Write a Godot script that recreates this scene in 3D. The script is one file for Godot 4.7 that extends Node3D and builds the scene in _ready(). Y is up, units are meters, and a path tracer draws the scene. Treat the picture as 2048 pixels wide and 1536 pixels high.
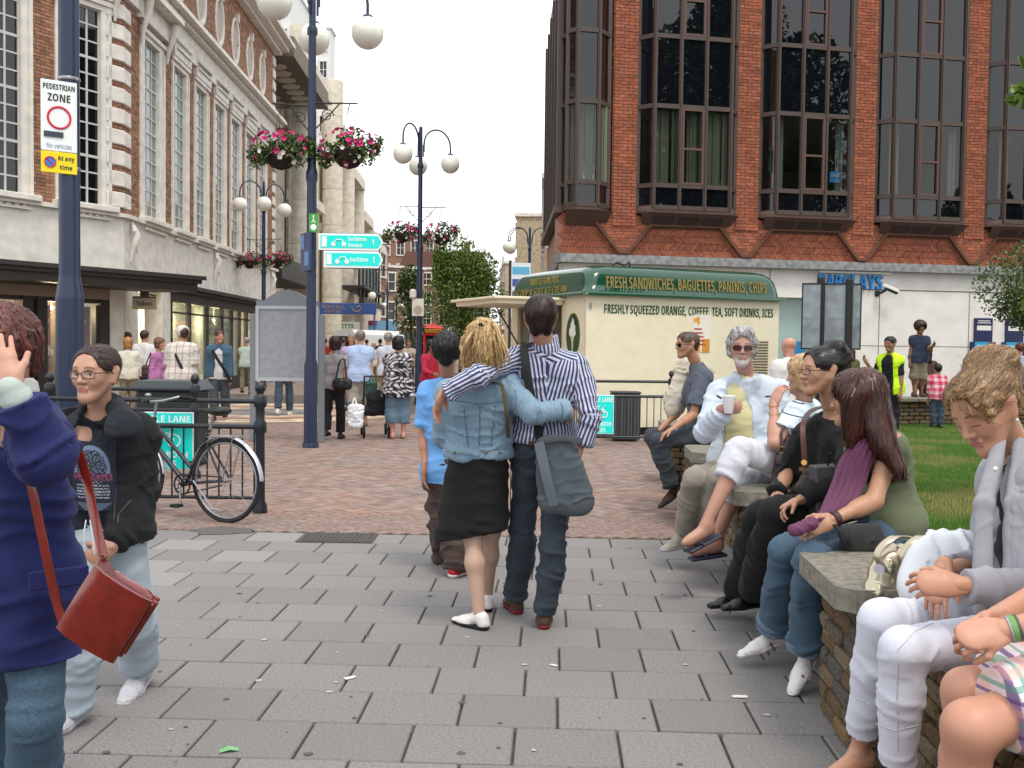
extends Node3D
# A pedestrian street: paved foreground,seated people on a garden wall,a snack kiosk,shops.
const F := 2070.0
const EYE := 1.53
var cam_basis: Basis
var taken := {}
var jobs: Array = []
var mats := {}
var rng := RandomNumberGenerator.new()
var fold := FastNoiseLite.new()
# ---------------------------------------------------------------- helpers
func P(px: float,py: float,d: float) -> Vector3:
	var v := cam_basis * Vector3((px - 1024.0) / F,-(py - 768.0) / F,-1.0)
	return Vector3(0,EYE,0) + v * (d / -v.z)
func G(px: float,py: float,y := 0.0) -> Vector3:
	var v := cam_basis * Vector3((px - 1024.0) / F,-(py - 768.0) / F,-1.0)
	return Vector3(0,EYE,0) + v * ((y - EYE) / v.y)
func numbered(called: String) -> String:
	var n: int = taken.get(called,0)
	taken[called] = n + 1
	return called if n == 0 else "%s_%03d" % [called,n]
func thing(called: String,label: String,category: String,at := Vector3.ZERO,turn := 0.0,group := "") -> Node3D:
	var o := Node3D.new()
	o.name = numbered(called)
	add_child(o)
	o.position = at
	o.rotation.y = turn
	o.set_meta("label",label)
	o.set_meta("category",category)
	if group != "":
		o.set_meta("group",group)
	return o
func structure(called: String,mesh: Mesh,m: Material) -> MeshInstance3D:
	var o := MeshInstance3D.new()
	o.name = numbered(called)
	o.mesh = mesh
	o.material_override = m
	o.set_meta("kind","structure")
	add_child(o)
	return o
func part(parent: Node,called: String,mesh: Mesh,m: Material,at := Vector3.ZERO,turn := 0.0) -> MeshInstance3D:
	var o := MeshInstance3D.new()
	o.name = called
	o.mesh = mesh
	o.material_override = m
	o.position = at
	o.rotation.y = turn
	parent.add_child(o,true)
	return o
func copy(o: Node3D,label: String,at: Vector3,turn := 0.0) -> Node3D:
	var c: Node3D = o.duplicate()
	var base: String = o.name
	if base.length() > 4 and base[base.length() - 4] == "_" and base.right(3).is_valid_int():
		base = base.left(base.length() - 4)
	c.name = numbered(base)
	add_child(c)
	c.position = at
	c.rotation.y = turn
	c.set_meta("label",label)
	return c
func noise_tex(freq: float,lo: float,hi: float,size := 256,seed_ := 1,oct := 4,stretch := 1.0) -> ImageTexture:
	var key := "n%s_%s_%s_%s_%s_%s_%s" % [freq,lo,hi,size,seed_,oct,stretch]
	if mats.has(key):
		return mats[key]
	var n := FastNoiseLite.new()
	n.seed = seed_
	n.noise_type = FastNoiseLite.TYPE_SIMPLEX_SMOOTH
	n.frequency = freq
	n.fractal_octaves = oct
	var im: Image
	if stretch == 1.0:
		im = n.get_seamless_image(size,size)
	else:
		im = n.get_seamless_image(size,int(size * stretch))
		im.resize(size,size,Image.INTERPOLATE_BILINEAR)
	im.convert(Image.FORMAT_RGB8)
	var b := im.get_data()
	for i in b.size():
		b[i] = int(clampf(lerpf(lo,hi,b[i] / 255.0),0,1) * 255.0)
	im = Image.create_from_data(size,size,false,Image.FORMAT_RGB8,b)
	var t := ImageTexture.create_from_image(im)
	mats[key] = t
	return t
# sRGB colour,roughness; opts: tex,scale,tri,metal,bump,bump_tex,bump_scale,vc,spec,rim,back,alpha,coat
func mat(called: String,c: Color,rough := 0.8,o := {}) -> StandardMaterial3D:
	if mats.has(called):
		return mats[called]
	var m := StandardMaterial3D.new()
	m.resource_name = called
	m.albedo_color = c
	m.roughness = rough
	m.metallic = o.get("metal",0.0)
	if o.has("spec"):
		m.metallic_specular = o.spec
	if o.get("vc",false):
		m.vertex_color_use_as_albedo = true
	if o.has("tex"):
		m.albedo_texture = o.tex
	if o.has("bump_tex"):
		m.heightmap_enabled = true
		m.heightmap_texture = o.bump_tex
		m.heightmap_scale = o.get("bump",0.3)
	if o.has("normal"):
		m.normal_enabled = true
		m.normal_texture = o.normal
		m.normal_scale = o.get("normal_scale",1.0)
	if o.get("tri",false):
		m.uv1_triplanar = true
		m.uv1_world_triplanar = o.get("world",true)
	var s: float = o.get("scale",1.0)
	m.uv1_scale = Vector3(s,o.get("scale_y",s),s)
	if o.has("rim"):
		m.rim_enabled = true
		m.rim = o.rim
		m.rim_tint = 0.6
	if o.has("back"):
		m.backlight_enabled = true
		m.backlight = o.back
	if o.has("coat"):
		m.clearcoat_enabled = true
		m.clearcoat = o.coat
		m.clearcoat_roughness = 0.1
	if o.has("sss"):
		m.subsurf_scatter_enabled = true
		m.subsurf_scatter_strength = o.sss
	if o.has("alpha"):
		m.transparency = BaseMaterial3D.TRANSPARENCY_ALPHA
		m.albedo_color.a = o.alpha
	if o.has("emit"):
		m.emission_enabled = true
		m.emission = c
		m.emission_energy_multiplier = o.emit
	m.cull_mode = BaseMaterial3D.CULL_DISABLED
	mats[called] = m
	return m
# ---------------------------------------------------------------- mesh builder
class MB:
	var v := PackedVector3Array()
	var n := PackedVector3Array()
	var uv := PackedVector2Array()
	var c := PackedColorArray()
	var ix := PackedInt32Array()
	var color := Color.WHITE
	var off := Vector3.ZERO
	func vert(p: Vector3,nn: Vector3,t := Vector2.ZERO) -> int:
		v.append(p - off)
		n.append(nn)
		uv.append(t)
		c.append(color)
		return v.size() - 1
	func tri(a: Vector3,b: Vector3,d: Vector3) -> void:
		var nn := (d - a).cross(b - a).normalized()
		var i := vert(a,nn)
		vert(b,nn)
		vert(d,nn)
		ix.append_array([i,i + 1,i + 2])
	func quad(a: Vector3,b: Vector3,cc: Vector3,d: Vector3,w := 0.0,h := 0.0) -> void:
		var nn := (cc - a).cross(b - a).normalized()
		if nn == Vector3.ZERO:
			nn = (d - a).cross(cc - a).normalized()
		if w == 0.0:
			w = a.distance_to(b)
			h = a.distance_to(d)
		var i := vert(a,nn,Vector2(0,h))
		vert(b,nn,Vector2(w,h))
		vert(cc,nn,Vector2(w,0))
		vert(d,nn,Vector2(0,0))
		ix.append_array([i,i + 1,i + 2,i,i + 2,i + 3])
	func card(a: Vector3,b: Vector3,cc: Vector3,d: Vector3) -> void:
		var nn := (cc - a).cross(b - a).normalized()
		var i := vert(a,nn,Vector2(0,0))
		vert(b,nn,Vector2(1,0))
		vert(cc,nn,Vector2(1,1))
		vert(d,nn,Vector2(0,1))
		ix.append_array([i,i + 1,i + 2,i,i + 2,i + 3])
	func box(ce: Vector3,s: Vector3,b := Basis.IDENTITY) -> void:
		var x := b.x * s.x * 0.5
		var y := b.y * s.y * 0.5
		var z := b.z * s.z * 0.5
		quad(ce - x + y + z,ce + x + y + z,ce + x - y + z,ce - x - y + z)
		quad(ce + x + y - z,ce - x + y - z,ce - x - y - z,ce + x - y - z)
		quad(ce + x + y + z,ce + x + y - z,ce + x - y - z,ce + x - y + z)
		quad(ce - x + y - z,ce - x + y + z,ce - x - y + z,ce - x - y - z)
		quad(ce - x + y - z,ce + x + y - z,ce + x + y + z,ce - x + y + z)
		quad(ce - x - y + z,ce + x - y + z,ce + x - y - z,ce - x - y - z)
	func cbox(ce: Vector3,s: Vector3,e: float,b := Basis.IDENTITY) -> void:
		var h := s * 0.5
		e = minf(e,minf(h.x,minf(h.y,h.z)) * 0.9)
		for ax in 3:
			for sg in [-1.0,1.0]:
				var u := (ax + 1) % 3
				var w := (ax + 2) % 3
				var q := []
				for k in [[-1,1],[1,1],[1,-1],[-1,-1]]:
					var p := Vector3.ZERO
					p[ax] = sg * h[ax]
					p[u] = k[0] * (h[u] - e)
					p[w] = k[1] * (h[w] - e)
					q.append(ce + b * p)
				if sg > 0:
					quad(q[0],q[1],q[2],q[3])
				else:
					quad(q[3],q[2],q[1],q[0])
		for ax in 3:
			var u := (ax + 1) % 3
			var w := (ax + 2) % 3
			for su in [-1.0,1.0]:
				for sw in [-1.0,1.0]:
					var q := []
					for k in [[0,-1],[0,1],[1,1],[1,-1]]:
						var p := Vector3.ZERO
						p[ax] = k[1] * (h[ax] - e)
						p[u] = su * (h[u] - (e if k[0] == 1 else 0.0))
						p[w] = sw * (h[w] - (0.0 if k[0] == 1 else e))
						q.append(ce + b * p)
					var out := b.x * 0
					out = b[u] * su + b[w] * sw
					if (q[2] - q[0]).cross(q[1] - q[0]).dot(out) < 0:
						q.reverse()
					quad(q[0],q[1],q[2],q[3])
		for sx in [-1.0,1.0]:
			for sy in [-1.0,1.0]:
				for sz in [-1.0,1.0]:
					var s3 := Vector3(sx,sy,sz)
					var a := ce + b * (s3 * Vector3(h.x,h.y - e,h.z - e))
					var d := ce + b * (s3 * Vector3(h.x - e,h.y,h.z - e))
					var f := ce + b * (s3 * Vector3(h.x - e,h.y - e,h.z))
					if (f - a).cross(d - a).dot(b * s3) < 0:
						tri(a,f,d)
					else:
						tri(a,d,f)
	func loft(rings: Array,closed := true,cap0 := true,cap1 := true) -> void:
		var m: int = rings[0].size()
		var start := v.size()
		var len := 0.0
		for r in rings.size():
			var ring: Array = rings[r]
			var around := 0.0
			if r > 0:
				len += ring[0].distance_to(rings[r - 1][0])
			for k in m + (1 if closed else 0):
				var kk := k % m
				if k > 0:
					around += ring[kk].distance_to(ring[k - 1])
				vert(ring[kk],Vector3.ZERO,Vector2(around,len))
		var w := m + (1 if closed else 0)
		for r in rings.size() - 1:
			for k in w - 1:
				var a := start + r * w + k
				ix.append_array([a,a + w,a + 1,a + 1,a + w,a + w + 1])
		smooth(start,(w if closed else 0))
		if closed and cap0:
			fan(rings[0],false)
		if closed and cap1:
			fan(rings[-1],true)
	func fan(ring: Array,flip: bool) -> void:
		var ce := Vector3.ZERO
		for p in ring:
			ce += p
		ce /= ring.size()
		for k in ring.size():
			var a: Vector3 = ring[k]
			var b: Vector3 = ring[(k + 1) % ring.size()]
			if flip:
				tri(ce,b,a)
			else:
				tri(ce,a,b)
	func smooth(start: int,w := 0) -> void:
		for i in range(0,ix.size(),3):
			if ix[i] < start:
				continue
			var fn := (v[ix[i + 2]] - v[ix[i]]).cross(v[ix[i + 1]] - v[ix[i]])
			for k in 3:
				n[ix[i + k]] += fn
		if w > 0:
			for r in range(start,v.size(),w):
				var s := n[r] + n[r + w - 1]
				n[r] = s
				n[r + w - 1] = s
		for i in range(start,v.size()):
			n[i] = n[i].normalized()
	func tube(path: Array,r,sides := 8,caps := true) -> void:
		var rings := []
		var up := Vector3.UP
		for i in path.size():
			var t: Vector3 = (path[mini(i + 1,path.size() - 1)] - path[maxi(i - 1,0)]).normalized()
			if absf(t.dot(up)) > 0.95:
				up = Vector3.RIGHT if absf(t.x) < 0.9 else Vector3.FORWARD
			var a := t.cross(up).normalized()
			up = a.cross(t).normalized()
			var rr: float = r[i] if r is Array else r
			var ring := []
			for k in sides:
				var an := TAU * k / sides
				ring.append(path[i] + (a * cos(an) + up * sin(an)) * rr)
			rings.append(ring)
		loft(rings,true,caps,caps)
	func lathe(at: Vector3,prof: Array,sides := 16) -> void:
		var rings := []
		for p in prof:
			var ring := []
			for k in sides:
				var an := -TAU * k / sides
				ring.append(at + Vector3(cos(an) * p.x,p.y,sin(an) * p.x))
			rings.append(ring)
		loft(rings)
	func ball(at: Vector3,r: float,sides := 16,squash := Vector3.ONE) -> void:
		var rings := []
		var rows := maxi(4,sides / 2)
		for i in rows + 1:
			var t := PI * i / rows
			var ring := []
			for k in sides:
				var an := -TAU * k / sides
				ring.append(at + Vector3(cos(an) * sin(t),-cos(t),sin(an) * sin(t)) * squash * r)
			rings.append(ring)
		loft(rings,true,false,false)
	func prism(poly: PackedVector2Array,at: Vector3,b: Basis,depth: float) -> void:
		var tr := Geometry2D.triangulate_polygon(poly)
		if Geometry2D.is_polygon_clockwise(poly):
			poly = poly.duplicate()
			poly.reverse()
			tr = Geometry2D.triangulate_polygon(poly)
		for side in 2:
			for i in range(0,tr.size(),3):
				var q := []
				for k in 3:
					var p := poly[tr[i + k]]
					q.append(at + b.x * p.x + b.y * p.y + b.z * (depth if side == 0 else 0.0))
				var out := b.z if side == 0 else -b.z
				if (q[2] - q[0]).cross(q[1] - q[0]).dot(out) < 0:
					tri(q[0],q[2],q[1])
				else:
					tri(q[0],q[1],q[2])
		for i in poly.size():
			var p := poly[i]
			var q := poly[(i + 1) % poly.size()]
			var a := at + b.x * p.x + b.y * p.y
			var d := at + b.x * q.x + b.y * q.y
			quad(a + b.z * depth,d + b.z * depth,d,a)
	func mesh() -> ArrayMesh:
		var a := []
		a.resize(Mesh.ARRAY_MAX)
		a[Mesh.ARRAY_VERTEX] = v
		a[Mesh.ARRAY_NORMAL] = n
		a[Mesh.ARRAY_TEX_UV] = uv
		a[Mesh.ARRAY_COLOR] = c
		a[Mesh.ARRAY_INDEX] = ix
		var m := ArrayMesh.new()
		m.add_surface_from_arrays(Mesh.PRIMITIVE_TRIANGLES,a)
		return m
func box_mesh(s: Vector3,e := 0.0) -> ArrayMesh:
	var m := MB.new()
	if e > 0.0:
		m.cbox(Vector3.ZERO,s,e)
	else:
		m.box(Vector3.ZERO,s)
	return m.mesh()
func frame(x: Vector3,y := Vector3.UP) -> Basis:
	var z := x.cross(y).normalized()
	return Basis(x.normalized(),z.cross(x).normalized(),z)
# ---------------------------------------------------------------- rounded bodies as distance fields
class Prim:
	var a: Vector3
	var b: Vector3
	var ra: float
	var rb: float
	var k: float
	var nrm := Vector3.ZERO
	var sf := 0.0          # stretch along nrm: thickness there is r / (1 + sf)
	var flat_a := false
	var flat_b := false
	var sub := false
	var color := Color.WHITE
	var v0 := 0.0
class Body:
	var prims: Array[Prim] = []
	var cuts: Array[Plane] = []   # keeps what is below each plane
	var h := 0.014
	var off := Vector3.ZERO
	var off_local := false
	var fold_amp := 0.0
	var fold_freq := Vector3(8,8,8)
	var fold_seed := 1
	var crease := 0.0
	var strands := 0              # fine ribbons combed over the surface
	var strand_len := 0.09
	var strand_w := 0.0018
	var flow: Callable            # position -> direction
	var strand_colors: Array = []
	var paint: Callable           # (position,normal,colour) -> colour
	var uv_mode := 0
	var uv_frame := Basis.IDENTITY
	var v := PackedVector3Array()
	var n := PackedVector3Array()
	var uv := PackedVector2Array()
	var c := PackedColorArray()
	var ix := PackedInt32Array()
	func cap(a: Vector3,b: Vector3,ra: float,rb := -1.0,k := 0.03,color := Color.WHITE) -> Prim:
		var p := Prim.new()
		p.a = a
		p.b = b
		p.ra = ra
		p.rb = ra if rb < 0 else rb
		p.k = k
		p.color = color
		prims.append(p)
		return p
	func flatcap(a: Vector3,b: Vector3,ra: float,rb: float,nn: Vector3,s: float,k := 0.03,color := Color.WHITE) -> Prim:
		var p := cap(a,b,ra,rb,k,color)
		p.nrm = nn.normalized()
		p.sf = 1.0 / s - 1.0
		return p
	func build() -> void:
		var lo := Vector3(1e9,1e9,1e9)
		var hi := -lo
		for p in prims:
			if p.sub:
				continue
			var r := maxf(p.ra,p.rb) * maxf(1.0,1.0 / (1.0 + p.sf)) + 2.5 * h
			var rv := Vector3(r,r,r)
			lo = lo.min(p.a - rv).min(p.b - rv)
			hi = hi.max(p.a + rv).max(p.b + rv)
		var nx := int(ceil((hi.x - lo.x) / h)) + 1
		var ny := int(ceil((hi.y - lo.y) / h)) + 1
		var nz := int(ceil((hi.z - lo.z) / h)) + 1
		var f := PackedFloat32Array()
		f.resize(nx * ny * nz)
		f.fill(1.0)
		var own := PackedByteArray()
		own.resize(nx * ny * nz)
		var best := PackedFloat32Array()
		best.resize(nx * ny * nz)
		best.fill(9.0)
		for pass_ in 2:
			for pi in prims.size():
				var p := prims[pi]
				if p.sub != (pass_ == 1):
					continue
				var r := maxf(p.ra,p.rb) * maxf(1.0,1.0 / (1.0 + p.sf)) + p.k * 0.6 + 2.0 * h
				var rv := Vector3(r,r,r)
				var l: Vector3 = ((p.a.min(p.b) - rv - lo) / h).floor().max(Vector3.ZERO)
				var u: Vector3 = ((p.a.max(p.b) + rv - lo) / h).ceil()
				var x0 := int(l.x)
				var x1 := mini(int(u.x),nx - 1)
				var y1 := mini(int(u.y),ny - 1)
				var z1 := mini(int(u.z),nz - 1)
				var nn := p.nrm
				var sf := p.sf
				var a := p.a
				var ba := p.b - p.a
				ba += nn * (ba.dot(nn) * sf)
				var bb := maxf(ba.length_squared(),1e-9)
				var ra := p.ra
				var dr := p.rb - p.ra
				var k := p.k
				var ln := sqrt(bb)
				var fa := p.flat_a
				var fb := p.flat_b
				var sub := p.sub
				var flat := sf != 0.0
				var reach := k * 0.6 + 2.5 * h
				var thin := 1.0 / maxf(1.0,1.0 + sf)
				for z in range(int(l.z),z1 + 1):
					for y in range(int(l.y),y1 + 1):
						var i := (z * ny + y) * nx + x0
						for x in range(x0,x1 + 1):
							var q := lo + Vector3(x,y,z) * h - a
							if flat:
								q += nn * (q.dot(nn) * sf)
							var t := q.dot(ba) / bb
							var tc := clampf(t,0.0,1.0)
							var d := (q - ba * tc).length() - ra - dr * tc
							if fb and t > 1.0:
								d = maxf((q - ba * t).length() - ra - dr,(t - 1.0) * ln)
							elif fa and t < 0.0:
								d = maxf((q - ba * t).length() - ra,-t * ln)
							elif fb and t > 0.0:
								d = maxf(d,(t - 1.0) * ln)
							if flat:
								d *= thin
							if d < reach:
								if sub:
									f[i] = maxf(f[i],-d)
								else:
									if d < best[i]:
										best[i] = d
										own[i] = pi
									var e := f[i]
									if k > 0.0:
										var hh := k - absf(e - d)
										if hh > 0.0:
											f[i] = minf(e,d) - hh * hh * 0.25 / k
										elif d < e:
											f[i] = d
									elif d < e:
										f[i] = d
							i += 1
		if cuts.size() > 0:
			for cu in cuts:
				var i := 0
				for z in nz:
					for y in ny:
						for x in nx:
							if f[i] < 0.5:
								f[i] = maxf(f[i],cu.distance_to(lo + Vector3(x,y,z) * h))
							i += 1
		var sl := nx * ny
		var vid := PackedInt32Array()
		vid.resize(nx * ny * nz)
		vid.fill(-1)
		var offs := [0,1,nx,nx + 1,sl,sl + 1,sl + nx,sl + nx + 1]
		var o1 := 1
		var o2 := nx
		var o3 := nx + 1
		var o4 := sl
		var o5 := sl + 1
		var o6 := sl + nx
		var o7 := sl + nx + 1
		var lim := 2.0 * h
		var owner := PackedByteArray()
		for z in nz - 1:
			for y in ny - 1:
				var i := (z * ny + y) * nx - 1
				for x in nx - 1:
					i += 1
					var f0 := f[i]
					if f0 > lim or f0 < -lim:
						continue
					var f1 := f[i + o1]
					var f2 := f[i + o2]
					var f3 := f[i + o3]
					var f4 := f[i + o4]
					var f5 := f[i + o5]
					var f6 := f[i + o6]
					var f7 := f[i + o7]
					var m := int(f0 < 0) + int(f1 < 0) + int(f2 < 0) + int(f3 < 0) + int(f4 < 0) + int(f5 < 0) + int(f6 < 0) + int(f7 < 0)
					if m == 0 or m == 8:
						continue
					var s := Vector3.ZERO
					var cn := 0
					if (f0 < 0) != (f1 < 0): s += Vector3(f0 / (f0 - f1),0,0); cn += 1
					if (f2 < 0) != (f3 < 0): s += Vector3(f2 / (f2 - f3),1,0); cn += 1
					if (f4 < 0) != (f5 < 0): s += Vector3(f4 / (f4 - f5),0,1); cn += 1
					if (f6 < 0) != (f7 < 0): s += Vector3(f6 / (f6 - f7),1,1); cn += 1
					if (f0 < 0) != (f2 < 0): s += Vector3(0,f0 / (f0 - f2),0); cn += 1
					if (f1 < 0) != (f3 < 0): s += Vector3(1,f1 / (f1 - f3),0); cn += 1
					if (f4 < 0) != (f6 < 0): s += Vector3(0,f4 / (f4 - f6),1); cn += 1
					if (f5 < 0) != (f7 < 0): s += Vector3(1,f5 / (f5 - f7),1); cn += 1
					if (f0 < 0) != (f4 < 0): s += Vector3(0,0,f0 / (f0 - f4)); cn += 1
					if (f1 < 0) != (f5 < 0): s += Vector3(1,0,f1 / (f1 - f5)); cn += 1
					if (f2 < 0) != (f6 < 0): s += Vector3(0,1,f2 / (f2 - f6)); cn += 1
					if (f3 < 0) != (f7 < 0): s += Vector3(1,1,f3 / (f3 - f7)); cn += 1
					vid[i] = v.size()
					v.append(lo + (Vector3(x,y,z) + s / cn) * h)
					n.append(Vector3(f1 + f3 + f5 + f7 - f0 - f2 - f4 - f6,f2 + f3 + f6 + f7 - f0 - f1 - f4 - f5,f4 + f5 + f6 + f7 - f0 - f1 - f2 - f3).normalized())
					owner.append(own[i])
		for z in range(1,nz - 1):
			for y in range(1,ny - 1):
				var i := (z * ny + y) * nx
				for x in range(1,nx - 1):
					i += 1
					if vid[i] < 0:
						continue
					var s0 := f[i] < 0
					if s0 != (f[i + 1] < 0):
						face(vid[i - o2 - o4],vid[i - o4],vid[i],vid[i - o2],s0)
					if s0 != (f[i + o2] < 0):
						face(vid[i - 1 - o4],vid[i - 1],vid[i],vid[i - o4],s0)
					if s0 != (f[i + o4] < 0):
						face(vid[i - 1 - o2],vid[i - o2],vid[i],vid[i - 1],s0)
		var nv := v.size()
		if fold_amp > 0.0:
			var nz_ := FastNoiseLite.new()
			nz_.seed = fold_seed
			nz_.frequency = 1.0
			nz_.fractal_octaves = 3
			var plain := FastNoiseLite.new()
			plain.seed = fold_seed + 9
			plain.frequency = 1.0
			plain.fractal_type = FastNoiseLite.FRACTAL_NONE
			for i in nv:
				var q := (uv_frame.transposed() * v[i]) * fold_freq
				if crease == 0.0:
					v[i] += n[i] * (nz_.get_noise_3dv(q) * fold_amp)
				else:
					var p := prims[owner[i]]
					var ax := p.b - p.a
					var l := maxf(ax.length(),0.02)
					ax /= l
					var al := (v[i] - p.a).dot(ax)
					var t := clampf(al / l,0.0,1.0)
					var en := absf(2.0 * t - 1.0)
					var w := (0.25 + 0.75 * en * en) * clampf((1.0 - en) * 9.0,0.12,1.0)
					var sp := (v[i] * 0.42 + ax * (al * 0.6)) * fold_freq.x
					var nn2 := absf(plain.get_noise_3dv(sp + p.a * 3.0)) * 4.0
					var ridge := exp(-nn2 * nn2)
					v[i] += n[i] * ((plain.get_noise_3dv(q * 0.5) * 0.9 + (ridge - 0.35) * w * 1.7 * crease) * fold_amp)
			for i in nv:
				n[i] = Vector3.ZERO
			for i in range(0,ix.size(),3):
				var a := ix[i]
				var b := ix[i + 1]
				var d := ix[i + 2]
				var fn := (v[d] - v[a]).cross(v[b] - v[a])
				n[a] += fn
				n[b] += fn
				n[d] += fn
			for i in nv:
				n[i] = n[i].normalized()
		c.resize(nv)
		uv.resize(nv)
		for i in nv:
			var p := prims[owner[i]]
			var col := p.color
			if paint.is_valid():
				col = paint.call(v[i],n[i],col)
			c[i] = col
			if uv_mode == 1:
				uv[i] = bone_uv(p,v[i])
			elif uv_mode == 2:
				var q := v[i] - off
				uv[i] = Vector2(q.dot(uv_frame.x),q.dot(uv_frame.y))
		if strands > 0:
			var r := RandomNumberGenerator.new()
			r.seed = fold_seed * 31 + 7
			for k in strands:
				var q := r.randi() % nv
				var at := v[q] + n[q] * 0.001
				var nn := n[q]
				var col := (strand_colors[r.randi() % strand_colors.size()] as Color) * r.randf_range(0.75,1.25)
				col.a = 1.0
				var len := strand_len * r.randf_range(0.5,1.3)
				var lift := r.randf_range(0.0,0.006) * (3.0 if r.randf() < 0.06 else 1.0)
				var wob := Vector3(r.randfn(),r.randfn(),r.randfn()) * 0.22
				var base := v.size()
				for m in 6:
					var dir: Vector3 = (flow.call(at) as Vector3).normalized() + wob
					dir = (dir - nn * dir.dot(nn)).normalized()
					var side := dir.cross(nn) * (strand_w * (1.0 - 0.15 * m))
					var up := nn * (lift * m * m / 25.0)
					v.append(at - side + up)
					v.append(at + side + up)
					for e in 2:
						n.append(nn)
						c.append(col)
						uv.append(Vector2.ZERO)
						owner.append(0)
					if m > 0:
						var b0 := base + m * 2
						ix.append_array([b0 - 2,b0,b0 - 1,b0,b0 + 1,b0 - 1])
					at += dir * (len / 5.0)
					var g := ((at - lo) / h).round()
					if g.x < 1 or g.y < 1 or g.z < 1 or g.x > nx - 2 or g.y > ny - 2 or g.z > nz - 2:
						len = 0.0
						continue
					var gi := (int(g.z) * ny + int(g.y)) * nx + int(g.x)
					var gr := Vector3(f[gi + 1] - f[gi - 1],f[gi + nx] - f[gi - nx],f[gi + sl] - f[gi - sl])
					if gr.length() > 1e-5 and absf(f[gi]) < 0.04 and gr.length() < 5.0 * h:
						gr = gr.normalized()
						var fd := f[gi] + (at - lo - g * h).dot(gr)
						if absf(fd) < 0.02:
							at -= gr * (fd - 0.0015)
							nn = nn.lerp(gr,0.7).normalized()
						else:
							len = 0.0
					else:
						len = 0.0
		if uv_mode == 1:
			for i in range(0,ix.size(),3):
				var oa := owner[ix[i]]
				var p := prims[oa]
				var circ := PI * (p.ra + p.rb)
				var u0 := uv[ix[i]].x
				var odd := false
				for k in range(1,3):
					var w := ix[i + k]
					if owner[w] != oa or absf(uv[w].x - u0) > circ * 0.5:
						odd = true
				if odd:
					for k in range(1,3):
						var w := ix[i + k]
						var t := bone_uv(p,v[w])
						if t.x - u0 > circ * 0.5:
							t.x -= circ
						elif u0 - t.x > circ * 0.5:
							t.x += circ
						ix[i + k] = v.size()
						v.append(v[w])
						n.append(n[w])
						c.append(c[w])
						uv.append(t)
						owner.append(oa)
		for i in v.size():
			v[i] -= off
	func bone_uv(p: Prim,at: Vector3) -> Vector2:
		var ax := (p.b - p.a).normalized()
		var q := at - p.a
		var ra := uv_frame.x - ax * uv_frame.x.dot(ax)
		if ra.length() < 0.2:
			ra = uv_frame.y - ax * uv_frame.y.dot(ax)
		ra = ra.normalized()
		var rb := ax.cross(ra)
		return Vector2(atan2(q.dot(rb),q.dot(ra)) * (p.ra + p.rb) * 0.5,q.dot(ax) + p.v0)
	func face(a: int,b: int,d: int,e: int,s: bool) -> void:
		if a < 0 or b < 0 or d < 0 or e < 0:
			return
		if s:
			ix.append_array([a,d,b,a,e,d])
		else:
			ix.append_array([a,b,d,a,d,e])
	func append(o: Body) -> void:
		var s := v.size()
		v.append_array(o.v)
		n.append_array(o.n)
		uv.append_array(o.uv)
		c.append_array(o.c)
		for i in o.ix:
			ix.append(i + s)
	func mesh() -> ArrayMesh:
		var a := []
		a.resize(Mesh.ARRAY_MAX)
		a[Mesh.ARRAY_VERTEX] = v
		a[Mesh.ARRAY_NORMAL] = n
		a[Mesh.ARRAY_TEX_UV] = uv
		a[Mesh.ARRAY_COLOR] = c
		a[Mesh.ARRAY_INDEX] = ix
		var m := ArrayMesh.new()
		if v.size() > 0:
			m.add_surface_from_arrays(Mesh.PRIMITIVE_TRIANGLES,a)
		return m
# a job: fields that become one mesh called `called` under `parent`
func job(parent: Node3D,called: String,bodies: Array,m: Material) -> MeshInstance3D:
	var o := MeshInstance3D.new()
	o.name = called
	o.material_override = m
	parent.add_child(o,true)
	for b in bodies:
		if b.off_local:
			continue
		b.off = parent.global_position if parent.get_parent() == self else parent.get_parent().global_position
	jobs.append({"node": o,"bodies": bodies})
	return o
func run_jobs() -> void:
	var flat := []
	for j in jobs:
		flat.append_array(j.bodies)
	var g := WorkerThreadPool.add_group_task(func(i): flat[i].build(),flat.size(),-1,true)
	WorkerThreadPool.wait_for_group_task_completion(g)
	for j in jobs:
		var first: Body = j.bodies[0]
		for k in range(1,j.bodies.size()):
			first.append(j.bodies[k])
		j.node.mesh = first.mesh()
# raised seams: thin cords laid on a finished garment where the given sight lines meet it
var seams: Array = []
func seam(on: MeshInstance3D,pts: Array,r: float,m: Material,called := "seam") -> void:
	seams.append([on,pts,r,m,called])
func run_seams() -> void:
	var eye := Vector3(0,EYE,0)
	for s in seams:
		var on: MeshInstance3D = s[0]
		var a := on.mesh.surface_get_arrays(0)
		var v: PackedVector3Array = a[Mesh.ARRAY_VERTEX]
		var ix: PackedInt32Array = a[Mesh.ARRAY_INDEX]
		var o := on.global_position
		var path := []
		var want := []
		for k in s[1].size() - 1:
			var n := 4
			for j in n:
				want.append((s[1][k] as Vector2).lerp(s[1][k + 1],float(j) / n))
		want.append(s[1][-1])
		for q in want:
			var dir := P(q.x,q.y,5.0) - eye
			var d := dir.normalized()
			var best := 1e9
			var hit := Vector3.ZERO
			for i in range(0,ix.size(),3):
				var p0 := v[ix[i]] + o - eye
				if (p0 - d * p0.dot(d)).length_squared() > 0.0009:
					continue
				var h = Geometry3D.ray_intersects_triangle(eye,d,v[ix[i]] + o,v[ix[i + 1]] + o,v[ix[i + 2]] + o)
				if h != null and eye.distance_to(h) < best:
					best = eye.distance_to(h)
					hit = h
			if best < 1e8:
				path.append(hit - o)
		if path.size() > 1:
			var mb := MB.new()
			mb.tube(path,s[2],5)
			part(on,s[4],mb.mesh(),s[3])
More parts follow.
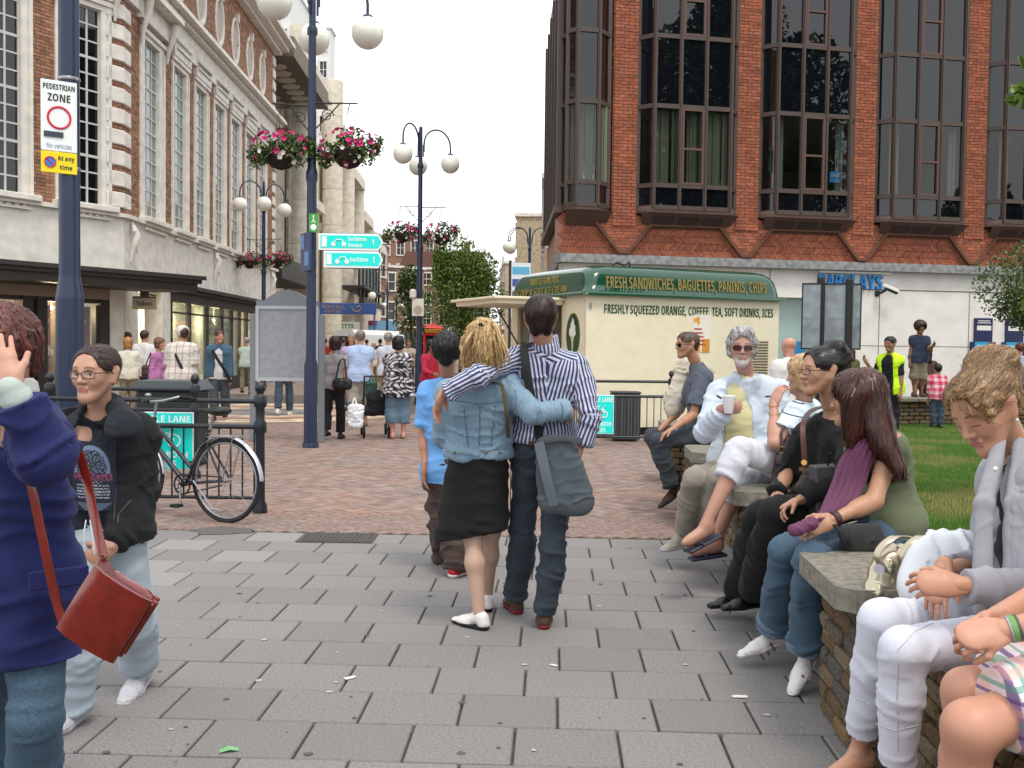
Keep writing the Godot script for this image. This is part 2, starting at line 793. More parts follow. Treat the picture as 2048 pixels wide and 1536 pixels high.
func V(x: float,y: float,z: float) -> Vector3:
	return Vector3(x,y,z)
func W2(x: float,y: float) -> Vector2:
	return Vector2(x,y)
func C(r: float,g: float,b: float) -> Color:
	return Color(r,g,b)
func TI(p: Vector3) -> Transform3D:
	return Transform3D(Basis.IDENTITY,p)
# ---------------------------------------------------------------- light,camera
func make_camera_and_light() -> void:
	cam_basis = Basis.from_euler(V(-atan(78.0 / F),0,0.012))
	var c := Camera3D.new()
	c.name = "camera"
	c.basis = cam_basis
	c.position = V(0,EYE,0)
	c.fov = rad_to_deg(2.0 * atan(768.0 / F))
	c.near = 0.1
	c.far = 800.0
	c.current = true
	add_child(c)
	var e := Environment.new()
	e.background_mode = Environment.BG_SKY
	var s := ProceduralSkyMaterial.new()
	s.sky_top_color = C(0.965,0.98,1.0)
	s.sky_horizon_color = C(1.0,1.0,1.0)
	s.sky_curve = 0.2
	s.ground_bottom_color = C(0.35,0.34,0.33)
	s.ground_horizon_color = C(0.5,0.49,0.48)
	s.sky_energy_multiplier = 1.0
	s.sun_angle_max = 1.0
	var sky := Sky.new()
	sky.sky_material = s
	e.sky = sky
	e.background_energy_multiplier = 1.12
	e.tonemap_mode = Environment.TONE_MAPPER_LINEAR
	e.tonemap_exposure = 1.5
	e.sdfgi_enabled = true
	e.ssao_enabled = true
	e.ssil_enabled = true
	var w := WorldEnvironment.new()
	w.name = "world"
	w.environment = e
	add_child(w)
	var l := DirectionalLight3D.new()
	l.name = "sun"
	l.light_energy = 0.42
	l.light_color = C(1.0,0.97,0.92)
	l.light_angular_distance = 16.0
	l.shadow_enabled = true
	add_child(l)
	l.rotation = V(deg_to_rad(-62),deg_to_rad(28),0)
# ---------------------------------------------------------------- ground
func make_ground() -> void:
	var grit := noise_tex(0.05,0.72,1.1,256,3,5)
	var blot := noise_tex(0.012,0.7,1.15,256,8,4)
	var m := MB.new()
	m.quad(V(-300,-0.07,-500),V(300,-0.07,-500),V(300,-0.07,60),V(-300,-0.07,60))
	structure("ground",m.mesh(),mat("asphalt",C(0.42,0.4,0.39),0.95,{"tex": blot,"tri": true,"scale": 0.15}))
	var joint := mat("slab joint",C(0.37,0.35,0.33),0.98,{"tex": grit,"tri": true,"scale": 2.0})
	m = MB.new()
	m.box(V(-0.6,-0.044,-2.85),V(11.4,0.05,10.5))
	var pave := structure("pavement",m.mesh(),joint)
	var b := Basis(Vector3.UP,deg_to_rad(-2.2))
	var slab := box_mesh(V(0.394,0.045,0.363),0.005)
	var tones := [C(0.515,0.5,0.493),C(0.525,0.51,0.503),C(0.505,0.492,0.485),C(0.52,0.507,0.5),C(0.56,0.55,0.543),C(0.497,0.484,0.476)]
	var sm := []
	for i in tones.size():
		sm.append(mat("slab %d" % i,tones[i],0.88,{"tex": noise_tex(0.09,0.82,1.1,512,20 + i % 3,6),"tri": true,"scale": 1.1 + 0.07 * i}))
	rng.seed = 11
	for r in 16:
		var z := -8.02 + r * 0.374
		for k in 28:
			var x := -5.6 + k * 0.405 + (0.2 if r % 2 == 0 else 0.0) + 0.03 * sin(r * 2.3)
			var p := b * V(x,0,z)
			if absf(p.x) > -p.z * 0.52 + 0.35 or -p.z < 3.3:
				continue
			var pick := rng.randi() % 40
			var ti := 4 if (x < -1.6 and x > -3.0 and z < -5.2 and pick < 7) else rng.randi() % 4 if pick < 34 else 5
			var o := part(pave,"slab",slab,sm[ti],V(p.x,-0.0225 + rng.randf_range(-0.0016,0.0016),p.z),deg_to_rad(-2.2) + rng.randf_range(-0.004,0.004))
			o.rotation.x = rng.randf_range(-0.004,0.004)
			o.rotation.z = rng.randf_range(-0.004,0.004)
	m = MB.new()
	m.box(V(-3.5,-0.049,-19.3),V(26,0.05,22.4))
	var bp := structure("brick_paving",m.mesh(),mat("paving sand",C(0.4,0.355,0.33),0.98,{"tex": grit,"tri": true,"scale": 2.0}))
	var brick := box_mesh(V(0.196,0.05,0.096),0.006)
	var top := MB.new()
	var hx := V(0.098,0,0)
	var hz := V(0,0,0.048)
	top.box(V(0,-0.02,0),V(0.196,0.04,0.096))
	var shades := [C(0.58,0.49,0.45),C(0.57,0.485,0.45),C(0.555,0.47,0.435),C(0.585,0.505,0.47),C(0.61,0.49,0.44),C(0.55,0.49,0.465)]
	var bm := []
	for i in shades.size():
		bm.append(mat("paver %d" % i,shades[i],0.9,{"tex": noise_tex(0.04,0.72,1.1,256,40,5),"tri": true,"scale": 1.3}))
	var wear := FastNoiseLite.new()
	wear.seed = 4
	wear.frequency = 0.55
	var far := []
	var near := []
	var dry := b * V(0,0,0)
	var rot := Basis(Vector3.UP,deg_to_rad(43))
	for x in range(-330,180):
		for y in range(-330,180):
			var t := posmod(x - y,4)
			if t != 0 and t != 3:
				continue
			var ce := V(x + 1.0,0,y + 0.5) if t == 0 else V(x + 0.5,0,y + 1.0)
			var p := rot * (ce * 0.1) + V(0.0,0,-12.0)
			var d := -p.z
			var edge := 8.245 + p.x * -0.038
			if d < edge or d > 22.5 or p.x > 1.85 + (d - 10) * 0.12 or absf(p.x) > d * 0.52 + 0.3 or p.x < -9.0:
				continue
			if p.x > 1.2 and d > 17.4:
				continue
			var w := wear.get_noise_2d(p.x,p.z)
			var sh := rng.randi() % 4
			if w > 0.28 and rng.randf() < 0.5:
				sh = 4
			elif w < -0.25 and rng.randf() < 0.5:
				sh = 5
			elif rng.randf() < 0.03:
				sh = 4
			(near if d < edge + 1.05 and near.size() < 300 and p.x > -2.8 else far).append([p,t,sh])
	for q in near:
		part(bp,"paving_brick",brick,bm[q[2]],q[0] + V(0,-0.026 + rng.randf_range(-0.002,0.0015),0),deg_to_rad(43) + (0.0 if q[1] == 0 else PI / 2))
	var mm := MultiMesh.new()
	mm.transform_format = MultiMesh.TRANSFORM_3D
	mm.use_colors = true
	mm.mesh = top.mesh()
	mm.instance_count = far.size()
	for i in far.size():
		var q: Array = far[i]
		var bb := Basis(Vector3.UP,deg_to_rad(43) + (0.0 if q[1] == 0 else PI / 2))
		mm.set_instance_transform(i,Transform3D(bb,q[0] + V(0,rng.randf_range(-0.003,0.001),0)))
		mm.set_instance_color(i,(shades[q[2]] as Color).srgb_to_linear() * rng.randf_range(0.9,1.08))
	var mi := MultiMeshInstance3D.new()
	mi.name = "paving_bricks"
	mi.multimesh = mm
	mi.material_override = mat("paver far",Color.WHITE,0.92,{"vc": true,"tex": noise_tex(0.03,0.8,1.1,256,41,5),"tri": true,"scale": 0.6})
	mi.set_meta("kind","stuff")
	bp.add_child(mi)
	m = MB.new()
	m.box(V(-2.5,-0.05,-66.0),V(30,0.05,71.2))
	structure("street_paving",m.mesh(),mat("far paving",C(0.55,0.485,0.455),0.92,{"tex": noise_tex(0.05,0.75,1.1,512,50,5),"tri": true,"scale": 0.25}))
	var centre := V(-5.4,0,-22.6)
	for i in 4:
		m = MB.new()
		var r0: float = [0.0,1.15,1.75,2.3][i]
		var r1: float = [1.15,1.75,2.3,3.1][i]
		for k in 48:
			var a0 := TAU * k / 48.0
			var a1 := TAU * (k + 1) / 48.0
			var v0 := V(cos(a0),0,sin(a0))
			var v1 := V(cos(a1),0,sin(a1))
			var y := V(0,0.006,0)
			m.quad(centre + v0 * r1 + y,centre + v1 * r1 + y,centre + v1 * r0 + y,centre + v0 * r0 + y)
		structure("paving_ring",m.mesh(),mat("ring %d" % i,[C(0.5,0.48,0.47),C(0.78,0.7,0.6),C(0.64,0.47,0.4),C(0.8,0.73,0.63)][i],0.9,{"tex": blot,"tri": true,"scale": 0.6}))
	var iron := mat("iron cover",C(0.33,0.31,0.31),0.6,{"metal": 0.3,"tex": grit,"tri": true,"scale": 3.0})
	var at := G(676,1077)
	var cover := thing("manhole_cover","dark iron service cover set at the edge of the brick paving","manhole cover",at)
	m = MB.new()
	m.box(V(0,0.004,0),V(0.58,0.014,0.36))
	part(cover,"frame",m.mesh(),joint)
	m = MB.new()
	m.cbox(V(0,0.0075,0),V(0.54,0.018,0.32),0.003)
	part(cover,"plate",m.mesh(),iron)
	m = MB.new()
	for i in 14:
		for k in 8:
			m.cbox(V(-0.245 + i * 0.0377,0.0175,-0.135 + k * 0.0386),V(0.022,0.005,0.022),0.002)
	part(cover,"studs",m.mesh(),iron)
	var patch := PackedVector2Array()
	for k in 18:
		var an := TAU * k / 18.0
		patch.append(W2(cos(an) * 0.24,sin(an) * 0.17) * (1.0 + 0.25 * sin(k * 2.7) * cos(k * 1.1)))
	m = MB.new()
	m.prism(patch,G(442,1062) + V(0,-0.002,0),Basis(Vector3.RIGHT,Vector3.FORWARD,Vector3.UP),0.008)
	structure("tarmac_patch",m.mesh(),mat("tarmac",C(0.4,0.38,0.36),0.95,{"tex": grit,"tri": true,"scale": 3.0}))
	var paper := mat("paper scrap",C(0.86,0.85,0.82),0.8)
	var spots := [[1480,1395,0.035,"torn white paper scrap on the slabs in front of the wall"],[1700,1123,0.028,"white paper scrap on the pale stone cap of the front pier"],[1108,1332,0.02,"small white scrap on the slabs behind the couple"],[700,1357,0.03,"white scrap on a slab joint right of the white trainers"]]
	for i in spots.size():
		var s: Array = spots[i]
		var y := 0.003
		if i == 1:
			continue
		var o := thing("paper_scrap",s[3],"litter",G(s[0],s[1]) + V(0,y,0),i * 1.3)
		m = MB.new()
		m.prism(PackedVector2Array([W2(-1,-0.3),W2(0.9,-0.4),W2(1,0.35),W2(-0.2,0.5),W2(-0.95,0.3)]),Vector3.ZERO,Basis(Vector3.RIGHT * s[2],Vector3.FORWARD * s[2],Vector3.UP),0.003)
		part(o,"scrap",m.mesh(),paper)
	var g := thing("sweet_wrapper","crumpled green and white sweet wrapper on the front slabs","litter",G(458,1503),0.3)
	m = MB.new()
	m.quad(V(-0.035,0.004,-0.016),V(0.0,0.014,-0.02),V(0.004,0.012,0.016),V(-0.035,0.004,0.014))
	m.quad(V(0.0,0.014,-0.02),V(0.036,0.005,-0.018),V(0.034,0.004,0.012),V(0.004,0.012,0.016))
	part(g,"foil",m.mesh(),mat("wrapper",C(0.45,0.68,0.45),0.5))
	m = MB.new()
	rng.seed = 77
	for i in 360:
		var d := rng.randf_range(3.6,8.1)
		var x := rng.randf_range(-0.5,0.5) * d
		if x > 1.2:
			continue
		var r := rng.randf_range(0.002,0.006) if i > 90 else rng.randf_range(0.008,0.018)
		m.color = C(0.4,0.385,0.37) if i > 250 or i < 40 else C(0.1,0.095,0.09)
		if i > 330:
			m.color = C(0.42,0.22,0.1)
		var ring := []
		for k in 7:
			var an := -TAU * k / 7.0
			ring.append(V(x + cos(an) * r * rng.randf_range(0.7,1.2),0.0035,-d + sin(an) * r * rng.randf_range(0.7,1.2)))
		m.fan(ring,false)
	var gum := structure("gum_spots",m.mesh(),mat("gum",Color.WHITE,0.9,{"vc": true}))
	gum.set_meta("kind","stuff")
	gum.set_meta("label","trodden gum spots and specks scattered on the slabs")
	gum.set_meta("category","litter")
# ---------------------------------------------------------------- building helpers
var stone_m: StandardMaterial3D
var dark_glass: StandardMaterial3D
func face_t(o: Vector3,u: Vector2) -> Transform3D:
	return Transform3D(Basis(Vector3.UP,atan2(-u.y,u.x)),o)
func fpart(parent: Node,called: String,mesh: Mesh,m: Material,t: Transform3D) -> MeshInstance3D:
	var o := part(parent,called,mesh,m)
	o.transform = t
	return o
func shift(t: Transform3D,x: float,y := 0.0,z := 0.0) -> Transform3D:
	return t.translated_local(V(x,y,z))
func text_part(parent: Node,words: String,w: float,h: float,m: Material,t: Transform3D,bold := true,called := "lettering",deep := 0.012,face := "Droid Sans") -> MeshInstance3D:
	var f := SystemFont.new()
	f.font_names = PackedStringArray([face])
	f.font_weight = 700 if bold else 400
	var tm := TextMesh.new()
	tm.text = words
	tm.font = f
	tm.font_size = 32
	tm.pixel_size = 0.01
	tm.depth = deep
	tm.curve_step = 1.5
	var box := tm.get_aabb()
	var s := V(w / maxf(box.size.x,0.01),h / maxf(box.size.y,0.01),1)
	var ce := box.get_center()
	var o := part(parent,called,tm,m)
	o.transform = t * Transform3D(Basis.from_scale(s),V(-ce.x * s.x,-ce.y * s.y,0))
	return o
# bricks laid in the rectangles [u0,u1,y0,y1] of a face; returns [transform,shade]
func lay(t: Transform3D,rects: Array,out: Array,proud := 0.0) -> void:
	for r in rects:
		var rows := int((r[3] - r[2]) / 0.075)
		for j in rows:
			var y: float = r[2] + (j + 0.5) * 0.075
			var u: float = r[0] - (0.1125 if j % 2 else 0.0)
			while u < r[1] - 0.02:
				var a := maxf(u,r[0])
				var b := minf(u + 0.215,r[1])
				if b - a > 0.03:
					out.append([t * Transform3D(Basis.from_scale(V((b - a) / 0.215,1,1)),V((a + b) * 0.5,y,proud + rng.randf_range(-0.003,0.003))),rng.randf()])
				u += 0.225
# the nearest ones as bricks of their own,the others as one
func brick_parts(parent: Node3D,bricks: Array,shades: Array,tag: String,eye := V(0,EYE,0)) -> void:
	bricks.sort_custom(func(p,q): return (parent.position + p[0].origin).distance_squared_to(eye) < (parent.position + q[0].origin).distance_squared_to(eye))
	var one := box_mesh(V(0.215,0.065,0.05),0.005)
	var plain := box_mesh(V(0.215,0.065,0.05))
	var ms := []
	for i in shades.size():
		ms.append(mat("%s brick %d" % [tag,i],shades[i],0.92,{"tex": noise_tex(0.06,0.75,1.1,256,60,4),"tri": true,"scale": 2.0}))
	var first := mini(300,bricks.size())
	for i in first:
		fpart(parent,"brick",one,ms[int(bricks[i][1] * shades.size()) % shades.size()],bricks[i][0])
	if bricks.size() == first:
		return
	var mm := MultiMesh.new()
	mm.transform_format = MultiMesh.TRANSFORM_3D
	mm.use_colors = true
	mm.mesh = plain
	mm.instance_count = bricks.size() - first
	for i in range(first,bricks.size()):
		mm.set_instance_transform(i - first,bricks[i][0])
		mm.set_instance_color(i - first,(shades[int(bricks[i][1] * shades.size()) % shades.size()] as Color).srgb_to_linear() * (0.85 + 0.3 * fposmod(bricks[i][1] * 37.0,1.0)))
	var mi := MultiMeshInstance3D.new()
	mi.name = "brickwork"
	mi.multimesh = mm
	mi.material_override = mat(tag + " brickwork",Color.WHITE,0.93,{"vc": true,"tex": noise_tex(0.05,0.75,1.1,256,61,4),"tri": true,"scale": 0.7})
	mi.set_meta("kind","stuff")
	parent.add_child(mi)
# a tall sash window in a stone surround,standing on its sill at t; width w and height h of the glass
func tall_window(parent: Node3D,t: Transform3D,w: float,h: float,cols: int,rows: int,wide: float,glass: Material = null) -> MeshInstance3D:
	var m := MB.new()
	var sw := (wide - w) * 0.5
	for s in [-1.0,1.0]:
		m.box(V(s * (w + sw) * 0.5,h * 0.5,-0.14),V(sw,h,0.34))
		m.box(V(s * (w * 0.5 + sw * 0.3),h * 0.5,0.03),V(sw * 0.4,h,0.03))
		m.box(V(s * (wide * 0.5 - sw * 0.12),h * 0.5,0.035),V(sw * 0.35,h,0.07))
	m.box(V(0,h + 0.11,-0.1),V(wide,0.22,0.3))
	m.box(V(0,h + 0.17,0.08),V(wide + 0.05,0.10,0.06))
	var win := fpart(parent,"window",m.mesh(),stone_m,t)
	m = MB.new()
	m.cbox(V(0,-0.07,0.06),V(wide + 0.16,0.13,0.42),0.015)
	m.box(V(0,-0.29,0.09),V(wide - 0.15,0.05,0.12))
	for i in 6:
		m.box(V((i - 2.5) * (wide - 0.3) / 6.0,-0.2,0.09),V(0.09,0.12,0.1))
	part(win,"sill",m.mesh(),stone_m)
	m = MB.new()
	for i in cols + 1:
		m.box(V(-w * 0.5 + w * i / cols,h * 0.5,-0.07),V(0.045,h,0.04))
	for j in rows + 1:
		m.box(V(0,h * j / rows,-0.068),V(w,0.035 if j % 3 else 0.06,0.04))
	part(win,"glazing_bars",m.mesh(),mat("bar paint",C(0.74,0.75,0.74),0.6))
	var key := "pane%s_%s" % [snappedf(w / cols,0.001),snappedf(h / rows,0.001)]
	if not mats.has(key):
		mats[key] = box_mesh(V(w / cols - 0.03,h / rows - 0.02,0.006))
	for i in cols:
		for j in rows:
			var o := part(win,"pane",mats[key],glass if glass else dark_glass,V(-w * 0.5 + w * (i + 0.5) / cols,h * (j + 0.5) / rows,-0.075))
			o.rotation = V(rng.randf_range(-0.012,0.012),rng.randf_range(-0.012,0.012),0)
	return win
func tree_leaves(parent: Node3D,spots: Array,count: int,size: float,shades: Array,tag: String,seed_ := 1) -> void:
	var r := RandomNumberGenerator.new()
	r.seed = seed_
	var leaf := MB.new()
	var s := size
	leaf.quad(V(0,0,-s * 0.5),V(s * 0.32,s * 0.07,0),V(0,0.02 * s,s * 0.55),V(0,-0.02 * s,0))
	leaf.quad(V(0,0,-s * 0.5),V(0,-0.02 * s,0),V(0,0.02 * s,s * 0.55),V(-s * 0.32,s * 0.07,0))
	var all := MB.new()
	var nv := leaf.v.size()
	for i in count:
		var sp: Array = spots[r.randi() % spots.size()]
		var dir := V(r.randfn(),r.randfn(),r.randfn()).normalized()
		var p: Vector3 = sp[0] + dir * (sp[1] as Vector3) * pow(r.randf(),0.45)
		var t := Transform3D(Basis.from_euler(V(r.randf_range(-1.2,1.2),r.randf() * TAU,r.randf_range(-0.9,0.9))).scaled(Vector3.ONE * r.randf_range(0.65,1.25)),p)
		all.v.append_array(t * leaf.v)
		all.n.append_array(Transform3D(t.basis.orthonormalized(),Vector3.ZERO) * leaf.n)
		var col := (shades[r.randi() % shades.size()] as Color).srgb_to_linear() * r.randf_range(0.75,1.2)
		for k in nv:
			all.c.append(col)
			all.uv.append(Vector2.ZERO)
		for k in leaf.ix:
			all.ix.append(k + i * nv)
	part(parent,"crown",all.mesh(),mat(tag,Color.WHITE,0.55,{"vc": true,"back": C(0.14,0.22,0.05)}))
func make_tree(called: String,label: String,at: Vector3,trunk_h: float,trunk_r: float,lobes: Array,count: int,leaf: float,shades: Array,tag: String,seed_ := 1) -> Node3D:
	var o := thing(called,label,"tree",at)
	var m := MB.new()
	m.tube([V(0,-0.05,0),V(0.02,trunk_h * 0.5,0.02),V(0,trunk_h,0)],[trunk_r * 1.2,trunk_r,trunk_r * 0.7],10)
	for l in lobes:
		var c: Vector3 = l[0]
		m.tube([V(0,trunk_h * 0.8,0),V(c.x * 0.4,lerpf(trunk_h,c.y,0.5),c.z * 0.4),c],[trunk_r * 0.5,trunk_r * 0.35,trunk_r * 0.1],6)
	part(o,"trunk",m.mesh(),mat("bark",C(0.33,0.28,0.23),0.95,{"tex": noise_tex(0.05,0.6,1.1,256,70,4),"tri": true,"scale": 2.0}))
	tree_leaves(o,lobes,count,leaf,shades,tag,seed_)
	return o
# ---------------------------------------------------------------- the department store on the left
func make_store() -> void:
	stone_m = mat("limestone",C(0.89,0.87,0.835),0.9,{"tex": noise_tex(0.014,0.88,1.04,512,31,5),"tri": true,"scale": 0.35})
	dark_glass = mat("window glass",C(0.06,0.075,0.08),0.03,{"spec": 0.55})
	var mortar := mat("store mortar",C(0.7,0.63,0.57),0.95)
	var c := V(-9.05,0,-24.0)
	var o := thing("department_store","red brick store with pale stone window surrounds, quoins and oval upper windows","building",c)
	var tr := face_t(Vector3.ZERO,W2(-0.031,-1.0).normalized())
	var lu := W2(0.48,-0.877).normalized()
	var tl := face_t(Vector3.ZERO,lu)      # u is negative towards the left end
	rng.seed = 5
	var bricks := []
	var inner := mat("store inside",C(0.6,0.58,0.54),0.95)
	var m := MB.new()
	m.box(V(9.0,9.2,-3.1),V(17.6,10.2,5.0))
	fpart(o,"inner_wall",m.mesh(),inner,tr)
	m = MB.new()
	m.box(V(-5.2,9.2,-3.1),V(10.0,10.2,5.0))
	fpart(o,"inner_wall",m.mesh(),inner,tl)
	var centres := [2.15,4.55,6.7,8.85,10.95,13.1,15.2]
	var L := 17.6
	m = MB.new()
	var edge := 0.0
	for i in 8:
		var right: float = centres[i] - (0.95 if i == 0 else 0.78) if i < 7 else L
		m.box(V((edge + right) * 0.5,7.0,-0.2),V(right - edge,5.2,0.38))
		lay(tr,[[edge + (0.0 if i else 0.02),right,4.42,9.35]],bricks)
		if i < 7:
			edge = centres[i] + (0.95 if i == 0 else 0.78)
	m.box(V(L * 0.5,12.0,-0.2),V(L,4.6,0.38))
	fpart(o,"wall",m.mesh(),mortar,tr)
	var holes := []
	for i in range(1,7):
		holes.append(centres[i])
	var upper := []
	lay(tr,[[0.0,L,10.35,14.3]],upper)
	for q in upper:
		var lp: Vector3 = tr.affine_inverse() * (q[0] as Transform3D).origin
		var hit := false
		for h in holes:
			if pow((lp.x - h) / 0.52,2) + pow((lp.y - 11.55) / 0.72,2) < 1.0:
				hit = true
		if not hit:
			bricks.append(q)
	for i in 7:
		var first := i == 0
		var w := tall_window(o,shift(tr,centres[i],4.55),1.12,4.35,3,12,1.9 if first else 1.56,mat("painted sky glass",C(0.5,0.53,0.52),0.05))  # pale sky reflection painted into the pane colour; no curtain hangs behind
		m = MB.new()
		if first:
			m.box(V(0,4.95,0.02),V(2.3,0.5,0.3))
			m.box(V(0,5.27,0.17),V(2.5,0.14,0.62))
			m.box(V(0,5.4,0.12),V(2.4,0.12,0.5))
			for s in [-1.0,1.0]:
				m.tube([V(s * 1.0,5.15,0.3),V(s * 1.0,4.85,0.27),V(s * 1.0,4.5,0.14),V(s * 1.0,4.15,0.1)],[0.1,0.08,0.07,0.03],8)
		else:
			m.box(V(0,4.83,0.0),V(1.6,0.5,0.26))
			m.box(V(0,4.8,0.15),V(1.3,0.05,0.06))
			m.box(V(0,5.0,0.15),V(1.4,0.06,0.08))
		part(w,"lintel",m.mesh(),stone_m)
		if i > 0:
			m = MB.new()
			var rings := []
			for k in 25:
				var an := TAU * k / 24.0
				var e := V(cos(an),sin(an),0)
				rings.append([e * V(0.42,0.62,0) + V(0,0,-0.06),e * V(0.42,0.62,0) + V(0,0,0.03),e * V(0.48,0.68,0) + V(0,0,0.055),e * V(0.56,0.77,0) + V(0,0,0.05),e * V(0.58,0.79,0) + V(0,0,-0.02)])
			m.loft(rings,false)
			m.box(V(0,0.76,0.08),V(0.16,0.26,0.14))
			var ov := fpart(o,"oval_window",m.mesh(),stone_m,shift(tr,centres[i],11.55))
			m = MB.new()
			for k in 24:
				var a0 := TAU * k / 24.0
				var a1 := TAU * (k + 1) / 24.0
				m.tri(V(0,0,-0.03),V(cos(a1) * 0.43,sin(a1) * 0.63,-0.03),V(cos(a0) * 0.43,sin(a0) * 0.63,-0.03))
			part(ov,"pane",m.mesh(),dark_glass)
			m = MB.new()
			for k in 3:
				m.box(V((k - 1) * 0.2,0,-0.02),V(0.03,1.1 if k == 1 else 0.95,0.03))
				m.box(V(0,(k - 1) * 0.3,-0.019),V(0.76 if k == 1 else 0.66,0.03,0.034))
			part(ov,"glazing_bars",m.mesh(),mats["bar paint"])
	m = MB.new()
	m.box(V(L * 0.5 - 0.02,9.72,-0.02),V(L + 0.1,0.7,0.3))
	m.box(V(L * 0.5,10.12,0.05),V(L + 0.2,0.12,0.5))
	m.box(V(L * 0.5,10.24,0.14),V(L + 0.3,0.12,0.72))
	m.box(V(L * 0.5,10.33,0.06),V(L + 0.2,0.06,0.5))
	fpart(o,"entablature",m.mesh(),stone_m,tr)
	m = MB.new()
	m.box(V(L * 0.5,13.0,0.05),V(L + 0.1,0.14,0.5))
	m.box(V(L * 0.5,13.15,0.16),V(L + 0.3,0.16,0.8))
	m.box(V(L * 0.5,13.3,0.26),V(L + 0.5,0.14,1.05))
	m.box(V(L * 0.5,14.4,0.0),V(L + 0.1,0.18,0.5))
	fpart(o,"cornice",m.mesh(),stone_m,tr)
	var qm := box_mesh(V(0.5,0.34,0.1),0.02)
	for j in 10:
		var y := 4.75 + j * 0.475
		fpart(o,"quoin_stone",qm,stone_m,shift(tr,0.22,y,0.02))
		fpart(o,"quoin_stone",qm,stone_m,shift(tl,-0.2,y,0.02))
		fpart(o,"quoin_stone",qm,stone_m,shift(tr,L - 0.27,y,0.02))
		if j < 7:
			fpart(o,"quoin_stone",qm,stone_m,shift(tr,L - 0.27,10.7 + j * 0.475,0.02))
	m = MB.new()
	m.box(V(L * 0.5,3.72,-0.15),V(L,1.4,0.46))
	m.box(V(L * 0.5,4.39,0.04),V(L + 0.05,0.09,0.3))
	m.box(V(0.45,1.51,-0.15),V(0.9,3.02,0.46))
	m.box(V(3.15,1.51,-0.15),V(0.7,3.02,0.46))
	m.box(V(1.85,2.92,-0.15),V(1.9,0.2,0.46))
	m.box(V(1.85,1.5,-0.9),V(1.9,3.0,0.2))
	m.box(V(13.9,1.51,-0.15),V(0.6,3.02,0.46))
	m.box(V(17.1,1.51,-0.15),V(1.0,3.02,0.46))
	fpart(o,"stone_base",m.mesh(),stone_m,tr)
	for j in 3:
		m = MB.new()
		var uu: float = [0.35,8.0,16.6][j]
		m.tube([V(uu,4.3,0.1),V(uu,4.0,0.24),V(uu + 0.02,3.7,0.14),V(uu,3.35,0.1)],[0.04,0.09,0.08,0.03],8)
		m.tube([V(uu - 0.08,4.1,0.2),V(uu + 0.1,3.6,0.22)],[0.05,0.04],6)
		fpart(o,"carved_bracket",m.mesh(),stone_m,tr)
	m = MB.new()
	var arch := PackedVector2Array([W2(-1.25,0),W2(-1.25,3.02),W2(1.25,3.02),W2(1.25,0),W2(0.7,0)])
	for k in 11:
		var an := PI * k / 10.0
		arch.append(W2(cos(an) * 0.7,1.9 + sin(an) * 0.85))
	arch.append(W2(-0.7,0))
	m.prism(arch,V(15.4,0,-0.15),Basis.IDENTITY,0.23)
	fpart(o,"arch",m.mesh(),stone_m,tr)
	m = MB.new()
	m.box(V(15.4,1.5,-0.7),V(2.4,3,0.1))
	fpart(o,"arch_door",m.mesh(),mat("dark timber",C(0.17,0.15,0.14),0.6),tr)
	var bronze := mat("bronze frame",C(0.185,0.165,0.15),0.55,{"tex": noise_tex(0.03,0.8,1.1,256,33,4),"tri": true,"scale": 1.0})
	m = MB.new()
	m.box(V(8.6,2.98,0.16),V(10.4,0.1,0.62))
	m.box(V(8.6,2.88,0.1),V(10.3,0.1,0.48))
	m.box(V(8.6,2.7,0.05),V(10.2,0.26,0.34))
	m.box(V(8.6,0.2,0.0),V(10.2,0.4,0.3))
	for u in [3.6,5.4,7.3,9.1,10.4,11.5,12.6,13.55]:
		m.box(V(u,1.5,0.02),V(0.1,2.2,0.14))
	m.box(V(8.6,2.3,0.02),V(10.1,0.05,0.08))
	fpart(o,"shop_front",m.mesh(),bronze,tr)
	var shop_glass := mat("shop glass",C(0.75,0.85,0.82),0.02,{"alpha": 0.12})
	var uu := [3.6,5.4,7.3,9.1,10.4,11.5,12.6,13.55]
	for i in 7:
		m = MB.new()
		m.box(V((uu[i] + uu[i + 1]) * 0.5,1.48,0.02),V(uu[i + 1] - uu[i] - 0.1,2.16,0.012))
		fpart(o,"pane",m.mesh(),shop_glass,tr)
	m = MB.new()
	m.box(V(8.6,1.5,-1.3),V(10.6,3.0,0.1))
	m.box(V(8.6,0.25,-0.7),V(10.6,0.3,1.2))
	m.box(V(8.6,2.9,-0.7),V(10.6,0.1,1.2))
	fpart(o,"display_space",m.mesh(),mat("display wall",C(0.68,0.72,0.68),0.85),tr)
	var red := mat("sale red",C(0.5,0.09,0.12),0.6)
	var white := mat("print white",C(0.88,0.87,0.86),0.6)
	for q in [[4.1,1.6,0.5,1.6],[5.9,1.75,0.55,1.3]]:
		m = MB.new()
		m.box(V(q[0],q[1],-0.12),V(q[2],q[3],0.02))
		var ps := fpart(o,"sale_poster",m.mesh(),red,tr)
		text_part(ps,"SALE",0.4,0.16,white,TI(V(q[0],q[1] + 0.35,-0.105)))
	for q in [[8.3,2.0,0.8,0.55],[11.0,2.05,0.6,0.45]]:
		m = MB.new()
		m.box(V(q[0],q[1],-0.2),V(q[2],q[3],0.03))
		var ps := fpart(o,"display_board",m.mesh(),mat("board green",C(0.2,0.32,0.3),0.6),tr)
		text_part(ps,"SALE",q[2] * 0.6,0.1,white,TI(V(q[0],q[1],-0.18)))
	m = MB.new()
	edge = 0.0
	var lc := [-1.06,-3.07,-5.1,-7.1]
	for i in 5:
		var left: float = lc[i] + 0.72 if i < 4 else -10.0
		m.box(V((edge + left) * 0.5,7.0,-0.2),V(edge - left,5.2,0.38))
		lay(tl,[[left,edge,4.42,9.35]],bricks)
		if i < 4:
			edge = lc[i] - 0.72
	m.box(V(-5,12.0,-0.2),V(10,4.6,0.38))
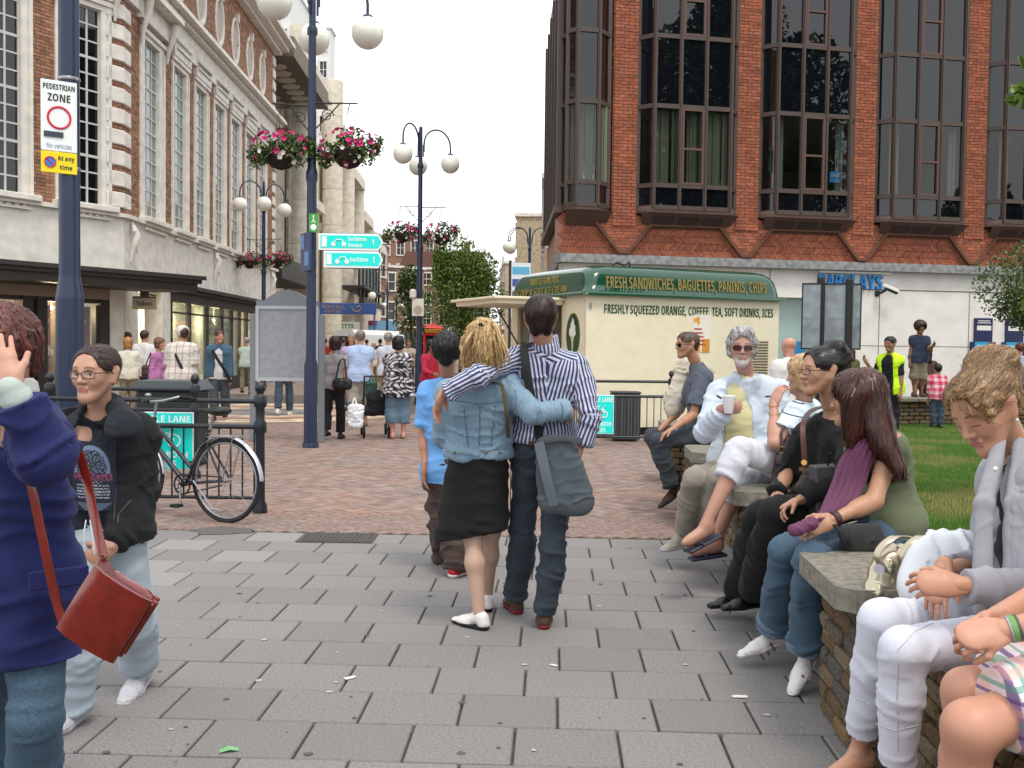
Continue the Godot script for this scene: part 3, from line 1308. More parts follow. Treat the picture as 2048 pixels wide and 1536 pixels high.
	fpart(o,"wall",m.mesh(),mortar,tl)
	lay(tl,[[-10.0,0.0,10.35,14.3]],bricks)
	for i in 4:
		var w := tall_window(o,shift(tl,lc[i],4.55),0.95,4.35,3,12,1.44)
		m = MB.new()
		m.box(V(0,4.85,0.0),V(1.6,0.5,0.26))
		m.box(V(0,5.1,0.12),V(1.8,0.12,0.5))
		for s in [-1.0,1.0]:
			m.tube([V(s * 0.8,5.05,0.3),V(s * 0.8,4.8,0.25),V(s * 0.8,4.5,0.12),V(s * 0.8,4.2,0.1)],[0.09,0.07,0.06,0.03],8)
		part(w,"lintel",m.mesh(),stone_m)
	m = MB.new()
	m.box(V(-5,9.72,-0.02),V(10.1,0.7,0.3))
	m.box(V(-5,10.12,0.05),V(10.2,0.12,0.5))
	m.box(V(-5,10.24,0.14),V(10.4,0.12,0.72))
	fpart(o,"entablature",m.mesh(),stone_m,tl)
	m = MB.new()
	m.box(V(-5,3.72,-0.15),V(10,1.4,0.46))
	m.box(V(-5,4.39,0.04),V(10.05,0.09,0.3))
	m.box(V(-0.2,1.51,-0.15),V(0.4,3.02,0.46))
	fpart(o,"stone_base",m.mesh(),stone_m,tl)
	var beige := mat("fascia beige",C(0.55,0.5,0.45),0.8)
	m = MB.new()
	m.box(V(-5.3,2.62,0.02),V(9.6,0.36,0.34))
	fpart(o,"fascia",m.mesh(),beige,tl)
	m = MB.new()
	for u in [-0.6,-2.2,-2.55,-5.0,-7.5]:
		m.box(V(u,1.3,0.0),V(0.24,2.3,0.3))
	m.box(V(-5.3,0.2,-0.02),V(9.6,0.4,0.3))
	m.box(V(-5.3,2.4,-0.02),V(9.6,0.1,0.24))
	fpart(o,"shop_front",m.mesh(),bronze,tl)
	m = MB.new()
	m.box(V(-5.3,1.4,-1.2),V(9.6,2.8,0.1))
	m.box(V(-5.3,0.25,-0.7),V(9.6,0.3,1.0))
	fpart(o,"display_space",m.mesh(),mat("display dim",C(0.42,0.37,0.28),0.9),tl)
	for i in 3:
		m = MB.new()
		m.box(V([-1.4,-3.8,-6.2][i],1.36,0.0),V([1.4,2.2,2.2][i],2.0,0.012))
		fpart(o,"pane",m.mesh(),shop_glass,tl)
	for i in 2:
		m = MB.new()
		var pu: float = [-1.12,-1.98][i]
		m.box(V(pu,1.5,-0.1),V(0.62 if i == 0 else 0.3,1.55,0.02))
		var ps := fpart(o,"sale_poster",m.mesh(),red,tl)
		text_part(ps,"Further",0.42,0.13,white,TI(V(pu,1.95,-0.085)),false)
		text_part(ps,"50%",0.42,0.24,white,TI(V(pu,1.3,-0.085)))
	for q in [[tl,-1.3],[tl,-3.6],[tl,-6.0],[tr,5.0],[tr,8.0],[tr,11.2]]:
		var at: Vector3 = q[0] * V(q[1],2.25,-0.75)
		m = MB.new()
		m.ball(Vector3.ZERO,0.05,12)
		m.tube([V(0,0.05,0),V(0,0.6,0)],0.01,5)
		part(o,"shop_lamp",m.mesh(),mat("lamp glow",C(1.0,0.9,0.7),0.4,{"emit": 3.0}),at)
		var li := OmniLight3D.new()
		li.name = "lamp_light"
		li.light_color = C(1.0,0.9,0.72)
		li.light_energy = 1.6
		li.light_size = 0.05
		li.omni_range = 8.0
		li.omni_attenuation = 2.0
		li.shadow_enabled = true
		o.add_child(li,true)
		li.position = at + q[0].basis * V(0,-0.12,0.06)
	m = MB.new()
	m.box(V(-4.2,2.98,0.95),V(10.2,0.09,1.62))
	m.box(V(-4.2,2.9,0.92),V(10.1,0.1,1.5))
	m.box(V(-4.2,2.76,0.88),V(10.0,0.18,1.4))
	m.box(V(-2.6,3.06,0.4),V(0.3,0.12,0.3))
	fpart(o,"canopy",m.mesh(),bronze,tl)
	brick_parts(o,bricks,[C(0.645,0.468,0.371),C(0.684,0.508,0.4),C(0.586,0.42,0.332),C(0.654,0.488,0.4),C(0.527,0.391,0.322)],"store")
	var at := P(276,605,22.6)
	var hs := thing("hanging_sign","small cream hanging sign with dark lettering beside the bronze canopy","sign",V(at.x,0,at.z),atan2(0.1,1.0))
	m = MB.new()
	m.box(V(0,at.y + 0.14,-0.55),V(0.5,0.035,0.04))
	m.box(V(0,at.y + 0.21,-0.55),V(0.18,0.12,0.06))
	m.tube([V(0,at.y + 0.22,-1.6),V(0,at.y + 0.22,-0.5)],0.02,6)
	for s in [-1.0,1.0]:
		m.tube([V(0.2 * s,at.y + 0.14,-0.55),V(0.2 * s,at.y + 0.1,-0.55)],0.008,5)
	part(hs,"bracket",m.mesh(),bronze)
	m = MB.new()
	m.cbox(V(0,at.y,-0.55),V(0.52,0.26,0.04),0.01)
	var bd := part(hs,"board",m.mesh(),mat("sign cream",C(0.6,0.54,0.44),0.7))
	text_part(bd,"Talbots",0.36,0.1,mat("sign dark",C(0.2,0.12,0.1),0.6),TI(V(0,at.y,-0.527)),true,"lettering",0.006,"Droid Serif")
# ---------------------------------------------------------------- buildings down the street
func simple_building(called: String,label: String,o_: Vector3,u: Vector2,w: float,h: float,depth: float,wall: Material,rows: int,cols: int,roof := "flat",trim: Material = null,base := 3.2) -> Node3D:
	var o := thing(called,label,"building",o_,atan2(-u.y,u.x))
	var m := MB.new()
	m.box(V(w * 0.5,h * 0.5,-depth * 0.5),V(w,h,depth))
	part(o,"wall",m.mesh(),wall)
	var tm: Material = trim if trim else stone_m
	m = MB.new()
	m.box(V(w * 0.5,h + 0.08,-depth * 0.5),V(w + 0.3,0.22,depth + 0.3))
	m.box(V(w * 0.5,base,0.06),V(w,0.35,0.3))
	part(o,"trim",m.mesh(),tm)
	if roof == "pitched":
		m = MB.new()
		m.prism(PackedVector2Array([W2(-0.2,h + 0.18),W2(w + 0.2,h + 0.18),W2(w - 0.6,h + 1.9),W2(0.6,h + 1.9)]),V(0,0,-depth),Basis.IDENTITY,depth)
		var rf := part(o,"roof",m.mesh(),mat("roof tile",C(0.42,0.3,0.26),0.9))
		m = MB.new()
		for k in 2:
			m.box(V(w * (0.25 + 0.5 * k),h + 2.3,-1.2),V(0.7,1.6,0.5))
		part(rf,"chimney",m.mesh(),wall)
	elif roof == "gable":
		m = MB.new()
		m.prism(PackedVector2Array([W2(w * 0.1,h + 0.1),W2(w * 0.9,h + 0.1),W2(w * 0.75,h + 0.9),W2(w * 0.62,h + 1.1),W2(w * 0.5,h + 2.0),W2(w * 0.38,h + 1.1),W2(w * 0.25,h + 0.9)]),V(0,0,-0.4),Basis.IDENTITY,0.4)
		part(o,"gable",m.mesh(),tm)
	var ww := w / cols * 0.5
	var hh := (h - base) / rows * 0.58
	for j in rows:
		for i in cols:
			var x := w * (i + 0.5) / cols
			var y := base + (h - base) * (j + 0.5) / rows
			m = MB.new()
			for s in [-1.0,1.0]:
				m.box(V(s * ww * 0.55,0,0.04),V(0.12,hh,0.16))
				m.box(V(0,s * hh * 0.54,0.05),V(ww * 1.25,0.14,0.2))
			m.box(V(0,0,0.02),V(0.06,hh,0.06))
			m.box(V(0,0,0.021),V(ww,0.06,0.06))
			var wn := part(o,"window",m.mesh(),tm,V(x,y,0))
			m = MB.new()
			m.box(Vector3.ZERO,V(ww,hh,0.02))
			part(wn,"pane",m.mesh(),dark_glass)
	m = MB.new()
	m.box(V(w * 0.5,base * 0.42,0.02),V(w * 0.86,base * 0.76,0.06))
	part(o,"shop_window",m.mesh(),dark_glass)
	return o
func make_street() -> void:
	var cream := mat("centre stone",C(0.87,0.835,0.77),0.9,{"tex": noise_tex(0.02,0.85,1.05,512,35,4),"tri": true,"scale": 0.2})
	var tr := face_t(V(-9.05,0,-24.0),W2(-0.031,-1.0).normalized())
	var o := thing("shopping_centre","cream stone shopping centre with tall round columns beyond the brick store","building",tr * V(18.2,0,0),tr.basis.get_euler().y)
	var m := MB.new()
	m.box(V(14.5,7.6,-6.5),V(10,15.2,10))
	m.box(V(25,6.3,-6.3),V(12,12.6,10))
	m.box(V(40,5.0,-6.2),V(18,10.0,10))
	m.box(V(4.5,2.0,-7.6),V(9,4,10))
	part(o,"wall",m.mesh(),cream)
	var cols := [[9.0,16.0,0.62],[19.5,15.2,0.6],[25.5,13.6,0.58],[31.5,11.4,0.55],[37.5,10.6,0.55],[44.0,10.2,0.55]]
	for q in cols:
		m = MB.new()
		var prof := []
		var y := 0.0
		while y < q[1]:
			prof.append(W2(q[2],y))
			prof.append(W2(q[2],y + 2.04))
			prof.append(W2(q[2] - 0.03,y + 2.06))
			prof.append(W2(q[2] - 0.03,y + 2.1))
			y += 2.12
		m.lathe(V(q[0],0,-0.55),prof,20)
		part(o,"column",m.mesh(),cream)
		m = MB.new()
		m.box(V(q[0] + 1.1,q[1] * 0.45,-1.0),V(0.8,q[1] * 0.9,0.9))
		m.box(V(q[0] + 4.2,q[1] * 0.45,-1.0),V(0.7,q[1] * 0.9,0.7))
		m.box(V(q[0] + 3.0,q[1] * 0.93,-0.6),V(6.0,0.7,1.3))
		m.box(V(q[0] + 3.0,q[1] * 0.55,-0.8),V(6.0,0.5,1.0))
		part(o,"pier",m.mesh(),cream)
		m = MB.new()
		m.box(V(q[0] + 2.65,q[1] * 0.75,-1.35),V(2.2,q[1] * 0.32,0.1))
		part(o,"pane",m.mesh(),dark_glass)
		m = MB.new()
		m.box(V(q[0] + 2.65,q[1] * 0.3,-1.35),V(2.2,q[1] * 0.36,0.1))
		part(o,"pane",m.mesh(),dark_glass)
	m = MB.new()
	m.box(V(4.5,13.4,-1.6),V(9.4,0.8,4.6))
	part(o,"roof_slab",m.mesh(),mat("slab brown",C(0.46,0.42,0.36),0.85))
	for i in 7:
		for k in 2:
			m = MB.new()
			m.lathe(V(1.3 + i * 1.1,12.93,-0.3 - k * 1.3),[W2(0.4,0.0),W2(0.42,0.06)],16)
			part(o,"ceiling_disc",m.mesh(),mat("disc pale",C(0.8,0.76,0.68),0.8))
	for j in 6:
		for i in 4:
			m = MB.new()
			m.box(V(1.2 + i * 2.0,5.2 + j * 1.35,-2.2),V(1.9,1.25,0.03))
			part(o,"pane",m.mesh(),mat("bay glass",C(0.36,0.42,0.42),0.04,{"spec": 0.6}))
	var darkm := mat("dark metal",C(0.15,0.15,0.155),0.5)
	m = MB.new()
	for i in 5:
		m.box(V(0.2 + i * 2.0,8.6,-2.15),V(0.09,8.2,0.14))
	for j in 7:
		m.box(V(4.3,4.5 + j * 1.35,-2.15),V(8.2,0.08,0.12))
	part(o,"glazing_bars",m.mesh(),darkm)
	m = MB.new()
	m.box(V(4.3,4.6,-1.0),V(8.4,0.9,2.4))
	for j in 4:
		m.box(V(4.3,5.05 + 0.02,-0.1 - j * 0.5),V(8.2,0.1,0.2))
	part(o,"balcony",m.mesh(),darkm)
	m = MB.new()
	for k in 3:
		m.tube([V(30 + k * 5,8.4 - k * 1.4,-0.5),V(30 + k * 5,8.4 - k * 1.4,2.0)],0.05,6)
	part(o,"flag_pole",m.mesh(),darkm)
	m = MB.new()
	m.box(V(26,4.9,0.6),V(13,0.14,1.6))
	m.box(V(26,4.1,1.2),V(13,0.3,0.3))
	for i in 7:
		m.box(V(20 + i * 2.0,5.6,1.0),V(0.12,2.6,0.14))
	part(o,"entrance_frame",m.mesh(),darkm)
	for i in 6:
		m = MB.new()
		m.box(V(21 + i * 2.0,5.75,0.95),V(1.85,1.6,0.03))
		part(o,"pane",m.mesh(),mat("pale glass",C(0.62,0.66,0.64),0.1))
	var white_w := mat("tower white",C(0.86,0.86,0.85),0.85)
	simple_building("office_tower","pale white office block rising above the columns",V(-24.4,0,-92),W2(1,0),4.6,33,10,white_w,9,4,"flat",white_w)
	simple_building("narrow_tower","narrow pale tower with a sloping top behind the lamp post",V(-21.9,0,-115),W2(1,0),1.5,36,3,white_w,11,1,"flat",white_w)
	var bs := thing("banner_sign","long blue sign with gold lettering over the shopping centre entrance","sign",P(695,690,58.0) * V(1,0,1))
	m = MB.new()
	m.cbox(V(0,3.45,0),V(3.2,0.62,0.12),0.02)
	for s in [-1.0,1.0]:
		m.tube([V(s * 1.5,0,-0.02),V(s * 1.5,3.2,-0.02)],0.05,6)
	var bb := part(bs,"board",m.mesh(),mat("banner blue",C(0.22,0.33,0.6),0.6))
	var gold := mat("banner gold",C(0.62,0.55,0.42),0.6)
	text_part(bb,"BENTALL",1.3,0.2,gold,TI(V(-0.8,3.55,0.065)),true,"lettering",0.01,"Droid Serif")
	text_part(bb,"CENTRE",0.95,0.15,gold,TI(V(-0.8,3.3,0.065)),true,"lettering",0.01,"Droid Serif")
	m = MB.new()
	m.tube([V(0.2,3.55,0.07),V(0.35,3.32,0.07),V(0.6,3.28,0.07),V(0.8,3.5,0.07),V(0.65,3.6,0.07),V(0.45,3.5,0.07)],0.035,6)
	part(bb,"emblem",m.mesh(),gold)
	var red_b := mat("far red brick",C(0.58,0.43,0.37),0.92,{"tex": noise_tex(0.03,0.8,1.1,256,36,4),"tri": true,"scale": 0.5})
	var brown := mat("far brown brick",C(0.6,0.5,0.42),0.92,{"tex": noise_tex(0.03,0.8,1.1,256,37,4),"tri": true,"scale": 0.5})
	var buff := mat("far buff stone",C(0.72,0.65,0.55),0.92,{"tex": noise_tex(0.03,0.8,1.1,256,38,4),"tri": true,"scale": 0.5})
	simple_building("terrace_house","red and white striped brick shop house right of the shopping centre",V(-13.2,0,-82),W2(0.25,-0.97),9,10.0,8,red_b,2,3,"gable")
	simple_building("terrace_house","brown brick shop house with slate roof at the far end of the street",V(-12.6,0,-95),W2(0.75,-0.66),5.5,8.6,8,brown,2,2,"flat")
	simple_building("terrace_house","wide brown brick building with chimneys closing the end of the street",V(-12.2,0,-112),W2(1,0.0),9.5,9.6,8,brown,3,5,"pitched")
	simple_building("terrace_house","red brick block with flat roof standing highest behind the street end",V(-17.5,0,-135),W2(1,0.0),7.5,15.5,8,red_b,4,4,"flat")
	simple_building("terrace_house","cream gabled building beside the far right lamp",V(0.9,0,-84),W2(-0.05,0.998),14,10.2,8,buff,3,4,"gable")
	simple_building("terrace_house","buff stone house with tiled roof next to the bank",V(1.72,0,-58),W2(-0.03,0.999),14,8.6,9,buff,2,5,"pitched")
	simple_building("terrace_house","narrow stone house furthest along the right side",V(-1.4,0,-112),W2(0.05,0.998),12,9.4,8,buff,3,3,"gable")
	m = MB.new()
	var sp := P(765,656,70.0)
	var sh := thing("shop_fascia","light blue shop fascia with a pink panel at the end of the street","sign",V(sp.x,0,sp.z))
	m.box(V(0,2.75,0),V(1.9,0.62,0.3))
	m.box(V(-0.9,1.2,-0.2),V(0.1,2.4,0.3))
	m.box(V(0.9,1.2,-0.2),V(0.1,2.4,0.3))
	part(sh,"fascia",m.mesh(),mat("shop blue",C(0.48,0.68,0.82),0.6))
	m = MB.new()
	m.box(V(-0.65,2.9,0.16),V(0.6,0.3,0.03))
	part(sh,"panel",m.mesh(),mat("shop pink",C(0.6,0.25,0.42),0.6))
	m = MB.new()
	m.box(V(0,1.2,-0.3),V(1.8,2.4,0.06))
	part(sh,"shop_window",m.mesh(),dark_glass)
	var gp := P(675,657,62.0)
	var gs := thing("shop_fascia","white shop fascia with green lettering under the blue banner","sign",V(gp.x,0,gp.z))
	m = MB.new()
	m.box(V(0,2.55,0),V(2.6,0.5,0.3))
	m.box(V(0,1.15,-0.1),V(2.6,2.3,0.1))
	var gf := part(gs,"fascia",m.mesh(),mat("fascia white",C(0.74,0.76,0.72),0.7))
	text_part(gf,"CROCKETTS",2.0,0.24,mat("letters green",C(0.1,0.42,0.2),0.6),TI(V(0,2.55,0.155)))
	var vp := P(688,690,52.0)
	var van := thing("parked_van","white van parked in the street behind the shoppers","van",V(vp.x,0,vp.z),-0.5)
	m = MB.new()
	var side := PackedVector2Array([W2(-0.85,0.35),W2(0.85,0.35),W2(0.88,1.2),W2(0.75,1.95),W2(0.5,2.2),W2(-0.5,2.2),W2(-0.75,1.95),W2(-0.88,1.2)])
	m.prism(side,V(0,0,-4.2),Basis.IDENTITY,4.2)
	part(van,"body",m.mesh(),mat("van white",C(0.88,0.88,0.88),0.3))
	m = MB.new()
	m.box(V(0,1.6,0.01),V(1.4,0.55,0.03))
	part(van,"windscreen",m.mesh(),dark_glass)
	for s in [-1.0,1.0]:
		m = MB.new()
		m.box(V(s * 0.68,0.85,0.02),V(0.24,0.2,0.05))
		part(van,"headlight",m.mesh(),mat("lens",C(0.8,0.8,0.8),0.15))
		for z in [-0.8,-3.4]:
			m = MB.new()
			m.tube([V(s * 0.7,0.33,z),V(s * 0.9,0.33,z)],0.33,16)
			part(van,"wheel",m.mesh(),mat("tyre",C(0.12,0.12,0.12),0.85))
# ---------------------------------------------------------------- the brick bank on the right
func make_bank() -> void:
	var u := W2(0.978,-0.208).normalized()
	var at := P(1243,690,24.0) * V(1,0,1)
	var o := thing("bank_building","red brick bank with dark glazed bays above a white stone ground floor","building",at,atan2(-u.y,u.x))
	rng.seed = 9
	var brown := mat("bay frame",C(0.30,0.245,0.22),0.5)
	var rim := mat("bay sill",C(0.36,0.27,0.24),0.6)
	var white := mat("bank stone",C(0.9,0.885,0.86),0.9,{"tex": noise_tex(0.012,0.93,1.03,512,34,5),"tri": true,"scale": 0.3})
	var conc := mat("bank concrete",C(0.62,0.63,0.63),0.9,{"tex": noise_tex(0.02,0.65,1.1,512,44,5),"tri": true,"scale": 0.45})
	var mortar := mat("bank mortar",C(0.66,0.52,0.46),0.95)
	var tinted := mat("tinted glass",C(0.05,0.06,0.085),0.012,{"spec": 0.58})
	var clear := mat("clear glass",C(0.02,0.025,0.03),0.01,{"alpha": 0.4,"spec": 0.6})
	var dark := mat("bank inside",C(0.62,0.6,0.57),0.95)
	var pitch := 3.03
	var count := 6
	var x0 := -1.45
	var x1 := pitch * 5 + 1.5
	var H := 10.35
	var m := MB.new()
	m.box(V((x0 + 4.0) * 0.5 - 0.05,1.72,-0.45),V(4.0 - x0 - 0.3,3.44,0.5))
	m.box(V(4.35,3.1,-0.45),V(1.2,0.68,0.5))
	m.box(V((4.95 + x1) * 0.5,1.72,-0.45),V(x1 - 4.95,3.44,0.5))
	var sdir := W2(0.198,-0.98)   # the side runs straight away from the camera
	var plan_box := func(b: MB,xa: float,xb: float,y0: float,y1: float,front: float,deep: float) -> void:
		var f0 := W2(xa,0) + sdir * -front
		var sk := 0.202 if xb - xa < 2.0 else 0.0
		b.prism(PackedVector2Array([W2(f0.x,-f0.y),W2(xb - sk * f0.y,-f0.y),W2(xb + sk * deep,deep),W2(xa + 0.202 * deep,deep)]),V(0,y0,0),Basis(Vector3.RIGHT,Vector3.FORWARD,Vector3.UP),y1 - y0)
	plan_box.call(m,x0 + 0.15,x0 + 0.6,0.0,3.44,-0.75,8.0)
	part(o,"ground_floor_wall",m.mesh(),white)
	m = MB.new()
	m.box(V((4.95 + x1) * 0.5,3.0,-0.196),V(x1 - 4.95,0.022,0.012))
	for x in [4.95 + 1.75,9.2,11.6]:
		m.box(V(x,1.5,-0.197),V(0.014,3.0,0.01))
	m.box(V((4.95 + x1) * 0.5,1.62,-0.197),V(x1 - 4.95,0.01,0.01))
	part(o,"wall_joints",m.mesh(),mat("joint dark",C(0.4,0.39,0.37),0.9))
	m = MB.new()
	m.box(V(4.35,1.4,-0.55),V(1.2,2.8,0.04))
	part(o,"door_glass",m.mesh(),mat("door glass",C(0.62,0.72,0.7),0.1))
	m = MB.new()
	m.box(V(4.62,0.95,-0.5),V(0.5,1.5,0.03))
	part(o,"door_poster",m.mesh(),mat("poster blue",C(0.16,0.52,0.72),0.5))
	m = MB.new()
	m.box(V((x0 + x1) * 0.5,3.54,-0.35),V(x1 - x0 + 0.1,0.2,0.78))
	plan_box.call(m,x0 - 0.05,x0 + 0.6,3.44,3.64,-0.75,8.1)
	part(o,"concrete_band",m.mesh(),conc)
	m = MB.new()
	plan_box.call(m,x0 + 0.3,x1,7.1,H,-0.3,8.0)
	part(o,"upper_floors",m.mesh(),dark)
	m = MB.new()
	plan_box.call(m,x0 + 0.3,x1,4.45,4.6,-0.3,8.0)
	part(o,"room_floor",m.mesh(),dark)
	m = MB.new()
	plan_box.call(m,x0 + 1.8,x1,4.6,7.1,-7.6,8.0)
	plan_box.call(m,x0 + 0.3,x0 + 0.5,4.6,7.1,-0.3,8.0)
	m.box(V(x1 - 0.1,5.85,-4),V(0.2,2.5,7.4))
	part(o,"room_wall",m.mesh(),dark)
	m = MB.new()
	m.box(V((x0 + x1) * 0.5,4.06,-0.4),V(x1 - x0,0.84,0.6))
	plan_box.call(m,x0,x0 + 0.6,3.64,4.48,-0.72,8.0)
	var bricks := []
	for i in count:
		m.box(V(i * pitch,(H + 4.4) * 0.5,-0.2),V(0.56,H - 4.4,0.44))
		lay(Transform3D.IDENTITY,[[i * pitch - 0.28,i * pitch + 0.28,4.3,H]],bricks,0.03)
		for s in [-1.0,1.0]:
			lay(Transform3D(Basis(Vector3.UP,s * PI / 2),V(i * pitch + s * 0.28,0,0.03)),[[-0.22 if s < 0 else 0.0,0.0 if s < 0 else 0.22,4.4,H]],bricks,0.0)
	part(o,"wall",m.mesh(),mortar)
	for j in int((x1 - x0) / 0.075 * 1.0):
		var x := x0 + j * 0.075
		for k in 6:
			var y := 3.72 + k * 0.155
			var sgn := 1.0 if k % 2 else -1.0
			bricks.append([Transform3D(Basis(Vector3.BACK,sgn * PI / 4),V(x,y,-0.085 + rng.randf_range(-0.004,0.004))).scaled_local(V(0.98,0.72,0.8)),rng.randf()])
	for i in count:
		m = MB.new()
		var cx := i * pitch
		m.prism(PackedVector2Array([W2(cx - 0.62,4.33),W2(cx - 0.1,3.72),W2(cx + 0.1,3.72),W2(cx + 0.62,4.33),W2(cx + 0.3,4.6),W2(cx - 0.3,4.6)]),V(0,0,-0.1),Basis.IDENTITY,0.1)
		part(o,"pier_foot",m.mesh(),mortar)
		for j in 11:
			var y := 3.76 + j * 0.075
			var half := lerpf(0.1,0.6,clampf((y - 3.72) / 0.6,0,1)) - maxf(0,y - 4.33) * 1.1
			lay(Transform3D.IDENTITY,[[cx - half,cx + half,y - 0.0375,y + 0.0376]],bricks,-0.005)
		m = MB.new()
		var path := [V(cx - pitch * 0.5,4.36,0.0),V(cx - 0.66,4.36,0.0),V(cx - 0.1,3.7,0.02),V(cx + 0.1,3.7,0.02),V(cx + 0.66,4.36,0.0),V(cx + pitch * 0.5,4.36,0.0)]
		for k in 5:
			if i == 0 and k == 0:
				continue
			var a: Vector3 = path[k]
			var b: Vector3 = path[k + 1]
			m.box((a + b) * 0.5,V(a.distance_to(b) + 0.03,0.07,0.1),frame(b - a))
		part(o,"moulding",m.mesh(),mat("moulding",C(0.42,0.28,0.22),0.9))
	brick_parts(o,bricks,[C(0.678,0.396,0.291),C(0.707,0.42,0.301),C(0.64,0.372,0.277),C(0.678,0.411,0.32),C(0.602,0.358,0.277)],"bank")
	var rows := [4.72,5.22,7.02,8.6,H]
	for i in range(-1,5):
		var bx := i * pitch + pitch * 0.5
		var full := i >= 0
		var hw := 1.2 if full else 0.55
		var fw := 0.93 if full else 0.4
		if not full:
			bx = -0.9
		var outn := 0.34
		var plan := [W2(-hw,0.0),W2(-fw,outn),W2(-fw * 0.333,outn),W2(fw * 0.333,outn),W2(fw,outn),W2(hw,0.0)] if full else [W2(-0.5,0.1),W2(-0.34,outn),W2(0.16,outn),W2(0.5,0.0)]
		m = MB.new()
		for k in plan.size():
			var q: Vector2 = plan[k]
			m.box(V(q.x,(H + 4.7) * 0.5,q.y),V(0.085,H - 4.7,0.1))
			if k < plan.size() - 1 and k > 0:
				m.box(V(q.x,(H + 4.7) * 0.5,q.y + 0.05),V(0.03,H - 4.72,0.05))
		for k in plan.size() - 1:
			var a := V(plan[k].x,0,plan[k].y)
			var b := V(plan[k + 1].x,0,plan[k + 1].y)
			for y in rows:
				m.box((a + b) * 0.5 + V(0,y,0.002),V(a.distance_to(b),0.1,0.09),frame(b - a))
		var bay := part(o,"bay_window",m.mesh(),brown,V(bx,0,0))
		if full:
			m = MB.new()
			for q in [[5.28,6.96],[8.66,10.3]]:
				for s in [-1.0,1.0]:
					m.box(V(s * (fw * 0.333 - 0.07),(q[0] + q[1]) * 0.5,outn + 0.03),V(0.05,q[1] - q[0],0.05))
				for y in [q[0],lerpf(q[0],q[1],0.47),q[1]]:
					m.box(V(0,y,outn + 0.03),V(fw * 0.62,0.05,0.045))
			part(bay,"sash",m.mesh(),mat("sash",C(0.36,0.26,0.23),0.5))
		for k in plan.size() - 1:
			var a := V(plan[k].x,0,plan[k].y)
			var b := V(plan[k + 1].x,0,plan[k + 1].y)
			for j in 4:
				m = MB.new()
				var pw := a.distance_to(b) * 0.5 - 0.04
				var ph: float = (rows[j + 1] - rows[j]) * 0.5 - 0.045
				if j == 1:
					m.quad(V(-pw,ph,0),V(pw,ph,0),V(pw,-ph,0),V(-pw,-ph,0))
				else:
					m.box(Vector3.ZERO,V(pw * 2,ph * 2,0.01))
				var pn := part(bay,"pane",m.mesh(),clear if j == 1 else tinted)
				pn.transform = Transform3D(frame(b - a) * Basis(Vector3.RIGHT,rng.randf_range(-0.006,0.006)) * Basis(Vector3.UP,rng.randf_range(-0.008,0.008)),(a + b) * 0.5 + V(0,(rows[j] + rows[j + 1]) * 0.5,0))
		m = MB.new()
		var ring := func(y: float,grow: float,back: float) -> Array:
			var r := []
			for q in plan:
				r.append(V(q.x * (1.0 + grow),y,q.y + grow * 0.6))
			r.append(V(plan[-1].x * (1.0 + grow),y,back))
			r.append(V(plan[0].x * (1.0 + grow),y,back))
			r.reverse()
			return r
		m.loft([ring.call(4.6,0.02,-0.2),ring.call(4.6,0.05,-0.2),ring.call(4.74,0.05,-0.2),ring.call(4.74,0.0,-0.2)])
		part(bay,"base",m.mesh(),rim)
		m = MB.new()
		m.quad(V(-hw,4.6,outn * 0.92),V(hw,4.6,outn * 0.92),V(hw * 0.86,4.28,-0.06),V(-hw * 0.86,4.28,-0.06))
		part(bay,"soffit",m.mesh(),rim)
		if full:
			for k in 3:
				m = MB.new()
				for s in 6:
					m.box(V((k - 1) * 0.6,4.37 + s * 0.03,0.03 + s * 0.036),V(0.52,0.012,0.05))
				part(bay,"vent",m.mesh(),mat("vent black",C(0.09,0.085,0.08),0.7))
		if i <= 0:
			var cl := mat("curtain grey",C(0.46,0.5,0.42),0.9)
			m = MB.new()
			var n := 26 if full else 8
			for s in n:
				if full and (s == 6 or s == 11 or s == 17):
					continue
				var xx := (float(s) / (n - 1) - 0.5) * 2.0 * fw * 0.96
				m.box(V(xx,6.12,0.16 + 0.03 * sin(s * 2.4)),V(2.0 * fw / n * 0.98,1.7,0.012),Basis(Vector3.UP,0.5 * sin(s * 1.7)))
			part(bay,"blind",m.mesh(),cl)
		elif i < 4:
			m = MB.new()
			for s in 5:
				m.box(V(-fw + 0.05 + s * 0.05,6.1,0.1 + 0.02 * (s % 2)),V(0.05,1.75,0.012))
				m.box(V(fw - 0.05 - s * 0.04,6.1,0.1 + 0.02 * (s % 2)),V(0.04,1.75,0.012))
			part(bay,"blind",m.mesh(),mat("curtain pale",C(0.5,0.56,0.54),0.9))
			if i == 1:
				m = MB.new()
				m.box(V(0.62,5.62,0.24),V(0.26,0.26,0.02))
				var nb := part(bay,"open_notice",m.mesh(),mat("notice blue",C(0.2,0.55,0.8),0.6))
				text_part(nb,"OPEN",0.2,0.06,mat("notice white",C(0.8,0.85,0.88),0.6),TI(V(0.62,5.65,0.252)))
		if i == 4:
			m = MB.new()
			m.box(V(0,H + 0.05,0.1),V(hw * 2.1,0.14,0.7))
			part(bay,"cap",m.mesh(),rim)
	m = MB.new()
	plan_box.call(m,x0,x1,H + 0.16,H + 1.0,-0.4,8.2)
	m.box(V((x0 + x1) * 0.5,H + 0.08,-0.1),V(x1 - x0 + 0.1,0.16,0.5))
	part(o,"roof",m.mesh(),rim)
	var ts := Transform3D(Basis(V(-sdir.x,0,-sdir.y),Vector3.UP,V(sdir.y,0,-sdir.x)),V(x0,0,-0.1))
	m = MB.new()
	for k in 22:
		m.box(V(-0.2 - k * 0.36,7.5,0.02 + (0.05 if k % 4 == 0 else 0.0)),V(0.1,5.7,0.12))
	for y in rows:
		m.box(V(-4.1,y,0.0),V(8.0,0.1,0.1))
	fpart(o,"side_mullions",m.mesh(),brown,ts)
	m = MB.new()
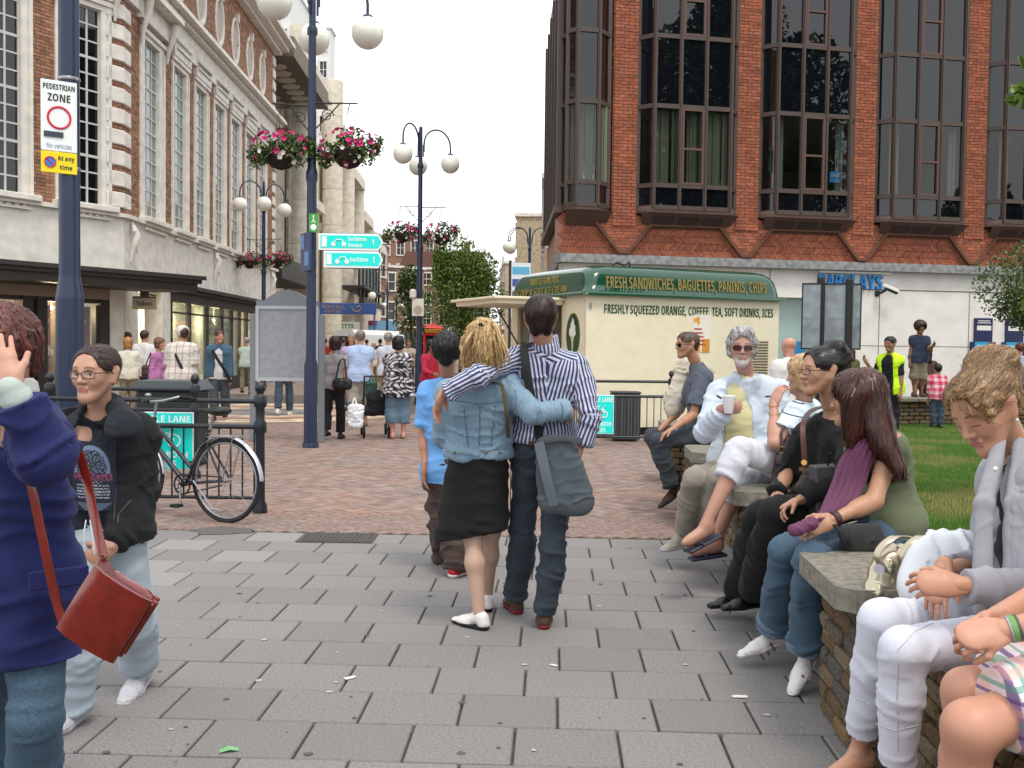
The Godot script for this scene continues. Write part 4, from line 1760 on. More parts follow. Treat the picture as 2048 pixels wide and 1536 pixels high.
	m.box(V(-4.1,7.5,-0.1),V(7.9,5.7,0.03))
	fpart(o,"side_glass",m.mesh(),tinted,ts)
	m = MB.new()
	m.box(V(-4.1,4.66,0.02),V(8.1,0.16,0.3))
	fpart(o,"side_sill",m.mesh(),rim,ts)
	var fx := func(px: float,d: float) -> float:
		return (P(px,690,d) - at).dot(V(u.x,0,u.y))
	var bt := thing("wall_lettering","blue raised capital letters of the bank sign on the white wall","sign",o.transform * V(fx.call(1701,25.3),3.17,-0.2),o.rotation.y)
	var blue := mat("sign blue",C(0.1,0.5,0.75),0.4)
	var letters := "BARCLAYS"
	for i in 8:
		text_part(bt,letters[i],0.19,0.34,blue,TI(V(-0.77 + i * 0.22,0,0.05)),true,"letter",0.09)
	var lx := o.transform * V(fx.call(1711,25.3),3.4,-0.12)
	var strip := thing("strip_light","thin white strip light above the blue letters","light",lx,o.rotation.y)
	m = MB.new()
	m.cbox(Vector3.ZERO,V(1.95,0.06,0.08),0.01)
	part(strip,"housing",m.mesh(),mat("strip white",C(0.9,0.9,0.88),0.4))
	m = MB.new()
	for s in [-1.0,1.0]:
		m.box(V(s * 0.8,0,-0.06),V(0.04,0.04,0.06))
	part(strip,"bracket",m.mesh(),conc)
	var cc := thing("security_camera","white bullet security camera on the white bank wall","camera",o.transform * V(fx.call(1772,25.4),2.9,-0.2),o.rotation.y)
	m = MB.new()
	m.cbox(V(0.03,0.12,0.3),V(0.44,0.09,0.12),0.02,Basis(Vector3.BACK,-0.35))
	part(cc,"hood",m.mesh(),mat("strip white",Color.WHITE))
	m = MB.new()
	m.cbox(V(0.05,0.07,0.3),V(0.36,0.08,0.1),0.02,Basis(Vector3.BACK,-0.35))
	part(cc,"housing",m.mesh(),mat("cam black",C(0.06,0.06,0.06),0.4))
	m = MB.new()
	m.tube([V(-0.16,0.0,0),V(-0.16,0.0,0.12),V(-0.1,0.06,0.28)],0.03,8)
	m.box(V(-0.16,0,0.01),V(0.1,0.14,0.03))
	part(cc,"arm",m.mesh(),mat("dark metal",Color.WHITE))
	var navy := mat("machine navy",C(0.08,0.12,0.3),0.4)
	for i in 2:
		var ax: float = fx.call(1974 + i * 73,26.0)
		var am := thing("cash_machine",["navy and cyan cash machine surround nearer the kiosk","navy and cyan cash machine surround at the right edge of the picture"][i],"cash machine",o.transform * V(ax,0,-0.2),o.rotation.y,"cash machines in the bank wall")
		m = MB.new()
		m.box(V(0,2.05,0.03),V(0.5,0.6,0.06))
		m.box(V(-0.3,1.2,0.03),V(0.1,1.1,0.06))
		m.box(V(0.3,1.2,0.03),V(0.1,1.1,0.06))
		m.box(V(0,0.85,0.03),V(0.5,0.4,0.06))
		part(am,"surround",m.mesh(),navy)
		m = MB.new()
		m.box(V(0,1.65,0.035),V(0.5,0.2,0.07))
		var cp := part(am,"cyan_panel",m.mesh(),mat("machine cyan",C(0.15,0.6,0.78),0.4))
		text_part(cp,"Free to use",0.36,0.07,mat("print white",Color.WHITE),TI(V(0,1.65,0.072)),true,"lettering",0.004)
		m = MB.new()
		m.box(V(0,2.1,0.064),V(0.4,0.12,0.01))
		m.box(V(0,2.28,0.064),V(0.34,0.02,0.01))
		m.box(V(0,2.23,0.064),V(0.38,0.02,0.01))
		part(am,"notice",m.mesh(),mat("print white",Color.WHITE))
		m = MB.new()
		m.box(V(0,1.3,0.01),V(0.5,0.48,0.03))
		part(am,"screen",m.mesh(),mat("screen grey",C(0.2,0.22,0.23),0.2))
# ---------------------------------------------------------------- kiosk,boards,railings,lamps
func rounded_ring(x0: float,x1: float,z0: float,z1: float,r: float,y: float) -> Array:
	var out := []
	for q in [[x1 - r,z1 - r,0.0],[x0 + r,z1 - r,1.0],[x0 + r,z0 + r,2.0],[x1 - r,z0 + r,3.0]]:
		for k in 6:
			var an: float = (q[2] + k / 5.0) * PI / 2
			out.append(V(q[0] + cos(an) * r,y,q[1] + sin(an) * r))
	return out
func make_kiosk() -> void:
	var at := P(1172,690,17.8) * V(1,0,1)
	var u := W2(0.92,-0.39).normalized()
	var o := thing("snack_kiosk","cream snack kiosk with a rounded dark green roof and gold lettering","kiosk",at,atan2(-u.y,u.x))
	var cream := mat("kiosk cream",C(0.92,0.885,0.775),0.45,{"tex": noise_tex(0.02,0.95,1.02,256,80,4),"tri": true,"scale": 0.5})
	var green := mat("kiosk green",C(0.025,0.26,0.17),0.22,{"coat": 0.6})
	var dkgreen := mat("letter green",C(0.06,0.28,0.17),0.5)
	var gold := mat("letter gold",C(0.53,0.47,0.25),0.5)
	var L := 4.03
	var D := 3.3
	var m := MB.new()
	m.cbox(V(L * 0.5,1.26,-0.03),V(L,2.32,0.06),0.008)
	m.box(V(L - 0.03,1.26,-D * 0.5),V(0.06,2.3,D - 0.14))
	m.box(V(L * 0.5,1.26,-D + 0.03),V(L,2.3,0.06))
	m.box(V(0.03,1.26,-0.52),V(0.06,2.3,0.9))
	m.box(V(0.03,1.26,-D + 0.19),V(0.06,2.3,0.24))
	m.box(V(0.03,0.6,-2.0),V(0.06,0.98,2.08))
	m.box(V(0.03,2.36,-2.0),V(0.06,0.1,2.08))
	part(o,"wall",m.mesh(),cream)
	m = MB.new()
	m.box(V(L * 0.5,0.06,-D * 0.5),V(L - 0.1,0.12,D - 0.1))
	part(o,"plinth",m.mesh(),mat("plinth dark",C(0.12,0.12,0.12),0.8))
	m = MB.new()
	m.box(V(L * 0.5,0.14,-D * 0.5),V(L - 0.14,0.03,D - 0.14))
	m.box(V(2.2,1.2,-1.6),V(0.06,2.1,2.9))
	part(o,"inside",m.mesh(),mat("kiosk inside",C(0.7,0.68,0.62),0.8))
	m = MB.new()
	m.box(V(0.25,1.12,-2.0),V(0.5,0.05,2.0))
	part(o,"counter",m.mesh(),mat("steel",C(0.6,0.6,0.62),0.35,{"metal": 0.8}))
	for k in 6:
		m = MB.new()
		m.lathe(V(0.2 + 0.05 * (k % 2),1.145,-1.3 - k * 0.27),[W2(0.05,0.0),W2(0.06,0.02),W2(0.06,0.2 + 0.06 * (k % 3)),W2(0.02,0.26 + 0.06 * (k % 3)),W2(0.02,0.32 + 0.05 * (k % 3))],10)
		part(o,"jar",m.mesh(),mat("jar %d" % (k % 3),[C(0.75,0.76,0.78),C(0.5,0.2,0.16),C(0.8,0.75,0.6)][k % 3],0.3))
	m = MB.new()
	var steps := [[2.40,0.13,0.1],[2.46,0.13,0.1],[2.47,0.04,0.2],[2.62,0.02,0.22],[2.76,-0.01,0.25],[2.85,-0.06,0.28],[2.91,-0.14,0.3],[2.945,-0.26,0.34],[2.955,-0.5,0.4]]
	var rings := []
	for s in steps:
		rings.append(rounded_ring(-s[1],L + s[1],-D - s[1],s[1],s[2],s[0]))
	for r in rings:
		r.reverse()
	m.loft(rings)
	var roof := part(o,"roof",m.mesh(),green)
	var tilt := Basis(Vector3.RIGHT,-0.12)
	text_part(roof,"FRESH SANDWICHES, BAGUETTES, PANINIS, CHIPS",3.35,0.24,gold,Transform3D(tilt,V(L * 0.505,2.62,0.03)))
	var lt := Transform3D(Basis(Vector3.UP,-PI / 2) * tilt,V(-0.03,2.62,-1.75))
	text_part(roof,"MULTI FLAVOUR",1.25,0.13,gold,lt * TI(V(0,0.12,-0.012)),false)
	text_part(roof,"SCOOP & SOFT ICE CREAM",2.3,0.13,gold,lt * TI(V(-0.1,-0.08,0.0)),false)
	text_part(o,"FRESHLY SQUEEZED ORANGE, COFFEE, TEA, SOFT DRINKS, ICES",3.55,0.19,dkgreen,TI(V(L * 0.525,2.16,0.002)))
	m = MB.new()
	m.tube([V(0.7,2.95,-0.5),V(0.85,3.03,-0.5),V(1.0,2.98,-0.5),V(1.1,3.05,-0.5),V(1.12,2.95,-0.5)],0.02,6)
	part(roof,"vent_pipe",m.mesh(),mat("dark metal",Color.WHITE))
	var oval := PackedVector2Array()
	var oval2 := PackedVector2Array()
	for k in 32:
		var an := TAU * k / 32.0
		oval.append(W2(cos(an) * 0.27,sin(an) * 0.39))
		oval2.append(W2(cos(an) * 0.255,sin(an) * 0.375))
	var ot := Transform3D(Basis(Vector3.UP,-PI / 2),V(-0.002,1.72,-0.5))
	m = MB.new()
	m.prism(oval,Vector3.ZERO,Basis.IDENTITY,0.006)
	var ov := fpart(o,"ice_cream_sign",m.mesh(),gold,ot)
	m = MB.new()
	m.prism(oval2,V(0,0,0.002),Basis.IDENTITY,0.009)
	part(ov,"panel",m.mesh(),dkgreen)
	m = MB.new()
	m.prism(PackedVector2Array([W2(-0.09,0.0),W2(-0.03,-0.12),W2(-0.02,-0.33),W2(0.02,-0.33),W2(0.03,-0.12),W2(0.09,0.0)]),V(0,0,0.01),Basis.IDENTITY,0.006)
	part(ov,"cone",m.mesh(),mat("wafer",C(0.86,0.76,0.55),0.7))
	m = MB.new()
	var swirl := PackedVector2Array([W2(-0.1,-0.02),W2(0.1,-0.02),W2(0.13,0.03),W2(0.1,0.09),W2(0.11,0.14),W2(0.06,0.19),W2(0.05,0.25),W2(0.0,0.3),W2(-0.02,0.24),W2(-0.07,0.2),W2(-0.07,0.14),W2(-0.12,0.1),W2(-0.13,0.03)])
	m.prism(swirl,V(0,0,0.011),Basis.IDENTITY,0.007)
	part(ov,"ice",m.mesh(),mat("ice white",C(0.92,0.91,0.88),0.6))
	m = MB.new()
	m.box(V(0.1,0.27,0.016),V(0.035,0.2,0.004),Basis(Vector3.BACK,0.5))
	part(ov,"flake",m.mesh(),mat("flake",C(0.3,0.12,0.07),0.7))
	m = MB.new()
	m.cbox(V(-0.68,2.36,-1.95),V(1.4,0.05,2.3),0.01)
	m.cbox(V(-0.66,2.30,-1.95),V(1.26,0.09,2.14),0.01)
	var flap := part(o,"hatch_flap",m.mesh(),cream)
	for z in [-0.95,-2.9]:
		m = MB.new()
		m.tube([V(-0.5,2.28,z),V(-0.03,1.55,z)],0.015,6)
		part(flap,"gas_strut",m.mesh(),mat("dark metal",Color.WHITE))
	m = MB.new()
	m.tube([V(0.0,2.28,-1.3),V(-0.1,2.1,-1.35),V(-0.3,2.18,-1.4),V(-0.35,2.29,-1.42)],0.014,6)
	part(flap,"cable",m.mesh(),mat("dark metal",Color.WHITE))
	m = MB.new()
	m.cbox(V(0.07,2.22,0.012),V(0.03,0.1,0.03),0.005)
	part(o,"hook",m.mesh(),mat("steel",Color.WHITE))
	m = MB.new()
	m.box(V(2.33,1.78,0.004),V(0.37,0.68,0.008))
	var poster := part(o,"poster",m.mesh(),mat("poster print",C(0.9,0.88,0.84),0.5))
	m = MB.new()
	m.box(V(2.42,1.56,0.01),V(0.16,0.24,0.004))
	m.box(V(2.24,1.6,0.01),V(0.12,0.3,0.004))
	part(poster,"drink_print",m.mesh(),mat("juice",C(0.8,0.55,0.2),0.5))
	m = MB.new()
	for k in 5:
		m.box(V(2.25 + 0.02 * k,1.86 - k * 0.07,0.012),V(0.16,0.025,0.003))
	part(poster,"print_lines",m.mesh(),mat("print red",C(0.7,0.25,0.2),0.5))
	m = MB.new()
	m.box(V(2.22,2.03,0.01),V(0.12,0.07,0.004),Basis(Vector3.BACK,0.4))
	m.box(V(2.25,2.0,0.011),V(0.05,0.12,0.004),Basis(Vector3.BACK,0.3))
	part(poster,"emblem",m.mesh(),mat("orange",C(0.9,0.6,0.15),0.5))
	for k in 13:
		m = MB.new()
		m.box(V(3.62,1.02 + k * 0.052,0.008),V(0.34,0.022,0.02),Basis(Vector3.RIGHT,0.5))
		part(o,"louvre",m.mesh(),mat("louvre",C(0.55,0.5,0.4),0.6))
	m = MB.new()
	m.cbox(V(0.32,1.2,0),V(0.64,2.0,0.04),0.006)
	var door := fpart(o,"side_door",m.mesh(),cream,Transform3D(Basis(Vector3.UP,0.25),V(L + 0.02,0.1,-0.9)))
	text_part(door,"CREAM",0.5,0.15,mat("print red",Color.WHITE),TI(V(0.28,1.72,0.022)))
	text_part(door,"CREAM",0.5,0.12,mat("banner blue",Color.WHITE),TI(V(0.28,1.28,0.022)))
	text_part(door,"ICES",0.4,0.12,mat("print red",Color.WHITE),TI(V(0.3,1.0,0.022)))
var rail_black: StandardMaterial3D
func rail_post(parent: Node3D,at: Vector3,h: float) -> void:
	var m := MB.new()
	m.lathe(at,[W2(0.065,0.0),W2(0.065,0.06),W2(0.045,0.1),W2(0.04,h - 0.42),W2(0.058,h - 0.40),W2(0.058,h - 0.32),W2(0.04,h - 0.3),W2(0.04,h - 0.19),W2(0.058,h - 0.17),W2(0.058,h - 0.09),W2(0.03,h - 0.07),W2(0.03,h - 0.055),W2(0.048,h - 0.03),W2(0.05,h),W2(0.036,h + 0.035),W2(0.0,h + 0.05)],14)
	part(parent,"post",m.mesh(),rail_black)
# a to b on the ground
func railing(called: String,label: String,a: Vector3,b: Vector3,h: float,posts: Array,bars := true) -> Node3D:
	var o := thing(called,label,"railing",a,0.0)
	var d := b - a
	for q in posts:
		rail_post(o,d * q,h)
	var m := MB.new()
	for y in [h - 0.13,h - 0.36,0.13]:
		m = MB.new()
		m.tube([V(0,y,0),d + V(0,y,0)],0.022 if y > 0.5 else 0.016,8)
		part(o,"rail",m.mesh(),rail_black)
	if bars:
		var n := int(d.length() / 0.105)
		m = MB.new()
		m.tube([V(0,0.13,0),V(0,h - 0.36,0)],0.008,6)
		var bm := m.mesh()
		for i in n:
			part(o,"bar",bm,rail_black,d * ((i + 0.5) / n))
	return o
func cycle_sign(at: Vector3,label: String,w: float,h: float,turn: float) -> void:
	var o := thing("cycle_lane_sign",label,"sign",at,turn)
	var turq := mat("sign turquoise",C(0.0,0.9,0.86),0.35)
	var white := mat("sign white",C(0.93,0.95,0.95),0.35)
	var m := MB.new()
	m.cbox(Vector3.ZERO,V(w,h,0.012),0.003)
	part(o,"border",m.mesh(),white)
	m = MB.new()
	m.box(V(0,0,0.003),V(w * 0.96,h * 0.96,0.012))
	part(o,"board",m.mesh(),turq)
	text_part(o,"CYCLE LANE",w * 0.9,h * 0.12,white,TI(V(0,h * 0.38,0.009)),true,"lettering",0.004)
	text_part(o,"LOOK BOTH",w * 0.8,h * 0.11,white,TI(V(0,-h * 0.24,0.009)),true,"lettering",0.004)
	text_part(o,"WAYS",w * 0.4,h * 0.11,white,TI(V(0,-h * 0.4,0.009)),true,"lettering",0.004)
	m = MB.new()
	for s in [-1.0,1.0]:
		var ring := []
		for k in 17:
			var an := TAU * k / 16.0
			ring.append(V(s * w * 0.16 + cos(an) * w * 0.11,h * 0.0 + sin(an) * w * 0.11,0.011))
		m.tube(ring,0.008,5,false)
	m.tube([V(-w * 0.16,0,0.011),V(-w * 0.05,h * 0.13,0.011),V(w * 0.12,h * 0.13,0.011),V(w * 0.16,0,0.011)],0.007,5)
	m.tube([V(-w * 0.1,h * 0.2,0.011),V(-w * 0.02,h * 0.2,0.011)],0.009,5)
	m.tube([V(w * 0.16,0,0.011),V(w * 0.09,h * 0.21,0.011),V(w * 0.19,h * 0.22,0.011)],0.007,5)
	m.tube([V(w * 0.12,h * 0.13,0.011),V(0,0,0.011),V(-w * 0.05,h * 0.13,0.011)],0.006,5)
	part(o,"bicycle_symbol",m.mesh(),white)
func make_railings() -> void:
	rail_black = mat("rail paint",C(0.11,0.125,0.16),0.35,{"tex": noise_tex(0.05,0.8,1.1,256,90,4),"tri": true,"scale": 1.0})
	var a := G(520,1025)
	var b := a + V(-2.55,0,-0.06)
	railing("railing","near black railing that the bicycle leans on",a,b,1.13,[0.0,0.98])
	cycle_sign((a + b) * 0.5 + V(0.4,0.63,-0.035),"turquoise cycle lane board fixed behind the bicycle",0.52,0.52,0.0)
	var c := P(390,775,11.5)
	var d := P(100,773,11.5)
	railing("railing","far black railing in front of the dark green bin",c * V(1,0,1),d * V(1,0,1),1.12,[0.0,1.0])
	a = P(1345,690,16.0) * V(1,0,1)
	b = P(1120,690,15.85) * V(1,0,1)
	railing("railing","black railing in front of the cream kiosk",a,b,1.12,[0.0,0.97])
	cycle_sign(P(1200,829,15.8),"turquoise cycle lane board on the kiosk railing",0.42,0.6,0.0)
	var o := thing("utility_box","ribbed dark grey box behind the kiosk railing","box",P(1255,690,16.6) * V(1,0,1))
	var m := MB.new()
	m.cbox(V(0,0.4,-0.2),V(0.46,0.74,0.4),0.015)
	part(o,"body",m.mesh(),mat("box grey",C(0.3,0.32,0.33),0.6))
	for k in 8:
		m = MB.new()
		m.box(V(-0.18 + k * 0.052,0.4,0.01),V(0.022,0.66,0.03))
		part(o,"rib",m.mesh(),mat("box grey",Color.WHITE))
	m = MB.new()
	m.cbox(V(0,0.785,-0.2),V(0.48,0.03,0.42),0.012)
	part(o,"lid",m.mesh(),mat("lid grey",C(0.2,0.21,0.22),0.6))
	o = thing("street_bin","large dark green street bin with a flat grey lid","bin",P(330,690,12.4) * V(1,0,1))
	m = MB.new()
	m.cbox(V(0,0.47,-0.3),V(0.72,0.94,0.55),0.03)
	part(o,"body",m.mesh(),mat("bin green",C(0.1,0.16,0.14),0.5))
	m = MB.new()
	m.prism(PackedVector2Array([W2(-0.42,0.94),W2(0.42,0.94),W2(0.34,1.05),W2(-0.34,1.05)]),V(0,0,-0.6),Basis.IDENTITY,0.62)
	part(o,"lid",m.mesh(),mat("bin lid",C(0.32,0.35,0.36),0.5))
# ---------------------------------------------------------------- lamp posts
func globe_lamp(label: String,at: Vector3,h: float,turn: float,arms: Array) -> Node3D:
	var o := thing("street_lamp",label,"street lamp",at,turn,"globe street lamps")
	var blue := mat("lamp blue",C(0.12,0.17,0.28),0.35)
	var m := MB.new()
	m.lathe(Vector3.ZERO,[W2(0.12,0.0),W2(0.12,0.05),W2(0.1,0.08),W2(0.1,1.2),W2(0.075,1.3),W2(0.07,h * 0.55),W2(0.085,h * 0.555),W2(0.085,h * 0.57),W2(0.062,h * 0.58),W2(0.055,h * 0.85),W2(0.075,h * 0.853),W2(0.075,h * 0.865),W2(0.05,h * 0.87),W2(0.045,h - 0.03),W2(0.03,h),W2(0.0,h)],16)
	part(o,"post",m.mesh(),blue)
	var glass := mat("opal globe",C(0.93,0.925,0.88),0.25,{"sss": 0.3})
	for an in arms:
		var dir := V(cos(an),0,sin(an))
		m = MB.new()
		var path := []
		path.append(dir * 0.1 + V(0,h - 0.62,0))
		for k in 11:
			var t := PI * k / 10.0
			path.append(dir * (0.5 - 0.4 * cos(t)) + V(0,h - 0.42 + 0.4 * sin(t),0))
		path.append(dir * 0.9 + V(0,h - 0.58,0))
		m.tube(path,0.022,8)
		m.box(dir * 0.08 + V(0,h - 0.6,0),V(0.03,0.3,0.03))
		var arm := part(o,"arm",m.mesh(),blue)
		m = MB.new()
		m.lathe(dir * 0.9 + V(0,h - 0.62,0),[W2(0.09,0.0),W2(0.08,0.03),W2(0.03,0.06)],12)
		part(arm,"gallery",m.mesh(),blue)
		m = MB.new()
		m.ball(dir * 0.9 + V(0,h - 0.84,0),0.24,24)
		part(arm,"globe",m.mesh(),glass)
	return o
func flower_basket(label: String,at: Vector3,post: Vector3,size: float,seed_: int) -> void:
	var o := thing("hanging_basket",label,"flower basket",at,0.0,"hanging flower baskets")
	var m := MB.new()
	var iron := mat("dark metal",Color.WHITE)
	var toward := (post - at) * V(1,0,1)
	var dir := -toward.normalized()
	var top := V(0,size * 1.15,0)
	m.tube([toward + top,top + dir * 0.12],0.012,6)
	m.tube([toward + top - V(0,size * 0.7,0),toward * 0.55 + top - V(0,size * 0.3,0),toward * 0.25 + top],0.01,6)
	var sc := []
	for k in 14:
		var t := k / 13.0 * TAU * 1.3
		sc.append(toward * 0.6 + top + V(0,-0.18,0) + (-toward.normalized() * cos(t) + Vector3.UP * sin(t)) * 0.1 * (1.0 - k / 20.0))
	m.tube(sc,0.008,5)
	for k in 3:
		var an := TAU * k / 3.0
		m.tube([top,V(cos(an) * size * 0.35,0.0,sin(an) * size * 0.35)],0.004,4)
	part(o,"bracket",m.mesh(),iron)
	m = MB.new()
	m.lathe(V(0,0,0),[W2(0.02,-size * 0.42),W2(size * 0.22,-size * 0.36),W2(size * 0.36,-size * 0.2),W2(size * 0.4,0.0)],14)
	part(o,"basket",m.mesh(),mat("liner",C(0.16,0.12,0.1),0.95))
	var s := size
	var leaf := 0.075
	tree_leaves(o,[[V(0,s * 0.08,0),V(s * 0.66,s * 0.36,s * 0.55)],[V(s * 0.12,s * 0.24,0),V(s * 0.42,s * 0.34,s * 0.4)],[V(-s * 0.6,-s * 0.1,0.0),V(s * 0.22,s * 0.34,s * 0.3)],[V(s * 0.62,s * 0.12,0.0),V(s * 0.25,s * 0.3,s * 0.25)],[V(-s * 0.35,-s * 0.08,0.08),V(s * 0.35,s * 0.25,s * 0.35)],[V(s * 0.35,-s * 0.1,0.05),V(s * 0.35,s * 0.28,s * 0.35)]],900,leaf,[C(0.33,0.43,0.2),C(0.26,0.36,0.16),C(0.4,0.5,0.24)],"basket leaf",seed_)
	o.get_child(o.get_child_count() - 1).name = "foliage"
	var r := RandomNumberGenerator.new()
	r.seed = seed_ * 7
	var bloom := MB.new()
	var ring := []
	var rim := []
	for k in 10:
		var an := -TAU * k / 10.0
		ring.append(V(cos(an) * 0.01,-0.012,sin(an) * 0.01))
		rim.append(V(cos(an),0,sin(an)) * 0.042 * (1.0 if k % 2 else 0.85) + V(0,0.012,0))
	bloom.loft([ring,rim],true,true,false)
	var bm := bloom.mesh()
	var pets := [mat("petal pink",C(0.78,0.12,0.45),0.6),mat("petal deep",C(0.6,0.08,0.3),0.6),mat("petal white",C(0.9,0.88,0.86),0.6)]
	for i in 44:
		var dirn := V(r.randfn(),r.randfn() * 0.9 + 0.1,absf(r.randfn()) * 0.8 + 0.15).normalized()
		var p := dirn * V(s * 0.7,s * 0.48,s * 0.62) + V(0,s * 0.06,0)
		var b := Basis(Quaternion(Vector3.UP,(dirn + V(r.randfn(),r.randfn(),r.randfn()) * 0.25).normalized()))
		var f := part(o,"flower",bm,pets[2 if (p.y < 0.02 and r.randf() < 0.65) else (0 if r.randf() < 0.7 else 1)])
		f.transform = Transform3D(b.scaled(Vector3.ONE * r.randf_range(0.75,1.15)),p)
func make_lamps() -> void:
	var blue := mat("lamp blue",C(0.12,0.17,0.28),0.35)
	var at := P(140,690,10.0) * V(1,0,1)
	var o := thing("lamp_column","thick dark blue lamp column carrying the pedestrian zone sign","lamp post",at)
	var m := MB.new()
	m.lathe(Vector3.ZERO,[W2(0.13,0),W2(0.13,1.92),W2(0.128,1.95),W2(0.1,2.12),W2(0.098,2.14),W2(0.09,7.5),W2(0.0,7.5)],20)
	part(o,"post",m.mesh(),blue)
	m = MB.new()
	m.box(V(0.0,1.2,0.128),V(0.09,1.0,0.006))
	part(o,"hatch",m.mesh(),blue)
	m = MB.new()
	for y in [3.15,4.0]:
		m.lathe(V(0,y,0),[W2(0.1,0),W2(0.103,0.005),W2(0.103,0.025),W2(0.1,0.03)],20)
	part(o,"strap",m.mesh(),mat("steel",C(0.6,0.6,0.62),0.35,{"metal": 0.8}))
	var mid := P(118,254,9.85)
	var s := thing("pedestrian_zone_sign","white pedestrian zone sign above a yellow no waiting plate on the thick post","sign",mid,0.62)
	var white := mat("sign white",C(0.93,0.95,0.95),0.35)
	m = MB.new()
	m.cbox(V(0,0.1,0),V(0.32,0.66,0.012),0.004)
	part(s,"white_plate",m.mesh(),white)
	m = MB.new()
	m.cbox(V(0,-0.335,0),V(0.32,0.2,0.012),0.004)
	part(s,"yellow_plate",m.mesh(),mat("sign yellow",C(0.95,0.85,0.05),0.4))
	var ink := mat("sign ink",C(0.07,0.08,0.12),0.5)
	text_part(s,"PEDESTRIAN",0.28,0.05,ink,TI(V(0,0.37,0.008)),true,"lettering",0.003)
	text_part(s,"ZONE",0.2,0.07,ink,TI(V(0,0.27,0.008)),true,"lettering",0.003)
	text_part(s,"No vehicles",0.22,0.045,mat("sign grey",C(0.55,0.6,0.66),0.5),TI(V(0.0,-0.18,0.008)),false,"lettering",0.003)
	text_part(s,"At any",0.15,0.055,ink,TI(V(0.06,-0.3,0.008)),true,"lettering",0.003)
	text_part(s,"time",0.11,0.045,ink,TI(V(0.06,-0.375,0.008)),true,"lettering",0.003)
	m = MB.new()
	var ring := []
	for k in 25:
		var an := TAU * k / 24.0
		ring.append(V(cos(an) * 0.1,0.085 + sin(an) * 0.1,0.008))
	m.tube(ring,0.011,6,false)
	part(s,"red_ring",m.mesh(),mat("sign red",C(0.85,0.08,0.25),0.4))
	m = MB.new()
	m.box(V(-0.05,-0.075,0.012),V(0.17,0.05,0.012))
	part(s,"sticker",m.mesh(),mat("sticker",C(0.22,0.25,0.3),0.6))
	m = MB.new()
	m.tube([V(-0.08,-0.335,0.0),V(-0.08,-0.335,0.01)],0.05,18)
	part(s,"blue_disc",m.mesh(),mat("sign blue disc",C(0.1,0.5,0.85),0.4))
	m = MB.new()
	ring = []
	for k in 21:
		var an := TAU * k / 20.0
		ring.append(V(-0.08 + cos(an) * 0.048,-0.335 + sin(an) * 0.048,0.011))
	m.tube(ring,0.006,5,false)
	m.tube([V(-0.113,-0.302,0.011),V(-0.047,-0.368,0.011)],0.006,5)
	part(s,"no_waiting_ring",m.mesh(),mats["sign red"])
	m = MB.new()
	for y in [0.3,-0.3]:
		m.box(V(0.0,y,-0.02),V(0.26,0.03,0.03))
	part(s,"bracket",m.mesh(),mats["steel"])
	var p2 := P(622,690,15.1) * V(1,0,1)
	globe_lamp("tall blue lamp post beside the grey notice board, its globes cut by the top edge",p2,7.0,0.0,[-0.65,1.98,4.55])
	var p3 := P(838,690,26.3) * V(1,0,1)
	globe_lamp("three globe lamp post standing free against the sky",p3,7.0,0.0,[-0.65,1.98,4.55])
	var p4 := P(527,690,35.0) * V(1,0,1)
	globe_lamp("three globe lamp post in front of the brick store",p4,6.9,0.0,[2.37,1.33,-0.95])
	var p5 := P(1057,690,43.0) * V(1,0,1)
	globe_lamp("globe lamp post behind the kiosk roof",p5,6.4,0.0,[0.1,PI * 0.93,PI * 1.15])
	var p6 := P(774,690,62.0) * V(1,0,1)
	globe_lamp("small distant globe lamp nearer than the other far ones",p6,5.2,0.0,[0.1,PI * 0.95])
	var p7 := P(792,690,78.0) * V(1,0,1)
	globe_lamp("furthest tiny globe lamp in the street",p7,5.2,0.0,[0.1,PI * 0.95,PI * 1.6])
	flower_basket("pink and white flower basket left of the tall blue lamp post",P(562,305,15.0),p2,0.6,3)
	flower_basket("pink and white flower basket right of the tall blue lamp post",P(698,303,15.1),p2,0.6,4)
	flower_basket("flower basket left of the free standing lamp post",P(801,467,26.3),p3,0.6,5)
	flower_basket("flower basket right of the free standing lamp post above the tree",P(882,470,26.3),p3,0.6,6)
	flower_basket("flower basket left of the lamp before the brick store",P(500,522,35.0),p4,0.62,7)
	flower_basket("flower basket right of the lamp before the brick store",P(556,521,35.0),p4,0.62,8)
	var turq := mat("sign turquoise",C(0.0,0.9,0.86),0.35)
	for i in 2:
		var w: float = [0.93,0.85][i]
		var c := P([702,707][i],[484,519][i],14.98)
		var ds := thing("direction_sign",["upper turquoise arrow direction sign with white lettering","lower turquoise arrow direction sign with white lettering"][i],"sign",c,0.05,"cycle route arrow signs")
		var hh := 0.24
		var shape := func(k: float) -> PackedVector2Array:
			return PackedVector2Array([W2(-w * 0.5 + k,-hh * 0.5 + k),W2(w * 0.42,-hh * 0.5 + k),W2(w * 0.5 - k,0),W2(w * 0.42,hh * 0.5 - k),W2(-w * 0.5 + k,hh * 0.5 - k)])
		m = MB.new()
		m.prism(shape.call(0.0),V(0,0,-0.006),Basis.IDENTITY,0.012)
		part(ds,"border",m.mesh(),white)
		m = MB.new()
		m.prism(shape.call(0.03),V(0,0,0.004),Basis.IDENTITY,0.006)
		part(ds,"panel",m.mesh(),turq)
		m = MB.new()
		m.box(V(0,0,-0.03),V(w * 0.9,hh * 1.1,0.02))
		part(ds,"back_plate",m.mesh(),mat("board grey",C(0.5,0.52,0.54),0.5))
		m = MB.new()
		m.box(V(-w * 0.41,0,0.012),V(0.07,0.15,0.004))
		m.tube([V(-w * 0.27,-0.03,0.014),V(-w * 0.22,0.03,0.014),V(-w * 0.14,0.03,0.014),V(-w * 0.11,-0.03,0.014)],0.008,5)
		m.ball(V(-w * 0.27,-0.035,0.012),0.035,10,V(1,1,0.15))
